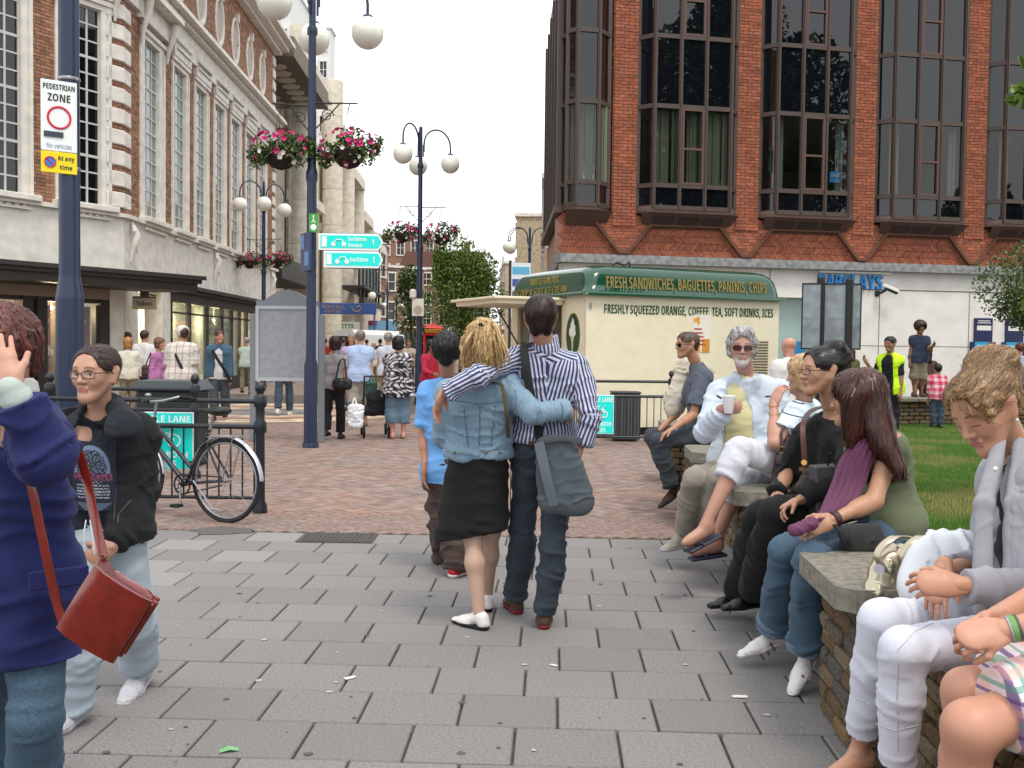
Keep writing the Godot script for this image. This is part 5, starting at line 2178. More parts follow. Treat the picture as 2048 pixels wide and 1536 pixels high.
		m.ball(V(-w * 0.11,-0.035,0.012),0.035,10,V(1,1,0.15))
		part(ds,"bicycle_symbol",m.mesh(),white)
		if i == 0:
			text_part(ds,"Surbiton",0.26,0.06,white,TI(V(0.09,0.045,0.012)),true,"lettering",0.004)
			text_part(ds,"Station",0.2,0.055,white,TI(V(0.06,-0.045,0.012)),true,"lettering",0.004)
		else:
			text_part(ds,"Surbiton",0.26,0.065,white,TI(V(0.08,0.0,0.012)),true,"lettering",0.004)
		text_part(ds,"1",0.025,0.09,white,TI(V(w * 0.34,0.0,0.012)),true,"lettering",0.004)
	var ws := thing("walking_sign","small green sign with a white walking figure on the tall blue post","sign",P(627,446,14.95),0.0)
	m = MB.new()
	m.cbox(Vector3.ZERO,V(0.13,0.27,0.01),0.003)
	part(ws,"plate",m.mesh(),mat("sign green",C(0.25,0.62,0.25),0.4))
	m = MB.new()
	m.ball(V(0,0.095,0.008),0.015,10,V(1,1,0.2))
	m.tube([V(0,0.075,0.008),V(0,0.04,0.008),V(-0.025,0.0,0.008)],0.009,5)
	m.tube([V(0,0.04,0.008),V(0.025,0.0,0.008)],0.008,5)
	m.ball(V(0,-0.06,0.006),0.045,14,V(1,1,0.06))
	part(ws,"walking_figure",m.mesh(),white)
	var mp := thing("map_panel","narrow blue map panel turned edgewise on the left of the tall post","sign",P(616,503,15.0),deg_to_rad(-62))
	m = MB.new()
	m.cbox(V(-0.1,0,0),V(0.46,0.56,0.03),0.006)
	part(mp,"panel",m.mesh(),mat("map blue",C(0.13,0.24,0.42),0.4))
	m = MB.new()
	m.box(V(-0.22,0.15,0.018),V(0.16,0.2,0.004))
	m.box(V(-0.02,-0.1,0.018),V(0.2,0.2,0.004))
	part(mp,"map_print",m.mesh(),mat("map light",C(0.35,0.55,0.75),0.4))
	var lp := thing("post_plate","white plate with a round mark on the free standing lamp post","sign",P(836,615,26.1),0.0)
	m = MB.new()
	m.cbox(Vector3.ZERO,V(0.3,0.44,0.03),0.02)
	part(lp,"plate",m.mesh(),mat("plate white",C(0.82,0.8,0.76),0.5))
	m = MB.new()
	m.tube([V(0,-0.06,0.01),V(0,-0.06,0.025)],0.11,18)
	part(lp,"disc",m.mesh(),mat("plate grey",C(0.66,0.6,0.55),0.5))
	var lp2 := thing("post_light","small white rounded light box on the free standing lamp post","light",P(826,588,26.1),0.0)
	m = MB.new()
	m.cbox(Vector3.ZERO,V(0.17,0.24,0.14),0.04)
	part(lp2,"box",m.mesh(),mat("plate white",Color.WHITE))
	m = MB.new()
	m.box(V(0.09,0,-0.05),V(0.06,0.05,0.05))
	part(lp2,"bracket",m.mesh(),blue)
func make_boards() -> void:
	var grey := mat("notice grey",C(0.57,0.585,0.6),0.45,{"tex": noise_tex(0.03,0.92,1.04,256,91,4),"tri": true,"scale": 1.0})
	var dk := mat("notice frame",C(0.46,0.48,0.5),0.4)
	var at := P(575,690,15.9) * V(1,0,1)
	var o := thing("notice_board","blank grey notice board with a curved top beside the blue lamp post","notice board",at,-0.05)
	var m := MB.new()
	for s in [-1.0,1.0]:
		m.cbox(V(s * 0.53,0.98,0),V(0.09,1.96,0.09),0.01)
	part(o,"leg",m.mesh(),dk)
	m = MB.new()
	m.cbox(V(0,1.51,0),V(0.98,1.12,0.06),0.01)
	part(o,"panel",m.mesh(),grey)
	m = MB.new()
	for s in [-1.0,1.0]:
		m.box(V(s * 0.46,1.51,0.035),V(0.05,1.14,0.03))
		m.box(V(0,1.51 + s * 0.55,0.036),V(0.97,0.05,0.03))
	part(o,"frame",m.mesh(),mat("notice rim",C(0.66,0.68,0.7),0.4))
	var top := PackedVector2Array([W2(-0.48,0),W2(0.48,0),W2(0.48,0.1)])
	for k in 13:
		var t := k / 12.0
		top.append(W2(0.36 - 0.72 * t,0.1 + 0.16 * sin(PI * t)))
	top.append(W2(-0.48,0.1))
	m = MB.new()
	m.prism(top,V(0,2.07,-0.03),Basis.IDENTITY,0.06)
	part(o,"crest",m.mesh(),dk)
	at = P(1665,690,17.0) * V(1,0,1)
	o = thing("poster_stand","pair of black posts holding empty glazed poster panels right of the kiosk","poster stand",at,0.0)
	var black := mat("post black",C(0.04,0.04,0.045),0.4)
	for i in 2:
		m = MB.new()
		m.cbox(V([-0.21,0.22][i],1.35,[0.0,0.1][i]),V(0.11,[2.7,2.64][i],0.11),0.012)
		part(o,"post",m.mesh(),black)
	var pane := mat("poster pane",C(0.55,0.59,0.61),0.15,{"tex": noise_tex(0.012,0.75,1.1,256,92,3),"tri": true,"scale": 1.2})
	for q in [[-0.36,0.3,0.45],[0.0,0.38,0.35],[0.34,0.2,0.1]]:
		m = MB.new()
		m.box(Vector3.ZERO,V(q[1],1.05,0.02))
		var pn := part(o,"pane",m.mesh(),pane,V(q[0],2.06,0.02),-q[2])
		m = MB.new()
		for s in [-1.0,1.0]:
			m.box(V(0,s * 0.53,0.0),V(q[1] + 0.02,0.025,0.035))
			m.box(V(s * q[1] * 0.5,0,0),V(0.02,1.08,0.035))
		part(pn,"frame",m.mesh(),black)
	m = MB.new()
	m.cbox(V(-0.02,1.42,0),V(0.72,0.2,0.3),0.02)
	part(o,"tray",m.mesh(),mat("brown tray",C(0.25,0.13,0.1),0.6))
	at = P(862,690,50.0) * V(1,0,1)
	o = thing("telephone_box","red telephone box under the tree behind the shoppers","telephone box",at,0.3)
	var red := mat("box red",C(0.78,0.16,0.12),0.35)
	m = MB.new()
	for sx in [-1.0,1.0]:
		for sz in [-1.0,1.0]:
			m.cbox(V(sx * 0.42,1.05,sz * 0.42),V(0.1,2.1,0.1),0.01)
	m.box(V(0,0.08,0),V(0.94,0.16,0.94))
	m.box(V(0,2.0,0),V(0.94,0.1,0.94))
	for k in 3:
		for sz in [-1.0,1.0]:
			m.box(V(0,0.55 + k * 0.5,sz * 0.43),V(0.8,0.04,0.03))
			m.box(V(sz * 0.43,0.55 + k * 0.5,0),V(0.03,0.04,0.8))
	part(o,"frame",m.mesh(),red)
	m = MB.new()
	var rings := []
	for s in [[2.05,0.5],[2.25,0.5],[2.28,0.53],[2.32,0.5],[2.42,0.4],[2.48,0.2],[2.5,0.05]]:
		var r := rounded_ring(-s[1],s[1],-s[1],s[1],0.08 if s[1] > 0.1 else 0.02,s[0])
		r.reverse()
		rings.append(r)
	m.loft(rings)
	part(o,"roof",m.mesh(),red)
	m = MB.new()
	m.box(V(0,2.16,0.505),V(0.8,0.15,0.02))
	var tp := part(o,"sign_panel",m.mesh(),mat("box yellow",C(0.85,0.65,0.2),0.5))
	text_part(tp,"TELEPHONE",0.7,0.08,mat("sign dark",Color.WHITE),TI(V(0,2.16,0.518)))
	for s in [-1.0,1.0]:
		m = MB.new()
		m.box(V(0,1.05,s * 0.4),V(0.74,1.8,0.01))
		part(o,"pane",m.mesh(),dark_glass)
	o = thing("street_banner","small white and blue banner left of the kiosk roof","banner",P(1040,690,23.0) * V(1,0,1),0.15)
	m = MB.new()
	m.tube([V(-0.24,0,0),V(-0.24,3.4,0)],0.03,8)
	part(o,"pole",m.mesh(),mat("dark metal",Color.WHITE))
	m = MB.new()
	m.box(V(0.0,2.75,0),V(0.44,1.2,0.02))
	part(o,"sheet",m.mesh(),mat("banner white",C(0.84,0.86,0.88),0.6))
	for k in 4:
		m = MB.new()
		m.box(V(0,3.18 - k * 0.27,0.014),V(0.38,0.16,0.006))
		part(o,"print_block",m.mesh(),[mat("banner cyan",C(0.35,0.65,0.8),0.5),mats["banner blue"],mat("banner purple",C(0.4,0.25,0.35),0.5),mats["sign green"]][k])
# ---------------------------------------------------------------- garden: wall,lawn,trees
func make_garden() -> void:
	rng.seed = 21
	var cap_m := mat("cap stone",C(0.52,0.5,0.45),0.9,{"tex": noise_tex(0.03,0.7,1.12,512,100,5),"tri": true,"scale": 1.2})
	var mortar := mat("wall mortar",C(0.33,0.29,0.24),0.95,{"tex": noise_tex(0.05,0.6,1.1,256,101,4),"tri": true,"scale": 2.0})
	var shades := [C(0.45,0.37,0.26),C(0.4,0.35,0.29),C(0.5,0.4,0.25),C(0.36,0.33,0.3),C(0.47,0.41,0.33),C(0.42,0.33,0.22)]
	var bm := []
	for i in shades.size():
		bm.append(mat("wall brick %d" % i,shades[i],0.92,{"tex": noise_tex(0.045,0.55,1.2,512,102 + i % 2,5),"tri": true,"scale": 1.6 + 0.2 * i}))
	var shapes := []
	for i in 5:
		var b := MB.new()
		b.cbox(Vector3.ZERO,V(0.21,0.062,0.1),0.008 + 0.002 * i)
		for k in b.v.size():
			var p := b.v[k]
			b.v[k] += V(sin(p.y * 90 + i),sin(p.x * 40 + i * 2.0),cos(p.x * 50 + p.y * 70 + i * 3.0)) * 0.003
		shapes.append(b.mesh())
	var line := [V(1.2,0,-2.1),V(1.3,0,-4.02),V(1.46,0,-6.5),V(1.6,0,-8.75),V(1.8,0,-11.8)]
	var o := thing("garden_wall","low brown brick garden wall with grey stone capping that the people sit on","wall",Vector3.ZERO)
	var m := MB.new()
	var lay_row := func(a: Vector3,b: Vector3,y0: float,y1: float,node: Node3D) -> void:
		var d := (b - a)
		var len := d.length()
		var bs := frame(d)
		var rows := int((y1 - y0) / 0.072)
		for r in rows:
			var u := -0.11 if r % 2 else 0.0
			while u < len - 0.03:
				var s := maxf(u,0.0)
				var e := minf(u + 0.212,len)
				if e - s > 0.04:
					var q := part(node,"brick",shapes[rng.randi() % 5],bm[rng.randi() % bm.size()])
					q.transform = Transform3D(bs * Basis.from_scale(V((e - s - 0.006) / 0.21,rng.randf_range(0.92,1.04),1)),a + d.normalized() * ((s + e) * 0.5) + V(0,y0 + (r + 0.5) * 0.072,0) + bs.z * rng.randf_range(-0.052,-0.038))
				u += 0.222
	for i in 4:
		var a: Vector3 = line[i]
		var b: Vector3 = line[i + 1]
		var d := (b - a).normalized()
		var inw := V(-d.z,0,d.x)
		if inw.x < 0:
			inw = -inw
		var ra := a + inw * 0.14
		var rb := b + inw * 0.14
		m.box((ra + rb) * 0.5 + inw * 0.2 + V(0,0.26,0),V(ra.distance_to(rb),0.52,0.34),frame(rb - ra))
		var s := rb
		var e := ra
		if frame(e - s).z.dot(inw) > 0:
			s = ra
			e = rb
		lay_row.call(s,e,0.0,0.53,o)
		var n := 3
		for k in n:
			var p0 := ra.lerp(rb,float(k) / n)
			var p1 := ra.lerp(rb,float(k + 1) / n)
			var cb := MB.new()
			cb.cbox((p0 + p1) * 0.5 + inw * 0.19 + V(0,0.565,0),V(p0.distance_to(p1) - 0.008,0.075,0.5),0.018,frame(rb - ra))
			part(o,"capping",cb.mesh(),cap_m)
	part(o,"core",m.mesh(),mortar)
	var labels := ["","front brick pier with a thick grey cap beside the silver bag","second brick pier whose cap carries the woman in white trousers","third brick pier near the man in the white jacket","furthest brick pier beside the man in sunglasses"]
	for i in range(1,5):
		var p: Vector3 = line[i]
		var d: Vector3 = (line[mini(i + 1,4)] - line[i - 1]).normalized()
		var bs := frame(-d)
		var w := thing("wall_pier",labels[i],"wall",p,bs.get_euler().y,"brick piers of the garden wall")
		var zs := 1.0
		if bs.z.x > 0:
			zs = -1.0
		var c := MB.new()
		c.box(V(0,0.28,-zs * 0.24),V(0.52,0.56,0.46))
		part(w,"core",c.mesh(),mortar)
		var hw := 0.3
		var corners := [V(-hw,0,0),V(hw,0,0),V(hw,0,-zs * 0.52),V(-hw,0,-zs * 0.52)]
		for k in 4:
			var s: Vector3 = corners[k]
			var e: Vector3 = corners[(k + 1) % 4]
			var mid := (s + e) * 0.5 - V(0,0,-zs * 0.26)
			if frame(e - s).z.dot(mid) < 0:
				var tmp := s
				s = e
				e = tmp
			if k < 2 or k == 3:
				lay_row.call(s,e,0.0,0.575,w)
		c = MB.new()
		var cap := PackedVector2Array([W2(-0.36,-0.5),W2(0.36,-0.5),W2(0.36,0.04),W2(0.3,0.1),W2(-0.3,0.1),W2(-0.36,0.04)])
		c.prism(cap,V(0,0.585,0),Basis(Vector3.RIGHT,V(0,0,zs),V(0,1,0)),0.085)
		part(w,"cap",c.mesh(),cap_m)
	var soil := mat("lawn soil",C(0.3,0.36,0.15),0.95,{"tex": noise_tex(0.02,0.6,1.2,512,110,5),"tri": true,"scale": 0.5})
	m = MB.new()
	m.prism(PackedVector2Array([W2(1.65,2.0),W2(9,2.0),W2(16,19.4),W2(4.6,18.2),W2(2.2,11.8),W2(1.98,8.7),W2(1.85,6.5),W2(1.72,4.0)]),V(0,-0.06,0),Basis(Vector3.RIGHT,Vector3.FORWARD,Vector3.UP),0.24)
	structure("lawn",m.mesh(),soil)
	var blade := MB.new()
	for k in 5:
		var an := TAU * k / 5.0 + 0.3
		var dv := V(cos(an),0,sin(an))
		var sd := V(-dv.z,0,dv.x) * 0.0035
		blade.tri(dv * 0.008 - sd,dv * 0.02 + V(0,0.04 + 0.008 * (k % 3),0),dv * 0.008 + sd)
	var pts := []
	for i in 60000:
		var d := 3.6 + 15.0 * pow(rng.randf(),0.8)
		var x := rng.randf_range(1.85,minf(9.6,d * 0.51 + 0.2))
		if d * 0.51 < 1.85 or x < 1.85 + maxf(0,d - 8.0) * 0.16:
			continue
		pts.append(V(x,0.175,-d))
	var mm := MultiMesh.new()
	mm.transform_format = MultiMesh.TRANSFORM_3D
	mm.use_colors = true
	mm.mesh = blade.mesh()
	mm.instance_count = pts.size()
	var pn := FastNoiseLite.new()
	pn.frequency = 0.7
	for i in pts.size():
		mm.set_instance_transform(i,Transform3D(Basis(Vector3.UP,rng.randf() * TAU).scaled(Vector3.ONE * rng.randf_range(0.7,1.5)),pts[i]))
		var t := clampf(pn.get_noise_2d(pts[i].x,pts[i].z) * 1.9 + 0.38 + rng.randf_range(-0.2,0.2),0,1)
		mm.set_instance_color(i,C(0.34,0.5,0.17).lerp(C(0.56,0.56,0.32),t * t).srgb_to_linear())
	var gi := MultiMeshInstance3D.new()
	gi.name = "grass"
	gi.multimesh = mm
	gi.material_override = mat("grass blade",Color.WHITE,0.7,{"vc": true,"back": C(0.1,0.16,0.04)})
	gi.set_meta("kind","stuff")
	gi.set_meta("label","short green grass of the lawn behind the wall")
	gi.set_meta("category","grass")
	add_child(gi)
	var a := P(1560,690,17.6) * V(1,0,1)
	var b := P(2250,690,19.4) * V(1,0,1)
	var w2 := thing("garden_wall","low stone wall at the back of the lawn that the boy stands on","wall",Vector3.ZERO)
	m = MB.new()
	var bs2 := frame(b - a)
	var far := []
	m.box((a + b) * 0.5 + V(0,0.3,0) - bs2.z * 0.22,V(a.distance_to(b),0.62,0.34),bs2)
	part(w2,"core",m.mesh(),mortar)
	lay_row.call(a,b,0.14,0.6,w2)
	var n := 8
	for k in n:
		var p0 := a.lerp(b,float(k) / n)
		var p1 := a.lerp(b,float(k + 1) / n)
		var cb := MB.new()
		cb.cbox((p0 + p1) * 0.5 - bs2.z * 0.2 + V(0,0.645,0),V(p0.distance_to(p1) - 0.01,0.075,0.56),0.015,bs2)
		part(w2,"capping",cb.mesh(),cap_m)
	var greens := [C(0.28,0.38,0.16),C(0.22,0.32,0.13),C(0.35,0.46,0.2),C(0.25,0.35,0.16)]
	var tc := P(925,690,53.0) * V(1,0,1)
	make_tree("street_tree","leafy green street tree behind the telephone box",tc,3.9,0.18,[[V(0.0,4.44,0.0),V(1.85,1.63,1.77)],[V(-0.74,3.7,0.0),V(1.33,1.48,1.33)],[V(0.96,3.84,0.0),V(1.4,1.48,1.33)],[V(-0.15,5.77,0.0),V(1.11,1.33,1.03)],[V(0.89,5.18,0.29),V(1.03,1.19,0.89)],[V(-1.11,5.47,0.15),V(0.52,1.33,0.59)],[V(0.22,2.51,0.0),V(1.63,1.19,1.48)]],12000,0.16,[C(0.45,0.58,0.25),C(0.38,0.51,0.2),C(0.53,0.64,0.31)],"tree leaf",5)
	var t2 := P(822,690,44.0) * V(1,0,1)
	make_tree("street_tree","smaller dark tree seen left of the free standing lamp post",t2,1.8,0.1,[[V(0,2.8,0),V(0.8,1.4,0.8)],[V(-0.1,4.0,0),V(0.55,0.9,0.5)]],2500,0.14,greens,"street leaf",6)
	var sc := P(2110,690,9.0) * V(1,0,1)
	var sh := make_tree("garden_tree","small leaved green tree cut by the right edge above the lawn",sc + V(0,0.15,0),1.4,0.06,[[V(-0.3,1.95,0.0),V(0.42,0.36,0.4)],[V(0.1,2.1,-0.1),V(0.5,0.42,0.45)],[V(0.0,1.7,0.0),V(0.34,0.3,0.34)],[V(-0.3,1.75,0.1),V(0.25,0.2,0.25)],[V(-0.02,1.5,0.1),V(0.22,0.24,0.2)]],11000,0.035,[C(0.36,0.46,0.22),C(0.27,0.34,0.17),C(0.42,0.48,0.27)],"shrub leaf",7)
	var bt := P(2130,690,6.0) * V(1,0,1)
	var plane := thing("overhanging_tree","broad bright green leaves reaching in at the upper right edge","tree",bt + V(0,0.15,0))
	m = MB.new()
	m.tube([V(0,0,0),V(0.06,1.5,0),V(0,3.2,0)],[0.09,0.07,0.04],10)
	m.tube([V(0,2.9,0),V(-0.1,3.0,0.02),V(-0.3,2.86,0.05)],[0.02,0.012,0.005],6)
	m.tube([V(0.05,2.0,0),V(-0.08,1.85,0.05),V(-0.24,1.62,0.1)],[0.02,0.012,0.005],6)
	part(plane,"trunk",m.mesh(),mats["bark"])
	tree_leaves(plane,[[V(-0.28,2.84,0.05),V(0.12,0.06,0.12)],[V(-0.2,1.7,0.1),V(0.1,0.2,0.12)],[V(0.2,3.0,0),V(0.5,0.4,0.5)]],160,0.11,[C(0.5,0.62,0.25),C(0.42,0.55,0.2)],"plane leaf",9)
	for i in 3:
		var at: Vector3 = [V(17.5,0,-7.0),V(25,0,1.0),V(36.0,0,-4.0)][i]
		var k: float = [1.0,0.9,0.62][i]
		make_tree("plane_tree",["tall dark plane tree mirrored in the left bays of the bank","tall plane tree standing behind the mirrored one","lower plane tree mirrored in the right bays of the bank"][i],at,5.0 * k,0.35,[[V(0,9,0) * k,V(4.6,3.6,4.6) * k],[V(-2,12.5,1) * k,V(3,3,3) * k],[V(2.2,12,-1) * k,V(3,3.2,3) * k],[V(0,15,0) * k,V(2.4,2.6,2.4) * k],[V(2.5,7,1.5) * k,V(2.6,2.2,2.6) * k],[V(-2.8,7.2,-1) * k,V(2.4,2.2,2.4) * k]],16000,0.42,greens,"street leaf",30 + i)
# ---------------------------------------------------------------- people
# A figure is a dictionary of joints in world space: n neck base,h head centre (eye level),and for s in l,r:
# s+s shoulder,e+s elbow,w+s wrist,h+s hip,k+s knee,a+s ankle; f body forward,hf head forward,hu head up.
var skin_m: StandardMaterial3D
func figure_root(label: String,base: Vector3,group := "") -> Node3D:
	return thing("person",label,"person",base,0.0,group)
func side_of(J: Dictionary) -> Vector3:
	return (J.sr - J.sl).normalized()
func torso(b: Body,J: Dictionary,g: float,inf: float,belly := 0.0,c := Color.WHITE) -> void:
	var pel: Vector3 = (J.hl + J.hr) * 0.5
	var nk: Vector3 = J.n
	var S := side_of(J)
	var hs := (J.hr - J.hl as Vector3).normalized()
	var dn := (pel - nk).normalized()
	var W := pel.lerp(nk,0.45)
	for s in ["l","r"]:
		var sg := 1.0 if s == "r" else -1.0
		var sh: Vector3 = J["s" + s]
		var top := nk.lerp(sh,0.55) + dn * 0.1
		var wa := W + (S + hs).normalized() * (sg * 0.058 * g)
		var hp: Vector3 = J["h" + s] - dn * 0.04
		b.cap(top,wa,0.093 * g + inf,0.083 * g + inf,0.05,c)
		b.cap(wa,hp,0.083 * g + inf,0.096 * g + inf,0.05,c)
		b.cap(nk + dn * 0.035,sh + dn * 0.012,0.045 * g + inf,0.042 * g + inf,0.06,c)
	if belly > 0.0:
		var f: Vector3 = J.f
		b.cap(W + f * belly * 0.7 - dn * 0.05,pel + f * belly - dn * 0.06,0.1 * g + inf,0.105 * g + inf,0.06,c)
func arm(b: Body,J: Dictionary,s: String,g: float,inf: float,upto := 2.0,loose := 0.0,c := Color.WHITE) -> void:
	var sh: Vector3 = J["s" + s]
	var el: Vector3 = J["e" + s]
	var wr: Vector3 = J["w" + s]
	if upto <= 1.0:
		var p := b.cap(sh,sh.lerp(el,upto),0.05 * g + inf,lerpf(0.05,0.039,upto) * g + inf + loose,0.04,c)
		p.flat_b = true
		return
	b.cap(sh,el,0.05 * g + inf,0.039 * g + inf + loose * 0.5,0.04,c)
	var t := upto - 1.0
	var q := b.cap(el,el.lerp(wr,t),0.039 * g + inf + loose * 0.5,lerpf(0.039,0.027,t) * g + inf + loose,0.025,c)
	if inf > 0.002:
		q.flat_b = true
	else:
		b.cap(el.lerp(wr,0.25),el.lerp(wr,0.4),0.039 * g,0.036 * g,0.03,c)
func leg(b: Body,J: Dictionary,s: String,g: float,inf: float,upto := 2.0,loose := 0.0,c := Color.WHITE,flare := 0.0) -> void:
	var hp: Vector3 = J["h" + s]
	var kn: Vector3 = J["k" + s]
	var an: Vector3 = J["a" + s]
	if upto <= 1.0:
		var p := b.cap(hp,hp.lerp(kn,upto),0.09 * g + inf,lerpf(0.09,0.06,upto) * g + inf + loose,0.05,c)
		p.flat_b = true
		return
	b.cap(hp,kn,0.083 * g + inf,0.054 * g + inf + loose * 0.6,0.05,c)
	var t := upto - 1.0
	var fwd: Vector3 = J.f
	if inf < 0.003:
		var back := -fwd * 0.012
		b.cap(kn,kn.lerp(an,0.35) + back,0.054 * g,0.054 * g,0.04,c)
		b.cap(kn.lerp(an,0.35) + back,an,0.054 * g,0.036 * g,0.04,c)
	else:
		b.cap(kn,kn.lerp(an,t * 0.4),0.054 * g + inf + loose * 0.6,0.051 * g + inf + loose,0.03,c)
		var q := b.cap(kn.lerp(an,t * 0.4),kn.lerp(an,t),0.051 * g + inf + loose,lerpf(0.051,0.04,t) * g + inf + loose + flare,0.03,c)
		q.flat_b = true
# five fingers: wr wrist,d towards the fingers,n out of the palm,t towards the thumb
func hand(wr: Vector3,d: Vector3,n: Vector3,t: Vector3,curl: float,sc: float,c: Color,h := 0.0045) -> Body:
	var b := Body.new()
	b.h = h
	d = d.normalized()
	n = (n - d * n.dot(d)).normalized()
	t = (t - d * t.dot(d) - n * t.dot(n)).normalized()
	b.flatcap(wr - d * 0.02,wr + d * 0.03 * sc,0.028 * sc,0.034 * sc,n,0.62,0.012,c)
	b.flatcap(wr + d * 0.03 * sc,wr + d * 0.078 * sc,0.036 * sc,0.04 * sc,n,0.42,0.015,c)
	var lens := [0.07,0.078,0.073,0.056]
	for i in 4:
		var p := wr + d * (0.088 - 0.006 * absf(i - 1.2)) * sc + t * (0.031 - i * 0.0205) * sc
		var ang := 0.0
		var dir := d.rotated(n,0.0)
		for k in 3:
			ang += curl * [0.75,0.9,0.6][k]
			dir = (d * cos(ang) + n * sin(ang) + t * (0.05 - i * 0.04) * (1.0 - curl * 0.6)).normalized()
			var q: Vector3 = p + dir * lens[i] * [0.46,0.31,0.26][k] * sc
			b.cap(p,q,(0.0086 - 0.0008 * k) * sc,(0.0078 - 0.0008 * k) * sc,0.0025,c)
			p = q
	var tb := wr + d * 0.028 * sc + t * 0.026 * sc
	var td := (d * 0.72 + t * 0.62 + n * (0.15 + 0.4 * curl)).normalized()
	var t1 := tb + td * 0.04 * sc
	var t2 := t1 + (td + d * 0.35 + n * curl * 0.7 - t * curl * 0.6).normalized() * 0.034 * sc
	b.cap(tb,t1,0.0135 * sc,0.0105 * sc,0.008,c)
	b.cap(t1,t2,0.0105 * sc,0.0085 * sc,0.004,c)
	return b
# o: h cell,skin,lips,brow,beard (Color),lids
func head(J: Dictionary,sc: float,o: Dictionary) -> Array:
	var U: Vector3 = (J.hu as Vector3).normalized()
	var Fw: Vector3 = J.hf
	Fw = (Fw - U * Fw.dot(U)).normalized()
	var R := Fw.cross(U)
	var O: Vector3 = J.h
	var L := func(x: float,y: float,z: float) -> Vector3:
		return O + (R * x + U * y + Fw * z) * sc
	var c: Color = o.skin
	var b := Body.new()
	b.h = o.get("hh",0.0045)
	var fine: bool = b.h < 0.0065
	var jaw: float = o.get("jaw",1.0)
	var neck: float = 1.0 if jaw == 1.0 else 0.86
	var shut: bool = o.has("shut")
	b.cap(L.call(0,0.036,-0.032),L.call(0,0.034,0.014),0.077 * sc,0.074 * sc,0.03,c)
	b.cap(L.call(0,-0.01,0.03),L.call(0,-0.078,0.038),0.061 * sc,0.039 * sc,0.03,c)
	for s in [-1.0,1.0]:
		b.cap(L.call(s * 0.047 * jaw,-0.035,-0.005),L.call(s * 0.012,-0.094,0.058),0.027 * sc,0.019 * sc,0.03,c)
		b.cap(L.call(s * 0.043,-0.022,0.056),L.call(s * 0.036,-0.032,0.062),0.022 * sc,0.02 * sc,0.025,c)
		b.flatcap(L.call(s * 0.076,-0.026,-0.012),L.call(s * 0.081,0.016,-0.02),0.016 * sc,0.021 * sc,R + Fw * (0.5 * s),0.36,0.008,c)
	b.cap(L.call(0,-0.101,0.07),L.call(0,-0.098,0.068),0.018 * sc,0.018 * sc,0.025,c)
	b.cap(L.call(-0.032,0.023,0.072),L.call(0.032,0.023,0.072),0.0135 * sc,0.0135 * sc,0.02,c)
	b.cap(L.call(0,0.012,0.086),L.call(0,-0.03,0.104),0.0085 * sc,0.0115 * sc,0.012,c)
	b.cap(L.call(0,-0.056,0.07),L.call(0,-0.066,0.07),0.02 * sc,0.018 * sc,0.015,c)
	if fine:
		for s in [-1.0,1.0]:
			b.cap(L.call(s * 0.0125,-0.033,0.094),L.call(s * 0.012,-0.034,0.09),0.0085 * sc,0.0085 * sc,0.006,c)
			b.cap(L.call(s * 0.02,0.0095,0.0785),L.call(s * 0.042,0.008,0.073),0.0045 * sc,0.0042 * sc,0.004,c)
			b.cap(L.call(s * 0.021,-0.012,0.0775),L.call(s * 0.041,-0.012,0.0725),0.004 * sc,0.004 * sc,0.005,c)
			if shut:
				b.cap(L.call(s * 0.022,0.0,0.0775),L.call(s * 0.042,-0.002,0.072),0.008 * sc,0.007 * sc,0.008,c)
				continue
			var e := b.cap(L.call(s * 0.031,-0.001,0.097),L.call(s * 0.031,-0.001,0.0965),0.0185 * sc)
			e.sub = true
		b.cap(L.call(-0.018,-0.0585,0.0855),L.call(0.018,-0.0585,0.0855),0.005 * sc,0.0055 * sc,0.006,c)
		b.cap(L.call(-0.015,-0.068,0.085),L.call(0.015,-0.068,0.085),0.006 * sc,0.006 * sc,0.006,c)
	b.cap(L.call(0,-0.05,-0.03),(J.n as Vector3) + (L.call(0,-0.05,-0.03) - J.n) * 0.35,0.053 * sc * neck,0.054 * sc * neck,0.03,c)
	var lips: Color = o.get("lips",c.lerp(C(0.3,0.06,0.06),0.35))
	var brow: Color = o.get("brow",C(0.03,0.02,0.015))
	var has_beard: bool = o.has("beard")
	var beard: Color = o.get("beard",c)
	var mott := FastNoiseLite.new()
	mott.frequency = 60.0
	b.paint = func(p: Vector3,_n: Vector3,col: Color) -> Color:
		col *= 1.0 + 0.07 * mott.get_noise_3dv(p - O)
		var q := (p - O) / sc
		var x := absf(q.dot(R))
		var y := q.dot(U)
		var z := q.dot(Fw)
		if fine and x < 0.022 and absf(y + 0.063) < 0.0092 * (1.0 - 1500.0 * x * x) + 0.0012 and z > 0.077:
			return lips.lerp(col,0.3)
		if z > 0.045 and x > 0.013 and x < 0.05 and absf(y - 0.027 + 14.0 * (x - 0.03) * (x - 0.03)) < 0.0038:
			return brow.lerp(col,0.3)
		if shut and z > 0.06 and x > 0.018 and x < 0.046 and absf(y + 0.006) < 0.0022:
			return brow.lerp(col,0.2)
		if has_beard and y < -0.048 and z > 0.02 and (x > 0.0 and (y < -0.078 or x > 0.028 or (y > -0.052 and y < -0.044)) and x < 0.05):
			return beard
		return col
	var out := [b]
	if fine and not shut:
		for s in [-1.0,1.0]:
			var ec: Vector3 = L.call(s * 0.031,-0.001,0.0695)
			var e := Body.new()
			e.h = 0.0028
			e.cap(ec,ec + Fw * 0.0002,0.0125 * sc)
			var gaze: Vector3 = (Fw + U * o.get("gaze_down",0.0) * -1.0).normalized()
			e.paint = func(p: Vector3,_n: Vector3,_c: Color) -> Color:
				var a := (p - ec).normalized().dot(gaze)
				return C(0.015,0.01,0.008) if a > 0.93 else (o.get("iris",C(0.05,0.03,0.015)) if a > 0.8 else C(0.55,0.5,0.47))
			out.append(e)
	return out
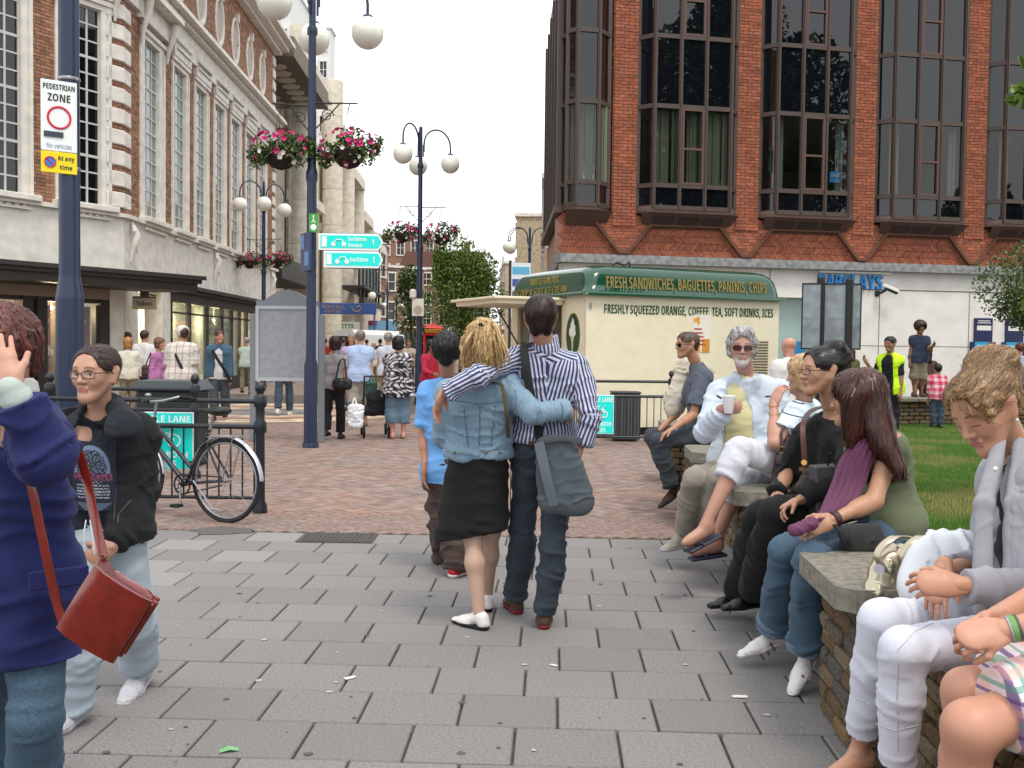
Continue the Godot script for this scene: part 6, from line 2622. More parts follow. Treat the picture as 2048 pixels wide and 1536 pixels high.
# hair: prims [ax,ay,az,bx,by,bz,ra,rb] and holes,in head space
func hair(root: Node3D,J: Dictionary,sc: float,prims: Array,holes: Array,colors: Array,o := {}) -> MeshInstance3D:
	var U: Vector3 = (J.hu as Vector3).normalized()
	var Fw: Vector3 = J.hf
	Fw = (Fw - U * Fw.dot(U)).normalized()
	var R := Fw.cross(U)
	var O: Vector3 = J.h
	var b := Body.new()
	b.h = o.get("h",0.007)
	for q in prims:
		b.cap(O + (R * q[0] + U * q[1] + Fw * q[2]) * sc,O + (R * q[3] + U * q[4] + Fw * q[5]) * sc,q[6] * sc,q[7] * sc,q[8] if q.size() > 8 else 0.02)
	for q in holes:
		b.cap(O + (R * q[0] + U * q[1] + Fw * q[2]) * sc,O + (R * q[3] + U * q[4] + Fw * q[5]) * sc,q[6] * sc,q[7] * sc,0.0).sub = true
	b.uv_frame = Basis(R,U,Fw)
	b.fold_amp = o.get("amp",0.007)
	b.fold_freq = o.get("freq",V(55,9,55))
	b.fold_seed = o.get("seed",3)
	var nz := FastNoiseLite.new()
	nz.seed = b.fold_seed + 1
	nz.frequency = 1.0
	nz.fractal_octaves = 2
	var st: Vector3 = o.get("streak",V(90,9,90))
	var frame_ := b.uv_frame.transposed()
	b.paint = func(p: Vector3,_n: Vector3,_c: Color) -> Color:
		var t := clampf(nz.get_noise_3dv((frame_ * (p - O)) * st) * 1.1 + 0.5,0.0,0.999) * (colors.size() - 1)
		var i := int(t)
		return (colors[i] as Color).lerp(colors[i + 1],t - i)
	b.strands = o.get("strands",700)
	b.strand_len = o.get("len",0.07)
	b.strand_w = o.get("sw",0.0019)
	b.strand_colors = colors
	var whorl: Vector3 = O + (U * 0.125 - Fw * 0.05) * sc
	if o.has("to"):
		var bun: Vector3 = O + (R * o.to.x + U * o.to.y + Fw * o.to.z) * sc
		b.flow = func(p: Vector3) -> Vector3: return bun - p
	else:
		var fall: float = o.get("fall",0.06)
		b.flow = func(p: Vector3) -> Vector3: return p - whorl - U * fall
	var gloss: float = o.get("rough",0.45)
	return job(root,"hair",[b],mat("hair%s" % gloss,Color.WHITE,gloss,{"vc": true}))
const FACE_HOLE := [[0,-0.06,0.115,0,0.0,0.125,0.075,0.078],[0,-0.15,0.05,0,-0.15,-0.02,0.085,0.06]]
const CROP := [[0,0.04,-0.036,0,0.042,0.014,0.086,0.08],[0,-0.02,-0.06,0,0.02,-0.05,0.052,0.07]]
# loose flyaway locks: curves from root points along guide,in head space; each curve an array of Vector3
func locks(parent: Node3D,J: Dictionary,sc: float,guides: Array,count: int,width: float,spread: float,colors: Array,seed_: int) -> void:
	var U: Vector3 = (J.hu as Vector3).normalized()
	var Fw: Vector3 = J.hf
	Fw = (Fw - U * Fw.dot(U)).normalized()
	var R := Fw.cross(U)
	var O: Vector3 = J.h
	var m := MB.new()
	m.off = parent.global_position
	var r := RandomNumberGenerator.new()
	r.seed = seed_
	for i in count:
		var g: Array = guides[r.randi() % guides.size()]
		var g2: Array = guides[r.randi() % guides.size()]
		var mixv := r.randf() if g.size() == g2.size() and r.randf() < 0.6 else 0.0
		var jit := V(r.randfn(),r.randfn() * 0.5,r.randfn()) * spread
		var wob := r.randf() * TAU
		var a := r.randf_range(0.002,0.007)
		m.color = (colors[r.randi() % colors.size()] as Color) * r.randf_range(0.8,1.2)
		m.color.a = 1.0
		var cv := Curve3D.new()
		for k in g.size():
			var p: Vector3 = (g[k] as Vector3).lerp(g2[k],mixv) + jit * (0.4 + 0.6 * k / (g.size() - 1.0))
			var t := Vector3.ZERO
			if k > 0 and k < g.size() - 1:
				t = (g[k + 1] - g[k - 1]) * 0.17
			cv.add_point(p,-t,t)
		var n := 9
		var prev := []
		for k in n:
			var s := cv.sample_baked(cv.get_baked_length() * k / (n - 1.0),true)
			s += V(sin(wob + k * 1.3),0,cos(wob + k * 1.1)) * a
			var wp := O + (R * s.x + U * s.y + Fw * s.z) * sc
			var wd := (R * cos(wob) + Fw * sin(wob)) * width * (1.0 - 0.8 * absf(k / (n - 1.0) - 0.35))
			var cur := [wp - wd,wp + wd]
			if prev.size() > 0:
				m.quad(prev[0],prev[1],cur[1],cur[0])
			prev = cur
	part(parent,"loose_hair",m.mesh(),mat("hair locks",Color.WHITE,0.5,{"vc": true}))
func shoe(root: Node3D,ankle: Vector3,dir: Vector3,up: Vector3,c: Material,sole_c: Material,low := 0.085,len := 0.19,wide := 1.0) -> void:
	dir = dir.normalized()
	up = (up - dir * up.dot(dir)).normalized()
	var sd := dir.cross(up)
	var ground := ankle - up * low
	var b := Body.new()
	b.h = 0.008
	b.cap(ankle - dir * 0.03 - up * 0.02,ground - dir * 0.035 + up * 0.035,0.036 * wide,0.038 * wide,0.02)
	b.cap(ankle - up * 0.02,ground + dir * len * 0.62 + up * 0.028,0.034 * wide,0.034 * wide,0.03)
	b.flatcap(ground + dir * len * 0.5 + up * 0.02,ground + dir * len + up * 0.018,0.046 * wide,0.034 * wide,up,0.7,0.03)
	b.cuts.append(Plane(-up,-up.dot(ground + up * 0.018)))
	b.fold_amp = 0.003
	b.fold_freq = V(30,30,30)
	var sh := job(root,"shoe",[b],c)
	var s := Body.new()
	s.h = 0.008
	s.cap(ground - dir * 0.035 + up * 0.03,ground + dir * len * 0.5 + up * 0.03,0.041 * wide,0.046 * wide,0.02)
	s.cap(ground + dir * len * 0.5 + up * 0.03,ground + dir * (len + 0.004) + up * 0.03,0.049 * wide,0.036 * wide,0.02)
	s.cuts.append(Plane(up,up.dot(ground + up * 0.024)))
	s.cuts.append(Plane(-up,-up.dot(ground)))
	job(root,"sole",[s],sole_c)
func cloth(called: String,c: Color,o := {}) -> StandardMaterial3D:
	var d := {"tex": noise_tex(0.2,0.84,1.06,256,120,3),"tri": true,"scale": 5.0,"rim": 0.25}
	d.merge(o,true)
	return mat(called,c,o.get("rough",0.9),d)
func denim(called: String,c: Color) -> StandardMaterial3D:
	return mat(called,c,0.88,{"tex": noise_tex(0.06,0.62,1.2,512,121,6,3.0),"tri": true,"scale": 2.2,"rim": 0.2})
func fielded(h: float,amp: float,freq: float,seed_: int,k := 1.0) -> Body:
	var b := Body.new()
	b.h = h
	b.fold_amp = amp
	b.fold_freq = V(freq,freq * k,freq)
	b.fold_seed = seed_
	b.crease = 1.0
	return b
# skin body; o: skin,g,hh,arms,legs,hands = {l: [dir,palm,thumb,curl],r: ...}
func put_body(root: Node3D,J: Dictionary,o: Dictionary) -> void:
	var g: float = o.get("g",1.0)
	var c: Color = o.skin
	var b := Body.new()
	b.h = o.get("h",0.013)
	torso(b,J,g * 0.94,-0.004,0.0,c)
	b.cap(J.n,(J.n as Vector3).lerp(J.h,0.4),0.046,0.044,0.03,c)
	var list := [b]
	for s in ["l","r"]:
		arm(b,J,s,g * 0.95,0.0,2.0,0.0,c)
		leg(b,J,s,g * o.get("lk",0.76),0.0,2.0,0.0,c)
		var an: Vector3 = J["a" + s]
		if o.has("feet"):
			var fd: Vector3 = o.feet[s]
			b.cap(an - fd * 0.02 - V(0,0.02,0),an + fd * 0.16 - V(0,0.055,0),0.035,0.022,0.03,c)
			b.cap(an - fd * 0.03 - V(0,0.05,0),an + fd * 0.12 - V(0,0.06,0),0.03,0.03,0.03,c)
		if o.has("hands") and o.hands.has(s):
			var q: Array = o.hands[s]
			list.append(hand(J["w" + s],q[0],q[1],q[2],q[3],o.get("hand_size",1.0),c,o.get("hand_h",0.005)))
		else:
			var fd: Vector3 = (J["w" + s] - J["e" + s] as Vector3).normalized()
			b.cap(J["w" + s],J["w" + s] + fd * 0.09,0.03,0.026,0.02,c)
	list.append_array(head(J,o.get("sc",1.0),o))
	job(root,"body",list,skin_m)
func put_top(root: Node3D,J: Dictionary,called: String,m: Material,o := {}) -> MeshInstance3D:
	var g: float = o.get("g",1.0)
	var inf: float = o.get("inf",0.012)
	var b := fielded(o.get("h",0.013),o.get("amp",0.009),o.get("freq",9.0),o.get("seed",7),o.get("fk",1.0))
	torso(b,J,g,inf,o.get("belly",0.0))
	var sleeve: float = o.get("sleeve",2.0)
	if sleeve > 0.0:
		for s in ["l","r"]:
			arm(b,J,s,g,o.get("arm_inf",inf),sleeve,o.get("loose",0.008))
	var pel: Vector3 = (J.hl + J.hr) * 0.5
	var up: Vector3 = ((J.n as Vector3) - pel).normalized()
	var hem: float = o.get("hem",0.0)      # metres below the hips
	if hem > 0.0:
		for s in ["l","r"]:
			var hp: Vector3 = J["h" + s]
			var p := b.cap(hp + up * 0.05,hp - Vector3.UP.slerp(up,0.5) * hem,0.105 * g + inf,0.108 * g + inf + o.get("hem_flare",0.0),0.06)
			p.flat_b = true
	else:
		b.cuts.append(Plane(-up,-up.dot(pel - up * hem)))
	var S := side_of(J)
	var f: Vector3 = J.f
	var nk: Vector3 = J.n
	if o.get("neck",1):
		var hole := b.cap(nk + up * 0.035 + f * 0.012,nk + up * 0.16,o.get("neck_r",0.056),0.075,0.0)
		hole.sub = true
	if o.has("vneck"):
		var vn: Array = o.vneck          # depth,half width
		for k in 5:
			var t := k / 4.0
			var p: Vector3 = nk - up * vn[0] * t + f * 0.12
			b.cap(p - S * vn[1] * (1.0 - t * 0.8),p + S * vn[1] * (1.0 - t * 0.8),0.04,0.04,0.0).sub = true
	if o.has("open"):                    # open front: half width
		b.cap(nk + up * 0.05 + f * 0.18,pel - up * 0.3 + f * 0.2,o.open,o.open * o.get("open_k",1.0),0.0).sub = true
	b.uv_mode = o.get("uv",0)
	var rf: Vector3 = o.get("ref",S)
	b.uv_frame = Basis(rf,up,rf.cross(up).normalized())
	return job(root,called,[b],m)
func put_bottom(root: Node3D,J: Dictionary,called: String,m: Material,o := {}) -> MeshInstance3D:
	var g: float = o.get("g",1.0)
	var inf: float = o.get("inf",0.01)
	var b := fielded(o.get("h",0.013),o.get("amp",0.009),o.get("freq",8.0),o.get("seed",5),o.get("fk",1.4))
	var pel: Vector3 = (J.hl + J.hr) * 0.5
	var up: Vector3 = ((J.n as Vector3) - pel).normalized()
	var W: Vector3 = pel + up * o.get("waist",0.13)
	for s in ["l","r"]:
		var sg := 1.0 if s == "r" else -1.0
		var hs := (J.hr - J.hl as Vector3).normalized()
		var p := b.cap(W + hs * sg * 0.055 * g,J["h" + s],0.09 * g + inf,0.1 * g + inf,0.05)
		p.flat_a = true
		leg(b,J,s,g,inf,o.get("upto",1.93),o.get("loose",0.008),Color.WHITE,o.get("flare",0.0))
	b.uv_mode = o.get("uv",0)
	b.uv_frame = Basis(side_of(J),up,side_of(J).cross(up))
	return job(root,called,[b],m)
# strap: flat band along points; width along w
func band(parent: Node3D,called: String,pts: Array,wide: Vector3,thick: float,m: Material) -> MeshInstance3D:
	var mb := MB.new()
	mb.off = parent.global_position
	var cv := Curve3D.new()
	for k in pts.size():
		var t := Vector3.ZERO
		if k > 0 and k < pts.size() - 1:
			t = (pts[k + 1] - pts[k - 1]) * 0.16
		cv.add_point(pts[k],-t,t)
	var rings := []
	var n := pts.size() * 4
	for k in n + 1:
		var p := cv.sample_baked(cv.get_baked_length() * k / n,true)
		var q := cv.sample_baked(minf(cv.get_baked_length(),cv.get_baked_length() * k / n + 0.01),true)
		if k == n:
			q = p + (p - cv.sample_baked(cv.get_baked_length() - 0.01,true))
		var t := (q - p).normalized()
		var w := (wide - t * wide.dot(t)).normalized() * wide.length()
		var nn := t.cross(w).normalized() * thick
		rings.append([p - w - nn,p + w - nn,p + w + nn,p - w + nn])
	mb.loft(rings)
	return part(parent,called,mb.mesh(),m)
# standing or walking figure: at on the ground,F forward,H height; o: stride,al/ar arm [swing,out,bend],lean,sit
func stand(at: Vector3,F: Vector3,H: float,o := {}) -> Dictionary:
	F = F.normalized()
	var R := F.cross(Vector3.UP)
	var U := Vector3.UP
	var k := H / 1.72
	var st: float = o.get("stride",0.0)
	var J := {"f": F,"hu": (U + F * 0.05).normalized(),"hf": o.get("look",F)}
	var pel := at + U * 0.9 * k
	var lean: Vector3 = F * o.get("lean",0.02)
	J.n = pel + (U * 0.53 + lean * 2.0) * k
	J.h = J.n + (U * 0.175 + lean * 0.5 + F * 0.02) * k
	for s in ["l","r"]:
		var sg := 1.0 if s == "r" else -1.0
		var step := st * sg
		J["h" + s] = pel + R * sg * 0.085 * k - U * 0.02 * k
		J["a" + s] = at + R * sg * 0.09 * k + F * step * k + U * (0.085 + (0.06 if step < -0.05 else 0.0)) * k
		J["k" + s] = (J["h" + s] as Vector3).lerp(J["a" + s],0.5) + F * (0.02 + absf(st) * 0.18 * (1.0 if step < 0 else 0.4)) * k + R * sg * 0.01
		J["s" + s] = J.n + (R * sg * 0.165 - U * 0.075) * k
		var a: Array = o.get("a" + s,[-step * 0.8,0.1,0.15])
		var d1: Vector3 = (-U + F * a[0] + R * sg * a[1]).normalized()
		J["e" + s] = J["s" + s] + d1 * 0.29 * k
		var d2: Vector3 = (-U * cos(a[2]) + F * (a[0] + sin(a[2])) + R * sg * (a[1] - 0.4 * a[2] * (a[3] if a.size() > 3 else 0.0))).normalized()
		J["w" + s] = J["e" + s] + d2 * 0.25 * k
	return J
# quick dressing of a background figure
func extra(label: String,at: Vector3,F: Vector3,H: float,o: Dictionary) -> Node3D:
	var J := stand(at,F,H,o)
	var root := figure_root(label,at,o.get("group",""))
	var far: float = o.get("far",1.0)
	var g: float = o.get("g",1.0) * H / 1.72
	var bo := {"skin": o.skin,"g": g,"h": 0.016 * far,"hh": 0.0065 * far if far < 1.5 else 0.012,"hand_h": 0.007,"sc": H / 1.72 * o.get("head",1.0)}
	if far < 1.5:
		var hd := {}
		for s in ["l","r"]:
			var d: Vector3 = (J["w" + s] - J["e" + s] as Vector3).normalized()
			hd[s] = [d,J.f.cross(Vector3.UP) * (-1.0 if s == "r" else 1.0),J.f,0.35]
		bo.hands = hd
	if o.has("bare_feet"):
		bo.feet = {"l": F,"r": F}
	put_body(root,J,bo)
	var t: Dictionary = o.top.duplicate()
	t.merge({"h": 0.015 * far,"g": g,"inf": 0.014,"sleeve": 0.55})
	put_top(root,J,t.get("name","shirt"),t.m,t)
	if o.has("under"):
		var u2: Dictionary = o.under.duplicate()
		u2.merge({"h": 0.015 * far,"g": g,"inf": 0.008,"sleeve": 0.0})
		put_top(root,J,"shirt",u2.m,u2)
	var bt: Dictionary = o.bottom.duplicate()
	bt.merge({"h": 0.015 * far,"g": g})
	put_bottom(root,J,bt.get("name","trousers"),bt.m,bt)
	if not o.has("bare_feet"):
		for s in ["l","r"]:
			shoe(root,J["a" + s],F,Vector3.UP,o.shoe,o.get("sole",o.shoe),0.085 * H / 1.72,0.18)
	if o.has("hair"):
		var hc: Array = o.hair
		hair(root,J,H / 1.72 * o.get("head",1.0),o.get("style",CROP),FACE_HOLE,[hc[0],hc[1] if hc.size() > 1 else hc[0] * 1.5],{"h": 0.009 * far,"seed": o.get("seed",3),"strands": 260 if far < 1.5 else 0,"sw": 0.004})
	return root
# ---------------------------------------------------------------- the people in the picture
func lin(r: float,g: float,b: float) -> Color:
	return C(r,g,b).srgb_to_linear()
func JJ(q: Dictionary,f: Vector3,hf: Vector3,hu := Vector3.UP) -> Dictionary:
	var J := {"f": f.normalized(),"hf": hf.normalized(),"hu": hu.normalized()}
	for k in q:
		J[k] = P(q[k][0],q[k][1],q[k][2])
	return J
func pattern(called: String,w: int,h: int,fill: Callable) -> ImageTexture:
	var im := Image.create(w,h,false,Image.FORMAT_RGB8)
	for y in h:
		for x in w:
			im.set_pixel(x,y,fill.call(float(x) / w,float(y) / h))
	var t := ImageTexture.create_from_image(im)
	mats["pattern " + called] = t
	return t
func uv_cloth(called: String,t: Texture2D,sx: float,sy: float) -> StandardMaterial3D:
	var m := mat(called,Color.WHITE,0.88,{"tex": t,"scale": sx,"scale_y": sy,"rim": 0.2})
	return m
var PALE: Color
var TAN: Color
var FAIR: Color
var DUSK: Color
func soft_box(parent: Node3D,called: String,ce: Vector3,b: Basis,s: Vector3,r: float,m: Material,amp := 0.006,h := 0.009) -> MeshInstance3D:
	var f := fielded(h,amp,14.0,int(absf(ce.x) * 100.0))
	var x := b.x * maxf(0.001,s.x * 0.5 - r)
	var y := b.y * maxf(0.001,s.y * 0.5 - r)
	var k := s.z / (2.0 * r)
	for q in [[-1.0,-0.34],[-0.34,0.34],[0.34,1.0]]:
		f.flatcap(ce + x * q[0] - y,ce + x * q[0] + y,r,r,b.z,k,0.02)
		f.flatcap(ce + x * q[1] - y,ce + x * q[1] + y,r,r,b.z,k,0.02)
	for t in [-1.0,-0.5,0.0,0.5,1.0]:
		f.flatcap(ce - x + y * t,ce + x + y * t,r,r,b.z,k,0.02)
	return job(parent,called,[f],m)
func spectacles(root: Node3D,J: Dictionary,sc: float,rim: Material,lens: Material,tall := 0.014,wrap := 0.0) -> void:
	var U: Vector3 = (J.hu as Vector3).normalized()
	var Fw: Vector3 = J.hf
	Fw = (Fw - U * Fw.dot(U)).normalized()
	var R := Fw.cross(U)
	var m := MB.new()
	m.off = root.global_position
	var l := MB.new()
	l.off = m.off
	var L := func(x: float,y: float,z: float) -> Vector3:
		return J.h + (R * x + U * y + Fw * z) * sc
	for s in [-1.0,1.0]:
		var ring := []
		var ce: Vector3 = L.call(s * 0.033,-0.003,0.098 - wrap)
		for k in 17:
			var a := TAU * k / 16.0
			var cx := signf(cos(a)) * pow(absf(cos(a)),0.6) * 0.026
			ring.append(ce + (R * cx + U * signf(sin(a)) * pow(absf(sin(a)),0.6) * tall + Fw * (-s * cx * 0.25)) * sc)
		m.tube(ring,0.0016,5,false)
		ring.pop_back()
		l.fan(ring,s > 0)
		m.tube([L.call(s * 0.06,0.004,0.09 - wrap),L.call(s * 0.078,0.006,0.05),L.call(s * 0.081,0.004,-0.01),L.call(s * 0.078,-0.02,-0.025)],0.0022,5)
	m.tube([L.call(-0.008,0.002,0.103 - wrap),L.call(0,0.004,0.106 - wrap),L.call(0.008,0.002,0.103 - wrap)],0.0018,5)
	var g := part(root,"spectacles",m.mesh(),rim)
	part(g,"lens",l.mesh(),lens)
func make_people() -> void:
	skin_m = mat("skin",Color.WHITE,0.47,{"vc": true,"sss": 0.12,"tex": noise_tex(0.12,0.9,1.06,256,150,4),"tri": true,"scale": 7.0})
	PALE = lin(0.77,0.6,0.52)
	FAIR = lin(0.73,0.54,0.455)
	TAN = lin(0.69,0.5,0.39)
	DUSK = lin(0.5,0.35,0.27)
	make_couple()
	make_left_women()
	make_seated_far()
	make_seated_near()
	make_crowd()
# ---------------------------------------------------------------- the couple and the boy
func make_couple() -> void:
	var away := V(0.05,0,-1)
	var J := JJ({"h": [1080,636,5.53],"n": [1090,696,5.58],"sl": [1036,716,5.6],"sr": [1156,732,5.6],"el": [958,750,5.3],"wl": [886,788,5.28],"er": [1182,836,5.5],"wr": [1160,893,5.5],
		"hl": [1056,905,5.68],"hr": [1118,905,5.66],"kl": [1045,1072,5.72],"kr": [1108,1090,5.5],"al": [1032,1196,5.88],"ar": [1088,1228,5.58]},away,V(-0.1,-0.05,-1))
	var root := figure_root("man in a navy and white striped shirt with his arm round a woman",G(1060,1250))
	put_body(root,J,{"skin": FAIR,"h": 0.012,"hh": 0.005,"hands": {"l": [V(-0.35,-0.9,-0.25),V(0.8,-0.1,0.4),V(0.2,-0.4,-0.9),0.35],"r": [V(-0.2,-1,-0.1),V(-1,0,0),V(0,0,-1),0.3]}})
	var st := pattern("stripe",32,4,func(x,_y): return C(0.72,0.74,0.82) if x < 0.48 else C(0.2,0.215,0.34))
	var shirt := uv_cloth("striped shirt",st,1.0 / 0.0205,1.0)
	put_top(root,J,"shirt",shirt,{"h": 0.01,"uv": 1,"ref": V(0.15,0,1),"inf": 0.018,"arm_inf": 0.014,"loose": 0.012,"hem": -0.07,"amp": 0.013,"freq": 10.0,"neck_r": 0.055,"sleeve": 1.95,"seed": 4})
	var b := fielded(0.008,0.004,20.0,3)
	b.cap(J.n + V(0,-0.01,0),J.n + V(-0.01,0.06,-0.01),0.082,0.074,0.01)
	b.cap(J.n + V(0,0.12,-0.03),J.n + V(0,0.05,-0.03),0.064,0.056,0.0).sub = true
	b.uv_mode = 1
	b.uv_frame = Basis(Vector3.BACK,Vector3.UP,Vector3.RIGHT)
	b.cuts.append(Plane(V(0.05,1,0.25).normalized(),V(0.05,1,0.25).normalized().dot(J.n + V(0,0.062,0.06))))
	job(root,"collar",[b],shirt)
	var jn := put_bottom(root,J,"jeans",denim("dark denim",C(0.21,0.25,0.295)),{"h": 0.01,"waist": 0.09,"inf": 0.008,"loose": 0.012,"flare": 0.004,"upto": 1.97,"amp": 0.012,"g": 0.97,"freq": 9.0})
	b = fielded(0.008,0.0,1.0,1)
	var pel: Vector3 = (J.hl + J.hr) * 0.5
	for s in [-1.0,1.0]:
		b.cap(pel + V(s * 0.056,0.05,0),pel + V(s * 0.056,0.07,0),0.117,0.117,0.03)
	b.cuts.append(Plane(Vector3.UP,pel.y + 0.076))
	b.cuts.append(Plane(Vector3.DOWN,-(pel.y + 0.042)))
	job(root,"belt",[b],mat("belt leather",C(0.25,0.12,0.09),0.5))
	var sh_m := cloth("brown suede",C(0.3,0.2,0.16))
	var red := mat("red rubber",C(0.5,0.1,0.12),0.6)
	shoe(root,J.al,V(-0.25,0,-1),Vector3.UP,sh_m,red,J.al.y)
	shoe(root,J.ar,V(0.05,0,-1),Vector3.UP,sh_m,red,J.ar.y)
	hair(root,J,1.0,[[0,0.04,-0.036,0,0.042,0.016,0.087,0.081],[0,-0.03,-0.058,0,0.02,-0.05,0.05,0.068],[-0.04,0.0,-0.025,-0.04,0.03,-0.02,0.036,0.045],[0.04,0.0,-0.025,0.04,0.03,-0.02,0.036,0.045],[-0.025,-0.062,-0.045,-0.02,0.0,-0.05,0.034,0.055],[0.025,-0.062,-0.045,0.02,0.0,-0.05,0.034,0.055]],[FACE_HOLE[0]],[lin(0.1,0.065,0.055),lin(0.2,0.13,0.11)],{"amp": 0.004,"h": 0.006})
	var st1 := mat("jean seam",C(0.13,0.16,0.2),0.9)
	for q in [[W2(1036,908),W2(1074,912),W2(1070,950),W2(1054,960),W2(1038,948),W2(1036,908)],[W2(1086,896),W2(1084,985)],[W2(1022,920),W2(1020,1060),W2(1016,1190)],[W2(1130,1020),W2(1130,1120),W2(1108,1220)]]:
		seam(jn,q,0.0025,st1)
	var bag := thing("messenger_bag","grey canvas messenger bag hanging at the striped man's right hip","bag",P(1130,950,5.4))
	var canvas := cloth("bag canvas",C(0.30,0.335,0.36),{"scale": 4.0})
	var bb := Basis(V(0.97,0.02,-0.22).normalized(),V(-0.1,1,0).normalized(),V(0.22,0,0.97).normalized())
	var f := fielded(0.009,0.008,12.0,31)
	for q in [[1085,895,1098,1005],[1110,888,1135,1008],[1138,892,1168,1005]]:
		f.flatcap(P(q[0],q[1],5.38),P(q[2],q[3],5.36),0.045,0.06,bb.z,0.6,0.05)
	job(bag,"pouch",[f],canvas)
	band(bag,"side_panel",[P(1078,885,5.34),P(1092,950,5.31),P(1108,1012,5.32)],V(0.026,0,0),0.004,cloth("bag edge",C(0.36,0.4,0.43)))
	band(bag,"strap",[P(1150,745,5.75),P(1110,705,5.66),P(1050,688,5.52),P(1051,730,5.425),P(1062,790,5.415),P(1075,850,5.44),P(1080,890,5.36)],V(0.022,0,0),0.003,mat("strap black",C(0.05,0.05,0.06),0.8))
	band(bag,"flap",[P(1090,880,5.335),P(1128,876,5.33),P(1162,882,5.345)],V(0,0.016,0),0.004,canvas)
	J = JJ({"h": [966,690,5.42],"n": [962,752,5.5],"sl": [898,785,5.5],"sr": [1022,775,5.5],"el": [884,868,5.62],"wl": [912,872,5.85],"er": [1062,826,5.34],"wr": [1138,820,5.42],
		"hl": [930,915,5.6],"hr": [985,912,5.6],"kl": [946,1070,5.58],"kr": [982,1062,5.74],"al": [958,1226,5.52],"ar": [974,1190,5.92]},away,V(-0.1,-0.1,-1))
	root = figure_root("blonde woman in a light denim jacket and black skirt beside the striped man",G(955,1255))
	put_body(root,J,{"skin": lin(0.76,0.63,0.555),"lk": 0.95,"h": 0.012,"hh": 0.006,"g": 0.95,"hands": {"r": [V(0.15,-0.35,-1),V(-1,-0.2,0),V(0,1,0),0.5]}})
	var dj := denim("light denim",C(0.52,0.63,0.71))
	var jk := put_top(root,J,"jacket",dj,{"h": 0.01,"g": 1.0,"inf": 0.02,"arm_inf": 0.014,"loose": 0.01,"hem": -0.005,"amp": 0.014,"freq": 11.0,"sleeve": 1.97,"seed": 12})
	b = fielded(0.009,0.003,14.0,2)
	pel = (J.hl + J.hr) * 0.5
	for s in [-1.0,1.0]:
		b.cap(pel + V(s * 0.068,0.0,0.0),pel + V(s * 0.068,0.03,0),0.126,0.126,0.04)
	b.cuts.append(Plane(Vector3.UP,pel.y + 0.045))
	b.cuts.append(Plane(Vector3.DOWN,-(pel.y - 0.003)))
	job(root,"waistband",[b],dj)
	var st2 := mat("denim seam",C(0.36,0.46,0.54),0.9)
	for q in [[W2(905,800),W2(960,808),W2(1008,802)],[W2(928,812),W2(936,892)],[W2(990,810),W2(982,892)],[W2(960,812),W2(959,892)],[W2(1030,780),W2(1034,800),W2(1028,822)],[W2(1122,806),W2(1126,824),W2(1124,838)]]:
		seam(jk,q,0.003,st2)
	var m := MB.new()
	m.off = root.global_position
	for px in [908,928,972,1000]:
		m.ball(P(px,905,5.47) + V(0,0,-0.0),0.009,8,V(1,1,0.5))
	part(root,"button",m.mesh(),mat("brass",C(0.5,0.42,0.3),0.4,{"metal": 0.7}))
	b = fielded(0.011,0.012,7.0,9,0.25)
	var hem_c := P(944,1070,5.6)
	for s in [-1.0,1.0]:
		var p := b.cap(pel + V(s * 0.05,0.03,0),hem_c + V(s * 0.075,0,0),0.105,0.125,0.05)
		p.flat_a = true
	b.cuts.append(Plane(V(0.16,-1,0).normalized(),V(0.16,-1,0).normalized().dot(hem_c)))
	job(root,"skirt",[b],cloth("black skirt",C(0.035,0.035,0.04)))
	var wht := mat("white leather",C(0.86,0.84,0.83),0.5)
	var blk := mat("black rubber",C(0.06,0.06,0.06),0.7)
	shoe(root,J.al,V(-0.75,0,-0.65),Vector3.UP,wht,blk,J.al.y,0.165,0.9)
	shoe(root,J.ar,V(-0.1,0,-1),V(0,1,0.25),wht,blk,J.ar.y,0.165,0.9)
	var blonde := [lin(0.42,0.3,0.18),lin(0.66,0.52,0.33),lin(0.80,0.68,0.47),lin(0.6,0.46,0.28),lin(0.85,0.75,0.56)]
	hair(root,J,1.0,[[0,0.045,-0.036,0,0.045,0.012,0.094,0.086],[0,-0.02,-0.07,0.0,0.05,-0.07,0.07,0.06],[-0.05,-0.085,-0.045,-0.05,0.0,-0.03,0.05,0.06],[0.05,-0.075,-0.045,0.05,0.0,-0.03,0.05,0.06],[0.0,-0.095,-0.06,0.0,-0.03,-0.07,0.055,0.065],[0.085,-0.07,0.0,0.07,0.02,0.0,0.03,0.04],[-0.08,-0.1,0.0,-0.07,0.02,0.0,0.035,0.04]],[[0,-0.06,0.125,0,0.0,0.135,0.075,0.078]],blonde,{"amp": 0.02,"freq": V(28,9,28),"streak": V(70,12,70),"h": 0.0065,"seed": 8,"strands": 1500,"len": 0.1,"fall": 0.08})
	var gl := []
	for k in 9:
		var x := -0.1 + k * 0.025
		gl.append([V(x * 0.5,0.12,-0.06),V(x * 0.9,0.02,-0.13),V(x * 1.2,-0.06,-0.115),V(x * 1.2,-0.13 + 0.02 * (k % 3),-0.1)])
	locks(root,J,1.0,gl,160,0.003,0.014,blonde,5)
	m = MB.new()
	m.off = root.global_position
	m.tube([P(958,650,5.29),P(962,648,5.28),P(966,653,5.28)],0.008,6)
	part(root,"hair_tie",m.mesh(),mat("strap black",Color.WHITE))
	var hb := thing("shoulder_strap","thin olive bag strap over the denim jacket's back","bag",P(1010,800,5.33))
	band(hb,"strap",[P(985,765,5.42),P(1003,770,5.365),P(1009,800,5.335),P(1014,835,5.34),P(1017,875,5.44)],V(0.01,0,0),0.003,mat("strap olive",C(0.3,0.26,0.17),0.8))
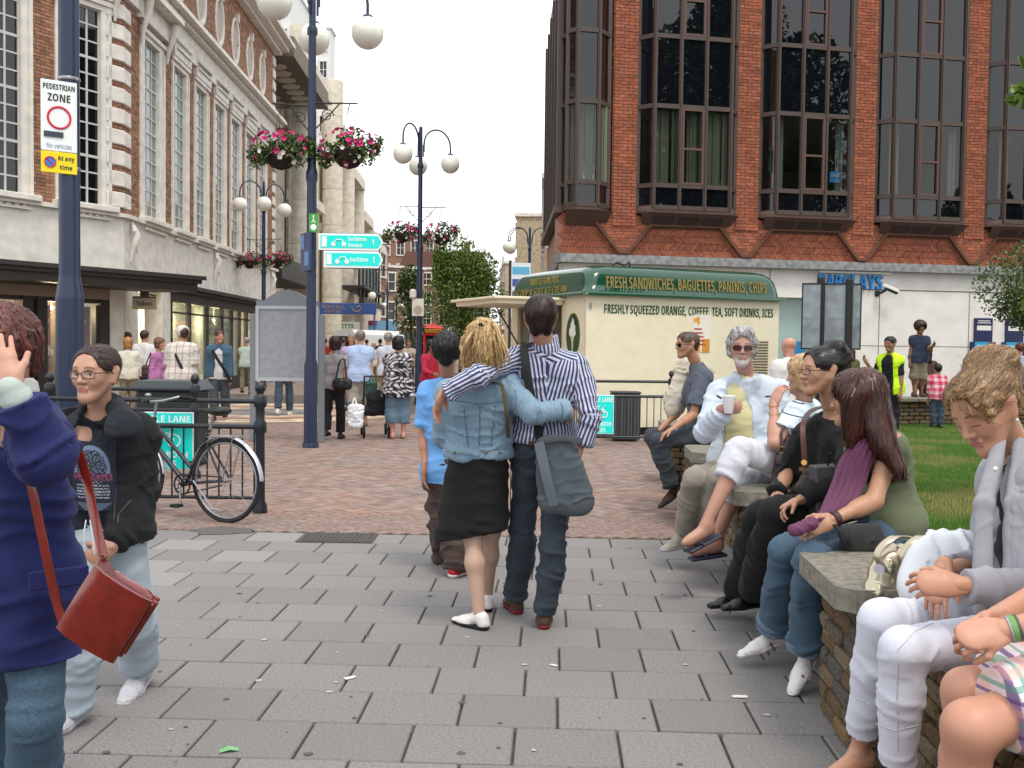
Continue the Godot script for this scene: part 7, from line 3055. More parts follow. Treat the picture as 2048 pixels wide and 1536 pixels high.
	J = JJ({"h": [893,702,6.82],"n": [896,756,6.9],"sl": [856,782,6.9],"sr": [940,780,6.95],"el": [848,866,6.92],"wl": [849,932,6.84],"er": [950,860,7.0],"wr": [950,930,6.9],
		"hl": [876,952,6.95],"hr": [916,952,6.95],"kl": [884,1045,7.0],"kr": [910,1050,6.85],"al": [892,1118,7.25],"ar": [912,1142,6.78]},away,V(0.0,-0.05,-1))
	root = figure_root("dark haired boy in a plain sky blue shirt and baggy brown trousers",G(905,1160))
	put_body(root,J,{"skin": lin(0.68,0.48,0.38),"h": 0.013,"hh": 0.006,"g": 0.92,"sc": 0.97,"hands": {"l": [V(-0.05,-1,-0.05),V(1,0,0),V(0,0,-1),0.35]}})
	put_top(root,J,"shirt",cloth("sky blue shirt",C(0.43,0.66,0.90)),{"inf": 0.018,"arm_inf": 0.026,"sleeve": 0.85,"loose": 0.012,"hem": 0.03,"amp": 0.011,"g": 0.95,"neck_r": 0.062})
	put_bottom(root,J,"trousers",cloth("brown trousers",C(0.29,0.23,0.215)),{"inf": 0.016,"loose": 0.035,"upto": 1.97,"amp": 0.02,"freq": 11.0,"g": 0.95})
	var rs := mat("red canvas",C(0.68,0.1,0.13),0.7)
	var wr := mat("white rubber",C(0.84,0.83,0.82),0.6)
	shoe(root,J.al,V(-0.1,0,-1),Vector3.UP,rs,wr,J.al.y)
	shoe(root,J.ar,V(0.45,0.0,-0.9),V(0,1,0.2),rs,wr,J.ar.y)
	hair(root,J,0.97,[[0,0.045,-0.036,0,0.045,0.014,0.094,0.088],[0,-0.05,-0.058,0,0.02,-0.055,0.05,0.072],[-0.05,-0.02,-0.02,-0.05,0.03,-0.02,0.04,0.045],[0.05,-0.02,-0.02,0.05,0.03,-0.02,0.04,0.045]],FACE_HOLE,[lin(0.045,0.04,0.042),lin(0.12,0.11,0.115)],{"amp": 0.012,"freq": V(45,14,45),"seed": 14})
# ---------------------------------------------------------------- two women at the left
func make_left_women() -> void:
	var to_cam := V(-0.12,0,1)
	var J := JJ({"h": [190,747,4.2],"n": [200,826,4.27],"sr": [126,852,4.2],"sl": [278,862,4.32],"er": [105,985,4.2],"wr": [125,1085,4.05],"el": [284,985,4.36],"wl": [222,1092,4.14],
		"hr": [162,1062,4.25],"hl": [236,1062,4.3],"kr": [150,1250,4.02],"kl": [262,1195,4.32],"ar": [146,1425,4.08],"al": [280,1335,4.52]},to_cam,V(-0.2,-0.04,1))
	var root := figure_root("woman in spectacles, black jacket and pale tracksuit trousers walking towards the camera",G(215,1420))
	var sk := lin(0.75,0.57,0.485)
	put_body(root,J,{"skin": sk,"h": 0.011,"hh": 0.0034,"jaw": 0.9,"lips": lin(0.68,0.34,0.32),"brow": lin(0.22,0.14,0.11),"iris": lin(0.3,0.22,0.16),"hand_h": 0.0042,"sc": 0.98,
		"hands": {"l": [V(-0.75,-0.55,0.3),V(-0.1,0.3,-1),V(-0.2,0.8,0.3),0.75],"r": [V(0.1,-1,0.2),V(1,0,0),V(0,0,1),0.4]}})
	var ink := pattern("tour print",96,128,func(x,y):
		var base := C(0.11,0.13,0.19)
		var d := W2(x - 0.5,(y - 0.38) * 1.2).length()
		var n := fold.get_noise_2d(x * 23.0,y * 31.0)
		if absf(d - 0.36) < 0.035 and y < 0.45: return C(0.42,0.5,0.6)
		if y > 0.44 and y < 0.56 and absf(x - 0.5) < 0.42 and n > 0.02: return C(0.62,0.28,0.42)
		if y > 0.6 and y < 0.84 and absf(x - 0.5) < 0.36 and fposmod(y * 22.0,1.0) > 0.45 and n > -0.15: return C(0.62,0.66,0.72)
		if d < 0.33 and n > 0.12: return C(0.45,0.52,0.6)
		if y > 0.88 and absf(x - 0.5) < 0.4 - (y - 0.88) * 2.0: return C(0.3,0.38,0.47)
		return base)
	put_top(root,J,"shirt",cloth("navy shirt",C(0.11,0.13,0.19)),{"h": 0.011,"inf": 0.006,"sleeve": 0.0,"hem": 0.05,"amp": 0.005,"g": 1.02,"neck_r": 0.078,"vneck": [0.075,0.07]})
	var m := MB.new()
	m.off = root.global_position
	var grid := []
	var chest := P(186,882,4.12)
	var chest_x: Vector3 = (J.sl - J.sr as Vector3).normalized()
	for r in 8:
		var row := []
		for c in 7:
			var u := c / 6.0
			var t := r / 7.0
			row.append(chest + chest_x * ((u - 0.5) * 0.17) + V(0,-0.28 * t,0) + (J.f as Vector3) * (0.03 * sin(PI * u) - 0.035 * absf(t - 0.3)))
		grid.append(row)
	for r in 7:
		for c in 6:
			var st := m.v.size()
			m.quad(grid[r][c],grid[r][c + 1],grid[r + 1][c + 1],grid[r + 1][c])
			m.uv[st] = W2(c / 6.0,r / 7.0)
			m.uv[st + 1] = W2((c + 1) / 6.0,r / 7.0)
			m.uv[st + 2] = W2((c + 1) / 6.0,(r + 1) / 7.0)
			m.uv[st + 3] = W2(c / 6.0,(r + 1) / 7.0)
	part(root,"shirt_print",m.mesh(),mat("tour print",Color.WHITE,0.85,{"tex": ink}))
	var jm := cloth("black jacket",C(0.075,0.085,0.095))
	var j2 := put_top(root,J,"jacket",jm,{"h": 0.0105,"g": 1.04,"inf": 0.026,"arm_inf": 0.018,"loose": 0.01,"hem": 0.02,"amp": 0.014,"freq": 10.0,"sleeve": 1.96,"open": 0.125,"open_k": 0.9,"neck_r": 0.085,"seed": 21})
	for q in [[W2(228,880),W2(232,960),W2(228,1040)],[W2(262,1000),W2(236,1030),W2(236,1046)]]:
		seam(j2,q,0.0035,mat("zip",C(0.22,0.23,0.25),0.5))
	for s in [-1.0,1.0]:
		var b := fielded(0.009,0.006,14.0,6)
		if s > 0:
			b.flatcap(P(222,800,4.3),P(262,850,4.14),0.04,0.05,V(0.5,0.5,0.7),0.35,0.03)
			b.flatcap(P(240,842,4.12),P(222,862,4.08),0.045,0.03,V(0.3,0.4,0.85),0.35,0.03)
		else:
			b.flatcap(P(170,805,4.32),P(140,850,4.12),0.035,0.04,V(-0.5,0.5,0.7),0.35,0.03)
		job(root,"collar",[b],cloth("jacket collar",C(0.09,0.11,0.15)))
	put_bottom(root,J,"trousers",cloth("pale tracksuit",C(0.66,0.71,0.755)),{"h": 0.011,"waist": 0.06,"inf": 0.014,"loose": 0.026,"upto": 1.96,"amp": 0.01,"freq": 8.0,"g": 1.05})
	m = MB.new()
	m.off = root.global_position
	m.tube([P(172,1040,4.08),P(168,1065,4.06),P(169,1098,4.06)],0.003,5)
	m.tube([P(180,1040,4.08),P(184,1065,4.06),P(189,1108,4.06)],0.003,5)
	part(root,"drawstring",m.mesh(),mat("cord white",C(0.8,0.82,0.84),0.8))
	var tr := mat("trainer white",C(0.8,0.8,0.83),0.45,{"tex": noise_tex(0.15,0.75,1.05,128,130,2),"tri": true,"scale": 6.0})
	var ts := mat("trainer sole",C(0.72,0.7,0.72),0.7)
	shoe(root,J.al,V(0.0,-0.1,1),Vector3.UP,tr,ts,J.al.y,0.19,1.0)
	shoe(root,J.ar,V(-0.1,0.0,1),V(0,1,-0.1),tr,ts,J.ar.y,0.19,1.0)
	hair(root,J,0.98,[[0,0.038,-0.036,0,0.038,0.012,0.0845,0.079],[0,-0.01,-0.07,0,0.03,-0.06,0.05,0.06],[0.06,-0.07,-0.05,0.05,0.0,-0.06,0.02,0.035],[0.075,-0.09,-0.06,0.05,-0.02,-0.07,0.012,0.03]],[[0,-0.06,0.105,0,0.02,0.118,0.082,0.078],[0,-0.15,0.05,0,-0.15,-0.02,0.08,0.06],[0.08,-0.04,0.02,0.08,-0.015,0.03,0.022,0.02],[-0.08,-0.04,0.02,-0.08,-0.015,0.03,0.022,0.02]],[lin(0.11,0.075,0.07),lin(0.2,0.135,0.12),lin(0.3,0.2,0.17)],{"amp": 0.003,"h": 0.005,"freq": V(50,20,12),"streak": V(110,40,9),"to": V(0.03,-0.03,-0.16),"strands": 1300,"sw": 0.0012,"len": 0.1})
	spectacles(root,J,0.98,mat("rim brown",C(0.22,0.1,0.1),0.4),mat("clear lens",C(0.9,0.9,0.9),0.02,{"alpha": 0.06}),0.015)
	J = JJ({"h": [12,712,3.05],"n": [18,800,3.12],"sl": [56,842,3.12],"sr": [-70,850,3.2],"el": [94,912,2.86],"wl": [20,775,2.8],"er": [-90,1010,3.2],"wr": [-70,1130,3.0],
		"hl": [66,1180,3.15],"hr": [-10,1180,3.2],"kl": [72,1430,3.1],"kr": [-40,1430,3.25],"al": [58,1660,3.3],"ar": [-50,1680,3.15]},V(0.35,0,0.95),V(0.25,-0.45,0.85),V(0.1,0.9,0.42))
	root = figure_root("woman with cropped auburn hair in a royal blue coat at the left edge",V(P(30,690,3.15).x,0,-3.15))
	put_body(root,J,{"skin": sk,"h": 0.012,"hh": 0.004,"hand_h": 0.0042,"g": 1.05,"hands": {"l": [V(-0.35,0.85,-0.2),V(-0.3,0.1,-0.95),V(0.8,0.3,0),0.25]}})
	var blue := cloth("royal coat",C(0.085,0.115,0.34),{"scale": 3.5,"rim": 0.4})
	put_top(root,J,"coat",blue,{"h": 0.0105,"g": 1.06,"inf": 0.026,"arm_inf": 0.034,"loose": 0.004,"hem": 0.2,"hem_flare": 0.01,"amp": 0.016,"freq": 8.0,"sleeve": 1.8,"vneck": [0.12,0.04],"neck_r": 0.08,"seed": 33})
	var cb := fielded(0.009,0.004,12.0,3)
	cb.cap(J.el.lerp(J.wl,0.86),J.el.lerp(J.wl,0.98),0.044,0.038,0.01)
	job(root,"cuff",[cb],cloth("pale cuff",C(0.72,0.76,0.74)))
	cb = fielded(0.009,0.006,12.0,4)
	cb.flatcap(P(58,775,3.0),P(50,830,2.98),0.03,0.035,V(0.4,0,0.9),0.4,0.02)
	cb.flatcap(P(50,830,2.98),P(52,900,3.0),0.03,0.025,V(0.4,0,0.9),0.4,0.02)
	job(root,"scarf",[cb],cloth("pale scarf",C(0.7,0.72,0.7)))
	m = MB.new()
	m.off = root.global_position
	m.cbox(P(118,1156,2.965),V(0.16,0.055,0.012),0.004,Basis(V(0.9,0.06,-0.4).normalized(),Vector3.UP,V(0.4,0,0.9).normalized()))
	part(root,"pocket_flap",m.mesh(),blue)
	put_bottom(root,J,"jeans",denim("mid denim",C(0.28,0.38,0.46)),{"h": 0.012,"inf": 0.012,"loose": 0.014,"amp": 0.006,"g": 1.05})
	for s in ["l","r"]:
		shoe(root,J["a" + s],V(0.3,0,1),Vector3.UP,blk_shoe(),blk_shoe(),J["a" + s].y)
	hair(root,J,1.0,[[0,0.045,-0.036,0,0.045,0.016,0.1,0.095],[0,-0.05,-0.058,0,0.02,-0.055,0.055,0.078],[-0.055,-0.03,-0.01,-0.055,0.03,-0.01,0.04,0.045],[0.055,-0.03,-0.01,0.055,0.03,-0.01,0.04,0.045],[0,0.08,0.05,0.0,0.07,0.06,0.045,0.045]],[[0,-0.06,0.12,0,-0.01,0.128,0.072,0.07]],[lin(0.17,0.075,0.06),lin(0.33,0.15,0.12),lin(0.46,0.22,0.17)],{"amp": 0.012,"freq": V(30,20,30),"streak": V(60,30,60),"h": 0.0055,"seed": 17,"strands": 1800,"len": 0.05,"sw": 0.0016})
	spectacles(root,J,1.0,mat("rim black",C(0.06,0.05,0.05),0.4),mat("clear lens",Color.WHITE),0.015)
	var bag := thing("leather_satchel","glossy russet leather satchel swinging from the blue coat woman's shoulder","bag",P(215,1230,2.82))
	var lea := mat("russet leather",C(0.47,0.13,0.09),0.24,{"tex": noise_tex(0.02,0.84,1.1,256,131,5),"tri": true,"scale": 3.0,"coat": 0.5})
	var X := V(0.54,0.82,0.15).normalized()
	var Y := V(-0.66,0.68,0.1)
	Y = (Y - X * Y.dot(X)).normalized()
	var Z := X.cross(Y)
	if Z.z < 0:
		Z = -Z
		X = -X
	var ce := P(214,1226,2.84)
	var bs := Basis(X,Y,Z)
	soft_box(bag,"body",ce - Z * 0.02 - Y * 0.008,bs,V(0.2,0.165,0.07),0.03,lea,0.003)
	m = MB.new()
	m.off = bag.position
	var prof := [W2(0.085,-0.05),W2(0.1,-0.02),W2(0.096,0.012),W2(0.06,0.026),W2(0.0,0.031),W2(-0.06,0.027),W2(-0.088,0.02)]
	var rings := []
	for k in 9:
		var t := k / 8.0 - 0.5
		var top := []
		var bow := 0.006 * cos(t * PI)
		for q in prof:
			top.append(ce + X * (t * 0.222) + Y * q.x + Z * (q.y + bow))
		for q in range(prof.size() - 1,-1,-1):
			top.append(ce + X * (t * 0.222) + Y * (prof[q].x - 0.003) + Z * (prof[q].y + bow - 0.007))
		rings.append(top)
	m.loft(rings)
	part(bag,"flap",m.mesh(),lea)
	for k in 3:
		m = MB.new()
		m.off = bag.position
		m.cbox(ce - Y * (0.088 + 0.004 * (k % 2)) - Z * (0.045 - k * 0.022),V(0.19,0.022,0.012),0.004,bs)
		part(bag,"gusset_fold",m.mesh(),lea)
	var e1 := P(128,1252,2.86)
	var e2 := P(208,1118,2.86)
	band(bag,"strap",[e1,P(112,1200,2.87),P(92,1110,2.85),P(62,968,2.86),P(42,890,2.9),P(58,815,3.02),P(92,818,3.06),P(135,860,3.04),P(165,925,3.0),P(186,1020,2.94),e2],V(0.013,0.004,0.004),0.0025,lea)
	m = MB.new()
	m.off = bag.position
	for p in [e1,e2]:
		m.tube([p + V(-0.008,0.012,0),p + V(0.008,0.01,0),p + V(0.01,-0.012,0),p + V(-0.006,-0.012,0),p + V(-0.008,0.012,0)],0.0025,5)
	part(bag,"ring",m.mesh(),mat("brass",C(0.5,0.42,0.3),0.4,{"metal": 0.7}))
func blk_shoe() -> StandardMaterial3D:
	return mat("black shoe",C(0.07,0.07,0.075),0.4)
func make_seated_far() -> void:
	var left := V(-1,0,0.15)
	var J := JJ({"h": [1374,690,9.55],"n": [1394,729,9.6],"sl": [1408,752,9.45],"sr": [1400,744,9.85],"el": [1386,830,9.35],"wl": [1345,858,9.25],"er": [1360,820,9.9],"wr": [1330,850,9.7],
		"hl": [1404,868,9.5],"hr": [1400,866,9.75],"kl": [1318,884,9.35],"kr": [1304,874,9.7],"al": [1344,978,9.4],"ar": [1350,972,9.75]},left,V(-1,-0.02,0.25))
	var root := figure_root("young man in wraparound sunglasses and a grey t-shirt sitting furthest along the wall",P(1402,880,9.6))
	put_body(root,J,{"skin": TAN,"h": 0.013,"hh": 0.0055,"brow": lin(0.15,0.1,0.08),"hands": {"l": [V(-0.8,-0.5,0.1),V(0.2,-1,0.1),V(-0.2,0,1),0.35]}})
	put_top(root,J,"shirt",cloth("slate shirt",C(0.33,0.36,0.41)),{"inf": 0.018,"arm_inf": 0.03,"sleeve": 0.8,"loose": 0.02,"hem": 0.02,"amp": 0.012,"neck_r": 0.06})
	put_bottom(root,J,"jeans",denim("dark grey denim",C(0.225,0.255,0.28)),{"inf": 0.012,"loose": 0.018,"upto": 1.95,"amp": 0.014})
	for s in ["l","r"]:
		shoe(root,J["a" + s],V(-0.75,-0.5,0.2),V(-0.4,0.9,0),cloth("brown boot",C(0.24,0.16,0.13)),blk_shoe(),0.085,0.17)
	hair(root,J,1.0,[[0,0.042,-0.036,0,0.044,0.014,0.083,0.078],[0,-0.03,-0.06,0,0.02,-0.05,0.045,0.065]],[[0,-0.06,0.11,0,0.01,0.12,0.08,0.078],[0,-0.15,0.05,0,-0.15,-0.02,0.085,0.06],[0.07,-0.05,0.02,0.07,-0.02,0.03,0.04,0.03],[-0.07,-0.05,0.02,-0.07,-0.02,0.03,0.04,0.03]],[lin(0.24,0.19,0.16),lin(0.42,0.34,0.28)],{"amp": 0.004})
	spectacles(root,J,1.0,mat("rim black",C(0.06,0.05,0.05),0.4),mat("dark lens",C(0.04,0.035,0.035),0.1),0.017,0.006)
	var jk := thing("folded_jacket","cream jacket slung over the sunglasses man's shoulder","jacket",P(1350,800,9.75))
	var f := fielded(0.012,0.02,11.0,8)
	f.flatcap(P(1372,738,9.95),P(1352,800,9.9),0.08,0.1,V(-0.2,0,1),0.5,0.05)
	f.flatcap(P(1352,795,9.9),P(1343,822,9.8),0.09,0.06,V(-0.2,0,1),0.5,0.05)
	f.flatcap(P(1418,742,9.9),P(1372,730,9.95),0.06,0.07,V(-0.2,0,1),0.5,0.05)
	job(jk,"cloth",[f],cloth("cream jacket",C(0.8,0.77,0.7)))
	var wt := MB.new()
	wt.off = root.global_position
	wt.lathe(J.wl + V(0.015,0.0,0),[W2(0.033,-0.012),W2(0.036,0),W2(0.033,0.012)],14)
	part(root,"bracelet",wt.mesh(),mat("steel",Color.WHITE))
	J = JJ({"h": [1484,695,7.2],"n": [1494,750,7.3],"sr": [1438,784,7.25],"sl": [1556,784,7.35],"er": [1408,862,7.1],"wr": [1446,818,6.92],"el": [1542,898,7.2],"wl": [1472,902,6.95],
		"hr": [1458,935,7.35],"hl": [1510,935,7.4],"kr": [1390,958,6.95],"kl": [1440,955,6.85],"ar": [1368,1068,7.25],"al": [1418,1066,7.15]},V(-0.45,0,0.9),V(-0.18,-0.03,1))
	root = figure_root("grey haired man in tinted glasses and a white jacket on the wall",P(1484,945,7.3))
	put_body(root,J,{"skin": lin(0.72,0.53,0.475),"h": 0.013,"hh": 0.0045,"sc": 1.12,"g": 1.1,"beard": lin(0.74,0.70,0.68),"brow": lin(0.45,0.4,0.38),"hand_size": 1.05,
		"hands": {"r": [V(0.85,0.1,0.2),V(0.35,0.1,-1),V(0.1,1,0.2),0.85],"l": [V(-0.85,-0.3,0.3),V(0.1,-1,0),V(-0.3,0,0.9),0.45]}})
	put_top(root,J,"shirt",cloth("lemon shirt",C(0.85,0.81,0.62)),{"inf": 0.008,"sleeve": 0.0,"g": 1.02,"belly": 0.085,"hem": 0.02,"neck_r": 0.06,"vneck": [0.06,0.03]})
	put_top(root,J,"jacket",cloth("white jacket",C(0.8,0.84,0.89)),{"h": 0.011,"inf": 0.028,"arm_inf": 0.024,"loose": 0.018,"g": 1.12,"belly": 0.05,"hem": 0.1,"amp": 0.015,"freq": 8.0,"sleeve": 1.93,"open": 0.09,"open_k": 1.5,"neck_r": 0.09,"seed": 40})
	band(root,"piping",[P(1531,793,7.02),P(1560,793,7.06)],V(0,0.006,0),0.004,mat("navy trim",C(0.06,0.07,0.15),0.7))
	band(root,"piping",[P(1433,791,6.98),P(1443,797,6.97)],V(0,0.006,0),0.004,mat("navy trim",Color.WHITE))
	put_bottom(root,J,"trousers",cloth("stone trousers",C(0.60,0.57,0.53)),{"inf": 0.014,"loose": 0.018,"upto": 1.93,"amp": 0.01,"g": 1.0})
	for s in ["l","r"]:
		shoe(root,J["a" + s],V(-0.75,-0.05,0.65),Vector3.UP,cloth("stone trainer",C(0.66,0.63,0.58)),mat("trainer sole",Color.WHITE),0.09,0.2,1.1)
	var silver := [lin(0.42,0.41,0.41),lin(0.62,0.61,0.61),lin(0.78,0.77,0.77)]
	hair(root,J,1.12,[[0,0.045,-0.036,0,0.05,0.016,0.086,0.08],[0,-0.04,-0.06,0,0.02,-0.05,0.055,0.07],[-0.055,-0.03,-0.015,-0.055,0.03,-0.005,0.036,0.042],[0.055,-0.03,-0.015,0.055,0.03,-0.005,0.036,0.042],[-0.03,0.09,0.05,0.04,0.095,0.05,0.035,0.03]],FACE_HOLE,silver,{"amp": 0.016,"freq": V(30,22,30),"streak": V(50,30,50)})
	spectacles(root,J,1.12,mat("rim steel",C(0.35,0.3,0.3),0.3,{"metal": 0.6}),mat("rose lens",C(0.24,0.09,0.10),0.08),0.016)
	var cup := thing("paper_cup","white paper cup held by the man in the white jacket","cup",P(1457,825,6.86))
	var m := MB.new()
	m.lathe(Vector3.ZERO,[W2(0.0,-0.005),W2(0.028,-0.005),W2(0.042,0.105),W2(0.045,0.11),W2(0.042,0.114),W2(0.038,0.108),W2(0.0,0.09)],18)
	part(cup,"cup",m.mesh(),mat("cup white",C(0.86,0.85,0.85),0.5))
	J = JJ({"h": [1608,750,6.5],"n": [1606,806,6.55],"sl": [1592,826,6.4],"sr": [1622,816,6.75],"el": [1548,886,6.3],"wl": [1548,806,6.45],"er": [1600,900,6.9],"wr": [1570,920,6.8],
		"hl": [1572,932,6.5],"hr": [1576,932,6.72],"kl": [1478,898,6.3],"kr": [1480,950,6.6],"al": [1412,1048,6.15],"ar": [1430,1080,6.6]},V(-0.9,0,-0.3),V(-0.8,-0.05,-0.6))
	root = figure_root("woman with short blonde hair and white cropped trousers, hand at her shoulder",P(1572,960,6.6))
	put_body(root,J,{"skin": lin(0.73,0.545,0.475),"lk": 0.95,"h": 0.013,"hh": 0.006,"g": 1.02,"feet": {"l": V(-0.85,-0.3,0.4).normalized(),"r": V(-0.9,-0.1,0.2).normalized()},
		"hands": {"l": [V(0.4,0.85,-0.2),V(0.7,-0.3,-0.5),V(-0.6,0.4,0),0.5]}})
	var lines := pattern("thin stripe",4,64,func(_x,y): return C(0.25,0.28,0.36) if y < 0.09 else C(0.80,0.86,0.91))
	put_top(root,J,"shirt",uv_cloth("striped tee",lines,1.0,1.0 / 0.075),{"h": 0.011,"inf": 0.014,"arm_inf": 0.02,"sleeve": 0.62,"loose": 0.012,"hem": 0.03,"amp": 0.012,"uv": 2,"g": 1.05,"neck_r": 0.06})
	put_bottom(root,J,"trousers",cloth("white trousers",C(0.84,0.845,0.885)),{"h": 0.011,"inf": 0.012,"loose": 0.018,"upto": 1.42,"amp": 0.009,"g": 1.0})
	var bl := [lin(0.62,0.5,0.36),lin(0.78,0.67,0.5),lin(0.72,0.58,0.42)]
	hair(root,J,1.0,[[0,0.045,-0.036,0,0.045,0.014,0.096,0.09],[0,-0.06,-0.06,0,0.02,-0.055,0.055,0.075],[-0.05,-0.06,-0.01,-0.055,0.03,-0.01,0.042,0.048],[0.05,-0.06,-0.01,0.055,0.03,-0.01,0.042,0.048]],[[0,-0.06,0.12,0,0.0,0.13,0.075,0.075]],bl,{"amp": 0.014,"freq": V(34,12,34)})
	for s in ["l","r"]:
		var d := V(-0.85,-0.35,0.4).normalized() if s == "l" else V(-0.9,-0.1,0.2).normalized()
		m = MB.new()
		m.off = root.global_position
		var sb := frame(d)
		m.cbox(J["a" + s] + d * 0.06 - sb.y * 0.1,V(0.25,0.022,0.09),0.01,sb)
		m.tube([J["a" + s] + d * 0.08 - sb.y * 0.09 + sb.z * 0.045,J["a" + s] + d * 0.12 - sb.y * 0.035,J["a" + s] + d * 0.08 - sb.y * 0.09 - sb.z * 0.045],0.009,6)
		part(root,"sandal",m.mesh(),mat("sandal navy",C(0.12,0.13,0.22),0.6))
	m = MB.new()
	m.off = root.global_position
	for t in [0.72,0.93]:
		var p: Vector3 = J.el.lerp(J.wl,t)
		var ring := []
		for k in 13:
			var a := TAU * k / 12.0
			ring.append(p + V(cos(a) * 0.036,0.004 * sin(a * 2.0),sin(a) * 0.036))
		m.tube(ring,0.003,5,false)
	part(root,"bracelet",m.mesh(),mat("gold",C(0.75,0.6,0.35),0.3,{"metal": 0.9}))
	var bag := thing("handbag","brown leather handbag beside the woman in white trousers","bag",P(1585,925,6.28))
	var brown := mat("plum leather",C(0.235,0.15,0.15),0.45)
	f = fielded(0.011,0.012,10.0,5)
	f.flatcap(P(1562,960,6.3),P(1600,955,6.3),0.07,0.08,V(0.1,0,1),0.6,0.05)
	f.flatcap(P(1568,920,6.3),P(1600,905,6.32),0.06,0.07,V(0.1,0,1),0.6,0.06)
	f.flatcap(P(1566,870,6.32),P(1590,900,6.32),0.02,0.05,V(0.1,0,1),0.6,0.06)
	job(bag,"pouch",[f],brown)
	band(bag,"strap",[P(1606,820,6.4),P(1588,832,6.33),P(1564,862,6.28),P(1568,900,6.26),P(1590,880,6.3)],V(0.008,0,0),0.003,brown)
	m = MB.new()
	m.off = bag.position
	var ring2 := []
	for k in 13:
		var a := TAU * k / 12.0
		ring2.append(P(1563,900,6.22) + V(cos(a) * 0.02,sin(a) * 0.02,0))
	m.tube(ring2,0.004,5,false)
	part(bag,"ring",m.mesh(),mats["brass"])
func make_seated_near() -> void:
	var J := JJ({"h": [1642,742,5.15],"n": [1668,830,5.25],"sl": [1700,866,5.15],"sr": [1612,868,5.4],"el": [1690,950,4.98],"wl": [1600,1000,4.95],"er": [1572,945,5.4],"wr": [1556,992,5.2],
		"hl": [1664,1010,5.25],"hr": [1640,1005,5.45],"kl": [1552,1030,5.0],"kr": [1520,1030,5.35],"al": [1508,1188,5.55],"ar": [1478,1185,5.85]},V(-0.95,0,0.3),V(-1,0.02,0.22))
	var root := figure_root("dark haired woman with spectacles in a black jacket looking left along the wall",P(1650,1015,5.3))
	var sk := lin(0.72,0.545,0.44)
	put_body(root,J,{"skin": sk,"h": 0.012,"hh": 0.0038,"jaw": 0.92,"lips": lin(0.66,0.33,0.33),"hand_h": 0.0045,"hands": {"l": [V(-0.8,-0.35,0.1),V(0.2,-0.9,0.3),V(-0.1,0.2,1),0.8],"r": [V(-0.3,-0.8,0.6),V(0.3,-0.3,-0.7),V(0.7,0.3,0.5),0.7]}})
	var jm := cloth("charcoal jacket",C(0.07,0.07,0.08))
	put_top(root,J,"shirt",cloth("black top",C(0.035,0.035,0.045)),{"inf": 0.008,"sleeve": 0.0,"hem": 0.02,"neck_r": 0.066,"vneck": [0.05,0.05]})
	put_top(root,J,"jacket",jm,{"h": 0.011,"inf": 0.022,"arm_inf": 0.016,"loose": 0.01,"hem": 0.06,"amp": 0.013,"sleeve": 1.93,"open": 0.1,"neck_r": 0.085})
	put_bottom(root,J,"trousers",cloth("black trousers",C(0.04,0.04,0.048)),{"h": 0.012,"inf": 0.01,"loose": 0.022,"flare": 0.024,"upto": 1.95,"amp": 0.012})
	for s in ["l","r"]:
		shoe(root,J["a" + s],V(-0.95,-0.06,0.25),Vector3.UP,blk_shoe(),blk_shoe(),0.075,0.17,0.85)
	hair(root,J,1.0,[[0,0.042,-0.036,0,0.042,0.012,0.087,0.081],[0,-0.02,-0.07,0,0.03,-0.06,0.05,0.07],[0.0,0.07,-0.1,0.0,0.1,-0.09,0.06,0.05],[0.03,0.11,-0.06,-0.04,0.12,-0.07,0.04,0.035]],[[0,-0.06,0.105,0,0.02,0.118,0.082,0.078],[0,-0.15,0.05,0,-0.15,-0.02,0.08,0.06],[0.08,-0.04,0.02,0.08,-0.02,0.03,0.022,0.02],[-0.08,-0.04,0.02,-0.08,-0.02,0.03,0.022,0.02]],[lin(0.035,0.03,0.035),lin(0.1,0.085,0.09),lin(0.2,0.17,0.175)],{"amp": 0.003,"h": 0.0055,"freq": V(50,40,14),"streak": V(90,60,9),"rough": 0.3,"to": V(0,0.07,-0.17),"strands": 1200,"sw": 0.0014,"len": 0.1})
	spectacles(root,J,1.0,mat("rim red",C(0.3,0.06,0.07),0.35),mat("clear lens",Color.WHITE),0.013)
	var bg := thing("shoulder_bag","tan strapped bag hanging across the woman in black","bag",P(1612,960,5.0))
	var tan := mat("tan strap",C(0.3,0.16,0.11),0.5)
	band(bg,"strap",[P(1652,812,5.4),P(1622,822,5.3),P(1606,850,5.14),P(1608,900,5.09),P(1612,945,5.08)],V(0.013,0,0),0.003,tan)
	var f := fielded(0.01,0.01,12.0,6)
	f.flatcap(P(1615,950,5.06),P(1606,975,5.04),0.035,0.045,V(0,0,1),0.5,0.02)
	job(bg,"pouch",[f],mat("dark brown hide",C(0.16,0.11,0.08),0.6))
	var m := MB.new()
	m.off = bg.position
	m.tube([P(1608,925,5.03),P(1608,925,5.02)],0.014,12)
	m.box(P(1603,938,5.02),V(0.02,0.02,0.006))
	part(bg,"charm",m.mesh(),mat("gold",C(0.75,0.6,0.35),0.3,{"metal": 0.9}))
	var sb := thing("paper_bag","dark grey paper carrier bag standing on the wall between the two women","bag",P(1662,1000,4.98))
	m = MB.new()
	m.off = sb.position
	var b0 := frame(V(0.98,0,-0.15))
	m.cbox(P(1662,985,4.98),V(0.19,0.27,0.09),0.006,b0 * Basis(Vector3.BACK,0.05))
	part(sb,"bag",m.mesh(),mat("paper grey",C(0.27,0.27,0.28),0.6))
	band(sb,"handle",[P(1655,935,4.95),P(1660,905,4.92),P(1672,930,4.92),P(1690,965,4.92)],V(0.004,0,0),0.003,mat("strap black",Color.WHITE))
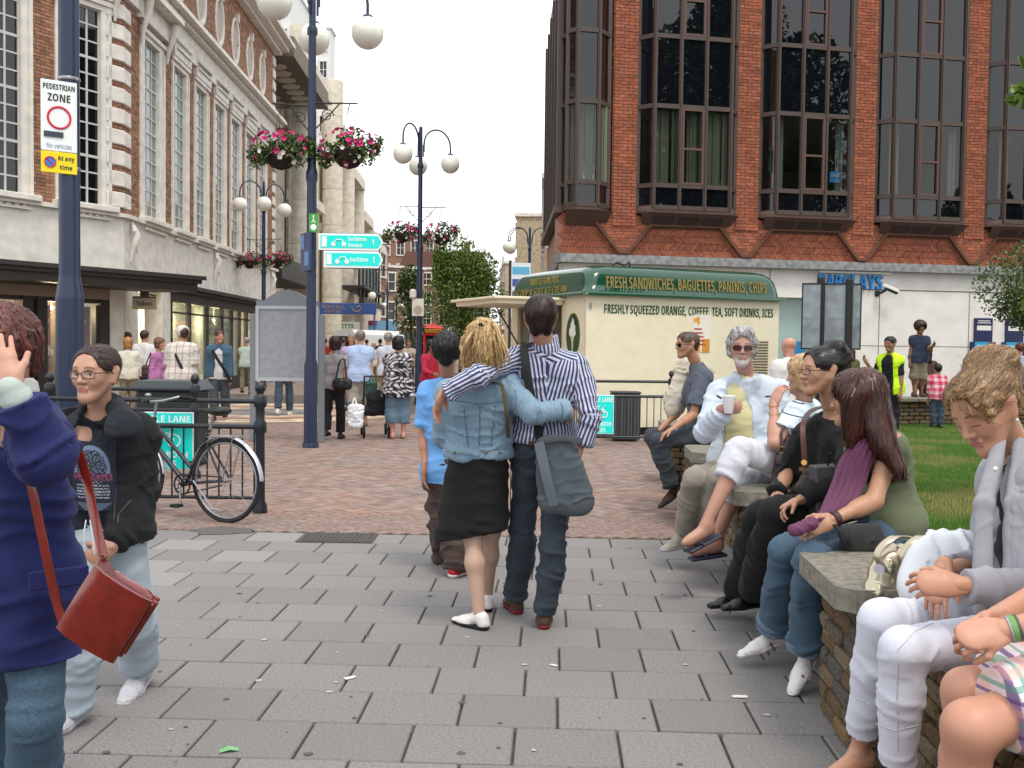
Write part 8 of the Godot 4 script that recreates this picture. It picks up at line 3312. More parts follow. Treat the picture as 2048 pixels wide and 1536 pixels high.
	J = JJ({"h": [1712,800,4.65],"n": [1752,868,4.78],"sl": [1786,884,4.62],"sr": [1716,872,4.95],"el": [1748,1002,4.5],"wl": [1664,1040,4.42],"er": [1690,990,4.9],"wr": [1640,1040,4.6],
		"hl": [1800,1076,4.72],"hr": [1776,1066,5.0],"kl": [1622,1120,4.4],"kr": [1572,1105,4.72],"al": [1612,1302,4.62],"ar": [1548,1262,4.98]},V(-0.95,0,0.25),V(-0.85,-0.12,-0.5))
	root = figure_root("woman with long auburn hair in an olive sleeveless top and blue jeans",P(1788,1085,4.85))
	put_body(root,J,{"skin": lin(0.71,0.53,0.42),"h": 0.011,"hh": 0.006,"hand_h": 0.0042,"hands": {"l": [V(-0.9,-0.35,0.05),V(0.1,-0.5,-0.85),V(-0.3,0.8,0.3),0.55],"r": [V(-0.8,-0.4,0.2),V(0,-0.3,0.9),V(-0.2,0.9,0),0.6]}})
	put_top(root,J,"top",cloth("olive top",C(0.40,0.43,0.33)),{"h": 0.0105,"inf": 0.014,"sleeve": 0.0,"hem": 0.02,"amp": 0.012,"freq": 7.0,"fk": 2.2,"g": 1.02,"neck_r": 0.085})
	put_bottom(root,J,"jeans",denim("blue denim",C(0.27,0.37,0.45)),{"h": 0.011,"inf": 0.012,"loose": 0.012,"flare": 0.024,"upto": 1.9,"amp": 0.012})
	for s in ["l","r"]:
		f = fielded(0.009,0.004,14.0,6)
		var t: Vector3 = (J["a" + s] - J["k" + s] as Vector3).normalized()
		var p0: Vector3 = J["k" + s].lerp(J["a" + s],0.83)
		var q := f.cap(p0,p0 + t * 0.055,0.088,0.092,0.0)
		q.flat_a = true
		q.flat_b = true
		job(root,"turn_up",[f],denim("turned denim",C(0.42,0.5,0.57)))
	var white := mat("white leather",C(0.86,0.84,0.83),0.5)
	shoe(root,J.al,V(-0.55,-0.5,0.65),V(-0.4,0.85,0.3),white,mat("white rubber",C(0.84,0.83,0.82),0.6),0.075,0.185,0.95)
	shoe(root,J.ar,V(-0.9,-0.22,0.3),V(-0.2,1,0),white,mat("white rubber",Color.WHITE),0.075,0.185,0.95)
	var stripe := mat("shoe stripe",C(0.36,0.25,0.26),0.6)
	m = MB.new()
	m.off = root.global_position
	for k in 3:
		var d := V(-0.9,-0.22,0.3).normalized()
		var p: Vector3 = J.ar + d * (0.03 + 0.03 * k) + V(0,-0.055 - 0.012 * k,0.047 - 0.001 * k)
		m.tube([p + V(0.02,-0.02,0.0),p + V(-0.005,0.018,-0.008)],0.006,5)
		d = V(-0.55,-0.5,0.65).normalized()
		p = J.al + d * (0.05 + 0.03 * k) + V(0.03,-0.045,0.022)
		m.tube([p + V(0.016,-0.014,0.0),p + V(-0.012,0.02,0.0)],0.006,5)
	part(root,"shoe_stripes",m.mesh(),stripe)
	var au := [lin(0.14,0.07,0.055),lin(0.24,0.115,0.085),lin(0.33,0.16,0.10),lin(0.2,0.09,0.07)]
	hair(root,J,1.08,[[0,0.045,-0.036,0,0.045,0.012,0.093,0.087],[0,-0.05,-0.06,0,0.02,-0.055,0.065,0.075],[0.055,-0.16,-0.005,0.058,0.03,0.0,0.04,0.05],[-0.055,-0.14,-0.0,-0.058,0.03,0.0,0.04,0.05],[0.04,-0.2,-0.1,0.02,-0.04,-0.07,0.05,0.065],[-0.05,-0.18,-0.12,-0.02,-0.03,-0.08,0.05,0.06],[-0.07,-0.27,-0.19,-0.04,-0.12,-0.1,0.03,0.055],[0.06,-0.3,-0.03,0.06,-0.12,-0.02,0.025,0.045],[0.0,-0.28,-0.14,0.0,-0.1,-0.1,0.035,0.06]],[[0,-0.06,0.12,0,0.0,0.13,0.072,0.072]],au,{"amp": 0.006,"freq": V(45,5,45),"streak": V(80,6,80),"h": 0.0065,"rough": 0.32,"strands": 1800,"len": 0.2,"fall": 0.12,"sw": 0.0016})
	var gl := []
	for k in 10:
		var a := -0.9 + k * 0.36
		gl.append([V(0.06 * cos(a + 1.2),0.1,-0.05),V(0.1 * cos(a),0.0,-0.04 - 0.07 * sin(absf(a) * 0.6)),V(0.105 * cos(a),-0.12,-0.06 - 0.07 * sin(absf(a) * 0.6)),V(0.1 * cos(a),-0.24 - 0.02 * (k % 3),-0.08 - 0.1 * sin(absf(a) * 0.6))])
	pass
	var sc := thing("scarf","plum crinkled scarf hanging from the auburn haired woman's neck to her hands","scarf",P(1680,960,4.5))
	var plum := mat("plum scarf",C(0.44,0.24,0.37),0.85,{"tex": noise_tex(0.05,0.6,1.15,512,140,4,5.0),"tri": true,"scale": 3.0,"rim": 0.3})
	var spine := [P(1752,846,4.62),P(1728,885,4.56),P(1708,930,4.55),P(1694,972,4.53),P(1672,1014,4.46),P(1628,1044,4.39)]
	var cv := Curve3D.new()
	for k in 6:
		var tn: Vector3 = Vector3.ZERO if k == 0 or k == 5 else (spine[k + 1] - spine[k - 1]) * 0.16
		cv.add_point(spine[k],-tn,tn)
	var sheet := []
	for k in 25:
		var u := k / 24.0
		var p0 := cv.sample_baked(cv.get_baked_length() * u,true)
		var half := lerpf(0.045,0.075,minf(1.0,u * 3.0)) * (1.0 - 0.6 * smoothstep(0.65,1.0,u))
		var row := []
		for side in 2:
			for q in 22:
				var t := (q / 21.0 - 0.5) * (2.0 if side == 0 else -2.0)
				var pleat := 0.007 * sin(t * 17.0 + 2.0 * sin(u * 4.0)) + 0.004 * sin(t * 31.0 + u * 9.0) - 0.03 * t * t
				row.append(p0 + V(0.92,0.12,0.38) * (t * half) + V(-0.35,0.1,0.92) * (pleat - (0.006 if side else 0.0)))
		sheet.append(row)
	m = MB.new()
	m.off = sc.position
	m.loft(sheet)
	part(sc,"hanging",m.mesh(),plum)
	f = fielded(0.007,0.008,22.0,12)
	f.cap(P(1620,1048,4.37),P(1590,1062,4.35),0.033,0.03,0.02)
	job(sc,"bunch",[f],plum)
	m = MB.new()
	m.off = root.global_position
	var wp: Vector3 = J.el.lerp(J.wl,0.93)
	var ax: Vector3 = (J.wl - J.el as Vector3).normalized()
	m.tube([wp - ax * 0.012,wp + ax * 0.012],0.036,14)
	part(root,"bracelet",m.mesh(),mat("plum band",C(0.24,0.1,0.14),0.5))
	bg = thing("handbag","charcoal fabric pouch bag on the wall below the auburn haired woman","bag",P(1725,1085,4.36))
	f = fielded(0.009,0.008,10.0,13)
	f.flatcap(P(1705,1088,4.4),P(1755,1092,4.42),0.05,0.05,V(0.1,0.2,1),0.7,0.05)
	f.flatcap(P(1692,1066,4.36),P(1745,1062,4.4),0.035,0.04,V(0.1,0.2,1),0.6,0.05)
	job(bg,"pouch",[f],cloth("charcoal fabric",C(0.2,0.19,0.195)))
	band(bg,"strap",[P(1668,1050,4.38),P(1680,1062,4.34),P(1688,1085,4.33),P(1700,1100,4.34)],V(0.008,0,0),0.004,mat("strap black",Color.WHITE))
	J = JJ({"h": [1972,820,3.28],"n": [2034,908,3.36],"sl": [2082,965,3.12],"sr": [2002,948,3.55],"el": [2120,1180,2.98],"wl": [1912,1170,2.94],"er": [1960,1130,3.6],"wr": [1885,1140,3.22],
		"hl": [2085,1268,3.2],"hr": [2055,1235,3.48],"kl": [1808,1300,2.96],"kr": [1762,1240,3.25],"al": [1792,1560,3.05],"ar": [1718,1500,3.4]},V(-0.95,0,0.25),V(-0.74,-0.5,0.32),V(-0.5,0.85,0.05))
	root = figure_root("woman with pinned up fair hair in a grey cardigan looking down",P(2085,1290,3.35))
	sk = lin(0.74,0.545,0.44)
	put_body(root,J,{"skin": sk,"h": 0.010,"hh": 0.0034,"jaw": 0.9,"sc": 1.08,"shut": 1,"lips": lin(0.68,0.36,0.34),"brow": lin(0.3,0.2,0.13),"hand_h": 0.0038,"hand_size": 0.96,"feet": {"l": V(-0.6,-0.1,0.7),"r": V(-0.8,-0.1,0.5)},
		"hands": {"l": [V(-0.95,0.05,-0.05),V(0.1,-0.5,-0.85),V(-0.1,0.85,0.3),0.75],"r": [V(-0.35,-0.9,0.35),V(0.6,-0.3,-0.5),V(0.5,0.2,0.8),0.25]}})
	put_top(root,J,"camisole",cloth("navy camisole",C(0.05,0.055,0.11)),{"h": 0.011,"inf": 0.007,"sleeve": 0.0,"hem": 0.06,"neck_r": 0.09,"vneck": [0.2,0.05]})
	var knit := cloth("grey knit",C(0.62,0.62,0.65),{"scale": 8.0})
	put_top(root,J,"cardigan",knit,{"h": 0.009,"inf": 0.02,"arm_inf": 0.014,"loose": 0.006,"hem": 0.1,"amp": 0.01,"freq": 9.0,"sleeve": 1.9,"open": 0.11,"neck_r": 0.085,"seed": 51})
	for k in 5:
		var lx: float = [1958,2018,2032,2046,2060][k]
		f = fielded(0.008,0.003,12.0,50 + k)
		f.flatcap(P([2000,2040,2048,2056,2064][k],882 + 5 * k,3.24 - 0.012 * k),P(lx + 10,1010,3.12 - 0.015 * k),0.02,0.03,V(-0.5,0,0.85),0.55,0.008)
		f.flatcap(P(lx + 10,1010,3.12 - 0.015 * k),P(lx + 4,1215,3.04 - 0.015 * k),0.03,0.028,V(-0.5,0,0.85),0.55,0.008)
		job(root,"lapel_fold",[f],knit)
	var wt2 := put_bottom(root,J,"trousers",cloth("white denim",C(0.84,0.85,0.9)),{"h": 0.0095,"inf": 0.008,"loose": 0.004,"upto": 1.86,"amp": 0.0045,"freq": 12.0,"g": 1.0})
	for q in [[W2(1752,1448),W2(1790,1462),W2(1836,1450)],[W2(1712,1396),W2(1738,1408)],[W2(1900,1232),W2(1830,1262),W2(1796,1300),W2(1794,1400),W2(1796,1500)]]:
		seam(wt2,q,0.0022,mat("white seam",C(0.74,0.75,0.8),0.9))
	var fair := [lin(0.36,0.26,0.17),lin(0.54,0.42,0.28),lin(0.66,0.54,0.38),lin(0.46,0.34,0.22)]
	hair(root,J,1.08,[[0,0.045,-0.036,0,0.046,0.016,0.09,0.084],[0,-0.02,-0.07,0,0.03,-0.06,0.05,0.068],[0.0,0.05,-0.12,0.0,0.1,-0.09,0.05,0.055],[0.02,0.11,-0.08,-0.03,0.1,-0.11,0.05,0.045],[-0.045,0.075,0.05,-0.074,0.012,0.05,0.022,0.011],[0.045,0.075,0.05,0.074,0.012,0.05,0.022,0.011]],[[0,-0.06,0.105,0,0.02,0.126,0.082,0.08],[0,-0.15,0.05,0,-0.15,-0.02,0.08,0.06],[-0.085,-0.04,0.0,-0.085,-0.01,-0.01,0.032,0.03],[0.085,-0.04,0.0,0.085,-0.01,-0.01,0.032,0.03]],fair,{"amp": 0.012,"h": 0.0048,"freq": V(40,30,14),"streak": V(90,60,10),"seed": 61,"to": V(0,0.08,-0.15),"strands": 2200,"sw": 0.0012,"len": 0.11})
	gl = []
	for k in 8:
		var y := 0.09 - k * 0.018
		gl.append([V(-0.045 - 0.03 * (k % 2),y + 0.02,0.075 - 0.01 * k),V(-0.078,y - 0.005,0.03 - 0.012 * k),V(-0.08,y + 0.005,-0.05),V(-0.035,0.06 + 0.04 * (k % 3),-0.125)])
		gl.append([V(0.0,0.125,0.05),V(-0.05,0.11 - 0.01 * k,0.02),V(-0.05,0.12 - 0.015 * k,-0.06),V(-0.02,0.1,-0.13 + 0.01 * k)])
	locks(root,J,1.08,gl,120,0.0016,0.008,fair,12)
	gl = [[V(-0.03,0.1,0.07),V(-0.05,0.05,0.1),V(-0.068,0.01,0.075),V(-0.074,-0.03,0.05)],[V(0.02,0.105,0.07),V(-0.01,0.07,0.11),V(-0.05,0.045,0.095),V(-0.072,0.0,0.065)]]
	locks(root,J,1.08,gl,14,0.0016,0.005,fair,13)
	m = MB.new()
	m.off = root.global_position
	var U: Vector3 = J.hu.normalized()
	var Fw: Vector3 = (J.hf - U * J.hf.dot(U)).normalized()
	var R := Fw.cross(U)
	m.ball(J.h + R * -0.088 + U * -0.05 + Fw * -0.012,0.005,8)
	m.ball(P(1991,938,3.1),0.008,10)
	m.ball(J.h + R * -0.05 + U * 0.12 + Fw * -0.07,0.008,8)
	part(root,"pearl",m.mesh(),mat("pearl",C(0.9,0.88,0.84),0.2))
	bg = thing("silver_handbag","shiny silver handbag on the front pier cap","bag",P(1790,1140,3.75))
	var silver := mat("silver hide",C(0.72,0.68,0.6),0.28,{"metal": 0.85})
	f = fielded(0.008,0.016,9.0,14)
	f.flatcap(P(1770,1165,3.72),P(1850,1150,3.8),0.07,0.06,V(0.1,0.3,1),0.55,0.05)
	f.flatcap(P(1785,1125,3.75),P(1840,1115,3.8),0.05,0.05,V(0.1,0.3,1),0.6,0.05)
	f.flatcap(P(1745,1180,3.68),P(1800,1190,3.7),0.03,0.04,V(0,1,0.4),0.6,0.03)
	job(bg,"pouch",[f],silver)
	for k in 2:
		band(bg,"handle",[P(1775 + 45 * k,1150,3.7),P(1755 + 50 * k,1108,3.7),P(1790 + 50 * k,1075,3.72),P(1825 + 45 * k,1082,3.76),P(1820 + 40 * k,1120,3.78)],V(0.012,0,0.004),0.005,silver)
	m = MB.new()
	m.off = bg.position
	m.tube([P(1758,1138,3.63),P(1758,1138,3.62)],0.018,14)
	part(bg,"charm",m.mesh(),mat("steel",Color.WHITE))
	var wb := thing("carrier_bag","crumpled white plastic carrier bag beside the silver handbag","bag",P(1880,1130,3.5))
	f = fielded(0.009,0.02,7.0,15)
	f.flatcap(P(1868,1122,3.55),P(1935,1112,3.55),0.092,0.085,V(0.1,0.2,1),0.6,0.05)
	f.flatcap(P(1846,1165,3.52),P(1930,1170,3.5),0.085,0.08,V(0.1,0.2,1),0.6,0.05)
	f.flatcap(P(1888,1092,3.6),P(1925,1095,3.6),0.06,0.05,V(0.1,0.2,1),0.6,0.05)
	job(wb,"bag",[f],mat("white plastic",C(0.9,0.91,0.93),0.4,{"back": C(0.3,0.3,0.3)}))
	J = JJ({"h": [2330,760,2.6],"n": [2330,880,2.66],"sl": [2390,930,2.5],"sr": [2270,930,2.85],"el": [2230,1215,2.45],"wl": [2004,1262,2.5],"er": [2150,1150,2.85],"wr": [1985,1240,2.66],
		"hl": [2330,1330,2.6],"hr": [2290,1310,2.85],"kl": [1940,1455,2.48],"kr": [1935,1385,2.75],"al": [1880,1800,2.6],"ar": [1900,1760,2.85]},V(-0.95,0,0.25),V(-0.9,-0.4,0.1))
	root = figure_root("woman in a checked pastel skirt with bare legs, cut by the right edge",P(2310,1380,2.75))
	sk = lin(0.76,0.555,0.46)
	put_body(root,J,{"skin": sk,"lk": 1.0,"h": 0.009,"hh": 0.007,"g": 1.1,"hand_h": 0.0036,"feet": {"l": V(-0.8,0,0.5),"r": V(-0.9,0,0.3)},"hands": {"l": [V(-0.93,-0.12,0.1),V(0.1,-0.7,-0.7),V(-0.2,0.5,0.8),1.1],"r": [V(-0.9,-0.25,0.3),V(0.2,-0.5,0.8),V(0,0.9,0.4),1.0]}})
	var check := pattern("check",96,96,func(x,y):
		var c := C(0.86,0.82,0.84)
		var a := fposmod(x,1.0)
		var b := fposmod(y,1.0)
		if a < 0.14: c = c.lerp(C(0.32,0.2,0.45),0.62)
		elif a > 0.36 and a < 0.5: c = c.lerp(C(0.3,0.58,0.5),0.55)
		elif a > 0.66 and a < 0.86: c = c.lerp(C(0.93,0.66,0.58),0.45)
		if b < 0.12: c = c.lerp(C(0.32,0.2,0.45),0.62)
		elif b > 0.34 and b < 0.5: c = c.lerp(C(0.3,0.58,0.5),0.55)
		elif b > 0.64 and b < 0.86: c = c.lerp(C(0.93,0.66,0.58),0.4)
		return c)
	var ck := uv_cloth("checked cotton",check,1.0 / 0.085,1.0 / 0.085)
	f = fielded(0.009,0.007,9.0,16)
	f.uv_mode = 2
	f.uv_frame = Basis(V(0.95,0.2,0).normalized(),V(-0.2,0.95,0).normalized(),Vector3.BACK)
	f.cap(P(2330,1300,2.7),P(1990,1385,2.68),0.14,0.105,0.05).flat_b = true
	f.cap(P(2330,1340,2.6),P(2000,1420,2.5),0.14,0.1,0.05).flat_b = true
	job(root,"skirt",[f],ck)
	put_top(root,J,"top",cloth("plum top",C(0.3,0.2,0.28)),{"inf": 0.014,"sleeve": 0.6,"hem": 0.0})
	hair(root,J,1.0,CROP,FACE_HOLE,[lin(0.2,0.13,0.09),lin(0.4,0.28,0.18)])
	for k in 3:
		m = MB.new()
		m.off = root.global_position
		var p: Vector3 = J.el.lerp(J.wl,0.86 + 0.035 * k)
		var d: Vector3 = (J.wl - J.el as Vector3).normalized()
		m.tube([p - d * (0.008 if k == 1 else 0.003),p + d * (0.008 if k == 1 else 0.003)],0.034 - 0.0006 * k,16)
		part(root,"bracelet",m.mesh(),mat("band %d" % k,[C(0.25,0.3,0.28),C(0.42,0.58,0.32),C(0.6,0.62,0.66)][k],0.5))
# ---------------------------------------------------------------- everyone further off
func make_crowd() -> void:
	var at := func(px: float,d: float) -> Vector3:
		return P(px,690,d) * V(1,0,1)
	var away := V(0,0,-1)
	var toward := V(0,0,1)
	var brown_h := [lin(0.16,0.11,0.09),lin(0.28,0.2,0.16)]
	var black_h := [lin(0.04,0.035,0.035),lin(0.11,0.1,0.1)]
	var blond_h := [lin(0.55,0.42,0.26),lin(0.75,0.62,0.42)]
	var grey_h := [lin(0.45,0.43,0.42),lin(0.62,0.6,0.6)]
	var jean := denim("crowd denim",C(0.25,0.31,0.38))
	var ltj := denim("crowd pale denim",C(0.4,0.5,0.58))
	var wht := cloth("crowd white",C(0.86,0.85,0.85))
	var blk := cloth("crowd black",C(0.06,0.06,0.065))
	var khaki := cloth("crowd khaki",C(0.5,0.46,0.38))
	var sh := blk_shoe()
	var g := "passers-by in the street"
	var bob := [[0,0.045,-0.036,0,0.045,0.012,0.095,0.088],[0,-0.06,-0.06,0,0.02,-0.055,0.06,0.075],[-0.055,-0.06,-0.01,-0.058,0.03,-0.01,0.042,0.048],[0.055,-0.06,-0.01,0.058,0.03,-0.01,0.042,0.048]]
	var long := bob + [[0.0,-0.2,-0.06,0.0,-0.05,-0.06,0.06,0.07]]
	var p: Node3D
	extra("woman in a grey t-shirt and black trousers walking away with a black shoulder bag",at.call(668,16.4),V(0.1,0,-1),1.62,{"skin": FAIR,"top": {"m": cloth("crowd grey",C(0.6,0.58,0.59)),"hem": 0.02},"bottom": {"m": blk,"loose": 0.012,"flare": 0.012},"shoe": sh,"hair": [lin(0.13,0.08,0.08),lin(0.25,0.15,0.14)],"style": bob,"stride": 0.12,"g": 1.0})
	var hb := thing("handbag","black handbag on the shoulder of the woman in a grey t-shirt","bag",P(684,765,16.2))
	soft_box(hb,"pouch",P(684,768,16.2),Basis.IDENTITY,V(0.3,0.17,0.1),0.05,mat("black hide",C(0.06,0.055,0.055),0.4),0.008,0.014)
	band(hb,"strap",[P(672,757,16.18),P(680,722,16.22),P(688,718,16.25),P(693,757,16.2)],V(0.012,0,0),0.006,mat("strap black",Color.WHITE))
	var cb := thing("carrier_bag","white carrier bag in the hand of the woman in a grey t-shirt","bag",P(711,828,16.2))
	soft_box(cb,"bag",P(711,832,16.2),Basis.IDENTITY,V(0.24,0.36,0.12),0.06,mat("white plastic",Color.WHITE),0.02,0.014)
	band(cb,"handle",[P(704,812,16.2),P(709,796,16.2),P(714,812,16.2)],V(0.012,0,0),0.004,mat("white plastic",Color.WHITE))
	extra("stocky man in a pale blue shirt and long beige shorts walking away",at.call(720,19.0),away,1.76,{"skin": FAIR,"top": {"m": cloth("crowd sky",C(0.68,0.76,0.9)),"hem": 0.08,"inf": 0.03},"bottom": {"m": cloth("crowd stone",C(0.62,0.61,0.56)),"upto": 1.25,"loose": 0.04,"inf": 0.02},"shoe": sh,"hair": [lin(0.38,0.34,0.31),lin(0.55,0.5,0.46)],"stride": 0.1,"g": 1.12,"bare_feet": true})
	var gb := thing("shopping_bag","dark green carrier bag beside the man in beige shorts","bag",P(743,780,18.8))
	soft_box(gb,"bag",P(743,780,18.8),Basis.IDENTITY,V(0.22,0.32,0.1),0.05,mat("green plastic",C(0.1,0.26,0.2),0.4),0.012,0.016)
	band(gb,"handle",[P(739,764,18.8),P(743,750,18.8),P(747,764,18.8)],V(0.012,0,0),0.004,mat("green plastic",Color.WHITE))
	var blob := pattern("swirl",256,256,func(x,y):
		var n := sin((x + 0.18 * sin(y * TAU * 3.0)) * TAU * 5.0) * cos((y + 0.16 * sin(x * TAU * 2.0 + 1.0)) * TAU * 4.0)
		return C(0.82,0.8,0.83) if n > 0.2 else C(0.035,0.03,0.035))
	var swirl := mat("swirl print",Color.WHITE,0.85,{"tex": blob,"tri": true,"scale": 1.05})
	extra("woman in a black and white swirl patterned top pushing a pushchair",at.call(797,16.6),V(-0.25,0,-1),1.64,{"skin": lin(0.75,0.53,0.46),"top": {"m": swirl,"hem": 0.16,"inf": 0.04,"sleeve": 0.0,"neck_r": 0.1,"hem_flare": 0.03},"bottom": {"m": ltj,"upto": 1.55,"loose": 0.03,"inf": 0.02},"shoe": sh,"bare_feet": true,"hair": black_h,"style": bob,"al": [0.5,0.1,0.9],"ar": [0.5,0.1,0.9],"g": 1.25})
	var pr := thing("pushchair","dark folding pushchair beside the woman in the swirl patterned top","pushchair",at.call(752,16.9),0.2)
	var m := MB.new()
	for s in [-1.0,1.0]:
		m.tube([V(s * 0.2,1.0,0.3),V(s * 0.2,0.55,0.05),V(s * 0.2,0.1,-0.4)],0.014,6)
		m.tube([V(s * 0.2,0.6,-0.15),V(s * 0.2,0.1,0.25)],0.014,6)
	m.tube([V(-0.2,1.0,0.3),V(0.2,1.0,0.3)],0.014,6)
	part(pr,"frame",m.mesh(),mat("dark metal",Color.WHITE))
	var f := fielded(0.016,0.01,9.0,3)
	var o0: Vector3 = pr.position
	f.flatcap(o0 + V(-0.12,0.42,-0.05),o0 + V(0.12,0.42,-0.05),0.16,0.16,Vector3.UP,0.5,0.05)
	f.flatcap(o0 + V(-0.06,0.5,0.06),o0 + V(-0.06,0.68,0.12),0.09,0.09,V(0,0.3,1),0.4,0.05)
	f.flatcap(o0 + V(0.06,0.5,0.06),o0 + V(0.06,0.68,0.12),0.09,0.09,V(0,0.3,1),0.4,0.05)
	job(pr,"seat",[f],cloth("pushchair fabric",C(0.13,0.13,0.15)))
	for q in [[-0.2,0.25],[0.2,0.25],[-0.2,-0.4],[0.2,-0.4]]:
		m = MB.new()
		var ring := []
		for k in 17:
			var a := TAU * k / 16.0
			ring.append(V(q[0],0.1 + sin(a) * 0.078,q[1] + cos(a) * 0.078))
		m.tube(ring,0.022,6,false)
		var w := part(pr,"wheel",m.mesh(),mat("tyre",C(0.12,0.12,0.12),0.85))
		m = MB.new()
		m.tube([V(q[0] - 0.015,0.1,q[1]),V(q[0] + 0.015,0.1,q[1])],0.03,10)
		part(w,"hub",m.mesh(),mat("steel",Color.WHITE))
	extra("woman in a crimson jacket with long black hair turned to the right",at.call(858,20.5),V(0.6,0,0.7),1.6,{"skin": lin(0.6,0.42,0.33),"top": {"m": cloth("crowd crimson",C(0.74,0.16,0.28)),"hem": 0.05,"sleeve": 1.95,"name": "jacket"},"bottom": {"m": blk},"shoe": sh,"hair": black_h,"style": long,"al": [0.3,0.1,1.2,1.0],"ar": [0.3,0.1,1.2,1.0]})
	var far := [
		[704,23.5,1.74,cloth("crowd pink",C(0.78,0.62,0.7)),jean,grey_h,"man in a pink shirt half hidden by the man in pale blue",1.0],
		[776,22.0,1.76,cloth("crowd pearl",C(0.76,0.78,0.82)),khaki,grey_h,"man in a pearl grey shirt just left of the swirl patterned top",1.1],
		[686,34.0,1.7,cloth("crowd azure",C(0.4,0.6,0.85)),jean,brown_h,"distant person in an azure shirt coming up the street",1.0],
		[748,36.0,1.55,wht,khaki,blond_h,"distant person with fair hair in white",1.0],
		[760,44.0,1.72,blk,jean,black_h,"distant person in black among the crowd",1.0],
		[733,46.0,1.7,cloth("crowd rust",C(0.5,0.25,0.2)),jean,brown_h,"distant person in a rust top",1.0],
		[818,34.0,1.66,cloth("crowd cream",C(0.75,0.7,0.62)),blk,brown_h,"distant person in cream left of the blue lamp post",1.0],
		[650,40.0,1.68,cloth("crowd red",C(0.6,0.15,0.15)),jean,black_h,"distant person in red beside the blue lamp post",1.0],
		[716,52.0,1.74,wht,blk,black_h,"furthest person in white by the van",1.0],
		[806,50.0,1.7,cloth("crowd teal",C(0.25,0.4,0.42)),blk,blond_h,"furthest person in teal near the telephone box",1.0],
		[790,58.0,1.7,wht,jean,black_h,"tiny white shirted person at the end of the street",1.0],
		[492,30.0,1.66,cloth("crowd mint",C(0.7,0.78,0.76)),khaki,grey_h,"person in pale mint by the arched doorway",1.0]]
	for i in far.size():
		var q: Array = far[i]
		extra(q[6],at.call(q[0],q[1]),away if i % 3 else toward,q[2],{"skin": FAIR if i % 2 else TAN,"top": {"m": q[3],"hem": 0.06,"inf": 0.02},"bottom": {"m": q[4]},"shoe": sh,"hair": q[5],"far": 1.15 if q[1] < 25 else 2.0,"g": q[7],"stride": 0.12,"group": g,"seed": i})
	extra("person in jeans hidden behind the grey notice board",at.call(568,21.5),away,1.7,{"skin": TAN,"top": {"m": blk,"hem": 0.05},"bottom": {"m": jean,"loose": 0.02},"shoe": mat("white leather",C(0.86,0.84,0.83),0.5),"hair": brown_h,"stride": 0.16})
	extra("fair haired woman in a cream blouse by the store entrance",at.call(256,21.0),V(-0.4,0,-1),1.58,{"skin": FAIR,"top": {"m": cloth("crowd ivory",C(0.84,0.82,0.76)),"hem": 0.06,"sleeve": 1.3,"inf": 0.02},"bottom": {"m": khaki},"shoe": sh,"hair": [lin(0.6,0.42,0.24),lin(0.76,0.56,0.34)],"style": bob})
	extra("man in a loose white shirt and jeans by the store entrance",at.call(287,21.6),away,1.74,{"skin": FAIR,"top": {"m": wht,"hem": 0.1,"sleeve": 1.4,"inf": 0.03},"bottom": {"m": jean},"shoe": sh,"hair": brown_h})
	extra("dark haired person behind the fair haired woman at the store",at.call(254,24.0),away,1.72,{"skin": TAN,"top": {"m": blk,"hem": 0.05},"bottom": {"m": jean},"shoe": sh,"hair": [lin(0.3,0.18,0.13),lin(0.4,0.26,0.2)]})
	extra("woman in a lilac cardigan and mauve skirt walking right past the store",at.call(314,20.0),V(0.9,0,0.2),1.58,{"skin": FAIR,"top": {"m": cloth("crowd lilac",C(0.72,0.46,0.66)),"hem": 0.02,"sleeve": 1.9},"bottom": {"m": cloth("crowd mauve",C(0.68,0.5,0.72)),"upto": 1.2,"loose": 0.06,"name": "skirt"},"shoe": sh,"hair": [lin(0.35,0.24,0.17),lin(0.5,0.36,0.26)],"style": bob,"stride": 0.14,"bare_feet": true})
	var tb := thing("handbag","dark brown handbag by the woman in lilac","bag",P(295,742,20.0))
	soft_box(tb,"pouch",P(294,742,20.0),Basis.IDENTITY,V(0.2,0.22,0.1),0.05,mat("plum leather",Color.WHITE),0.01,0.016)
	band(tb,"strap",[P(290,735,20.0),P(302,705,20.0),P(298,735,20.0)],V(0.012,0,0),0.005,mat("plum leather",Color.WHITE))
	var check := pattern("faint check",32,32,func(x,y): return C(0.8,0.77,0.73) if x > 0.12 and y > 0.08 else C(0.55,0.52,0.52))
	var cap := extra("heavy man in a cream baseball cap and pale checked shirt",at.call(362,17.2),V(0.1,0,-1),1.76,{"skin": TAN,"top": {"m": mat("faint check",Color.WHITE,0.9,{"tex": check,"tri": true,"scale": 9.0}),"hem": 0.1,"inf": 0.045,"sleeve": 0.85,"loose": 0.03},"bottom": {"m": khaki,"loose": 0.03},"shoe": sh,"hair": brown_h,"g": 1.3,"look": V(-0.6,0,-0.8)})
	var hd: Vector3 = stand(at.call(362,17.2),V(0.1,0,-1),1.76).h + V(0,0.06,0)
	m = MB.new()
	m.off = cap.position
	m.ball(hd + V(0,-0.01,0),0.112,16,V(1,0.95,1.05))
	m.cbox(hd + V(-0.1,-0.03,-0.1),V(0.16,0.012,0.12),0.005,Basis(Vector3.UP,-0.6))
	part(cap,"baseball_cap",m.mesh(),cloth("cap cream",C(0.84,0.81,0.76)))
	band(cap,"strap",[hd + V(-0.12,-0.3,0.12),hd + V(0.0,-0.5,0.24),hd + V(0.2,-0.9,0.22)],V(0.02,0.01,0),0.004,mat("strap black",Color.WHITE))
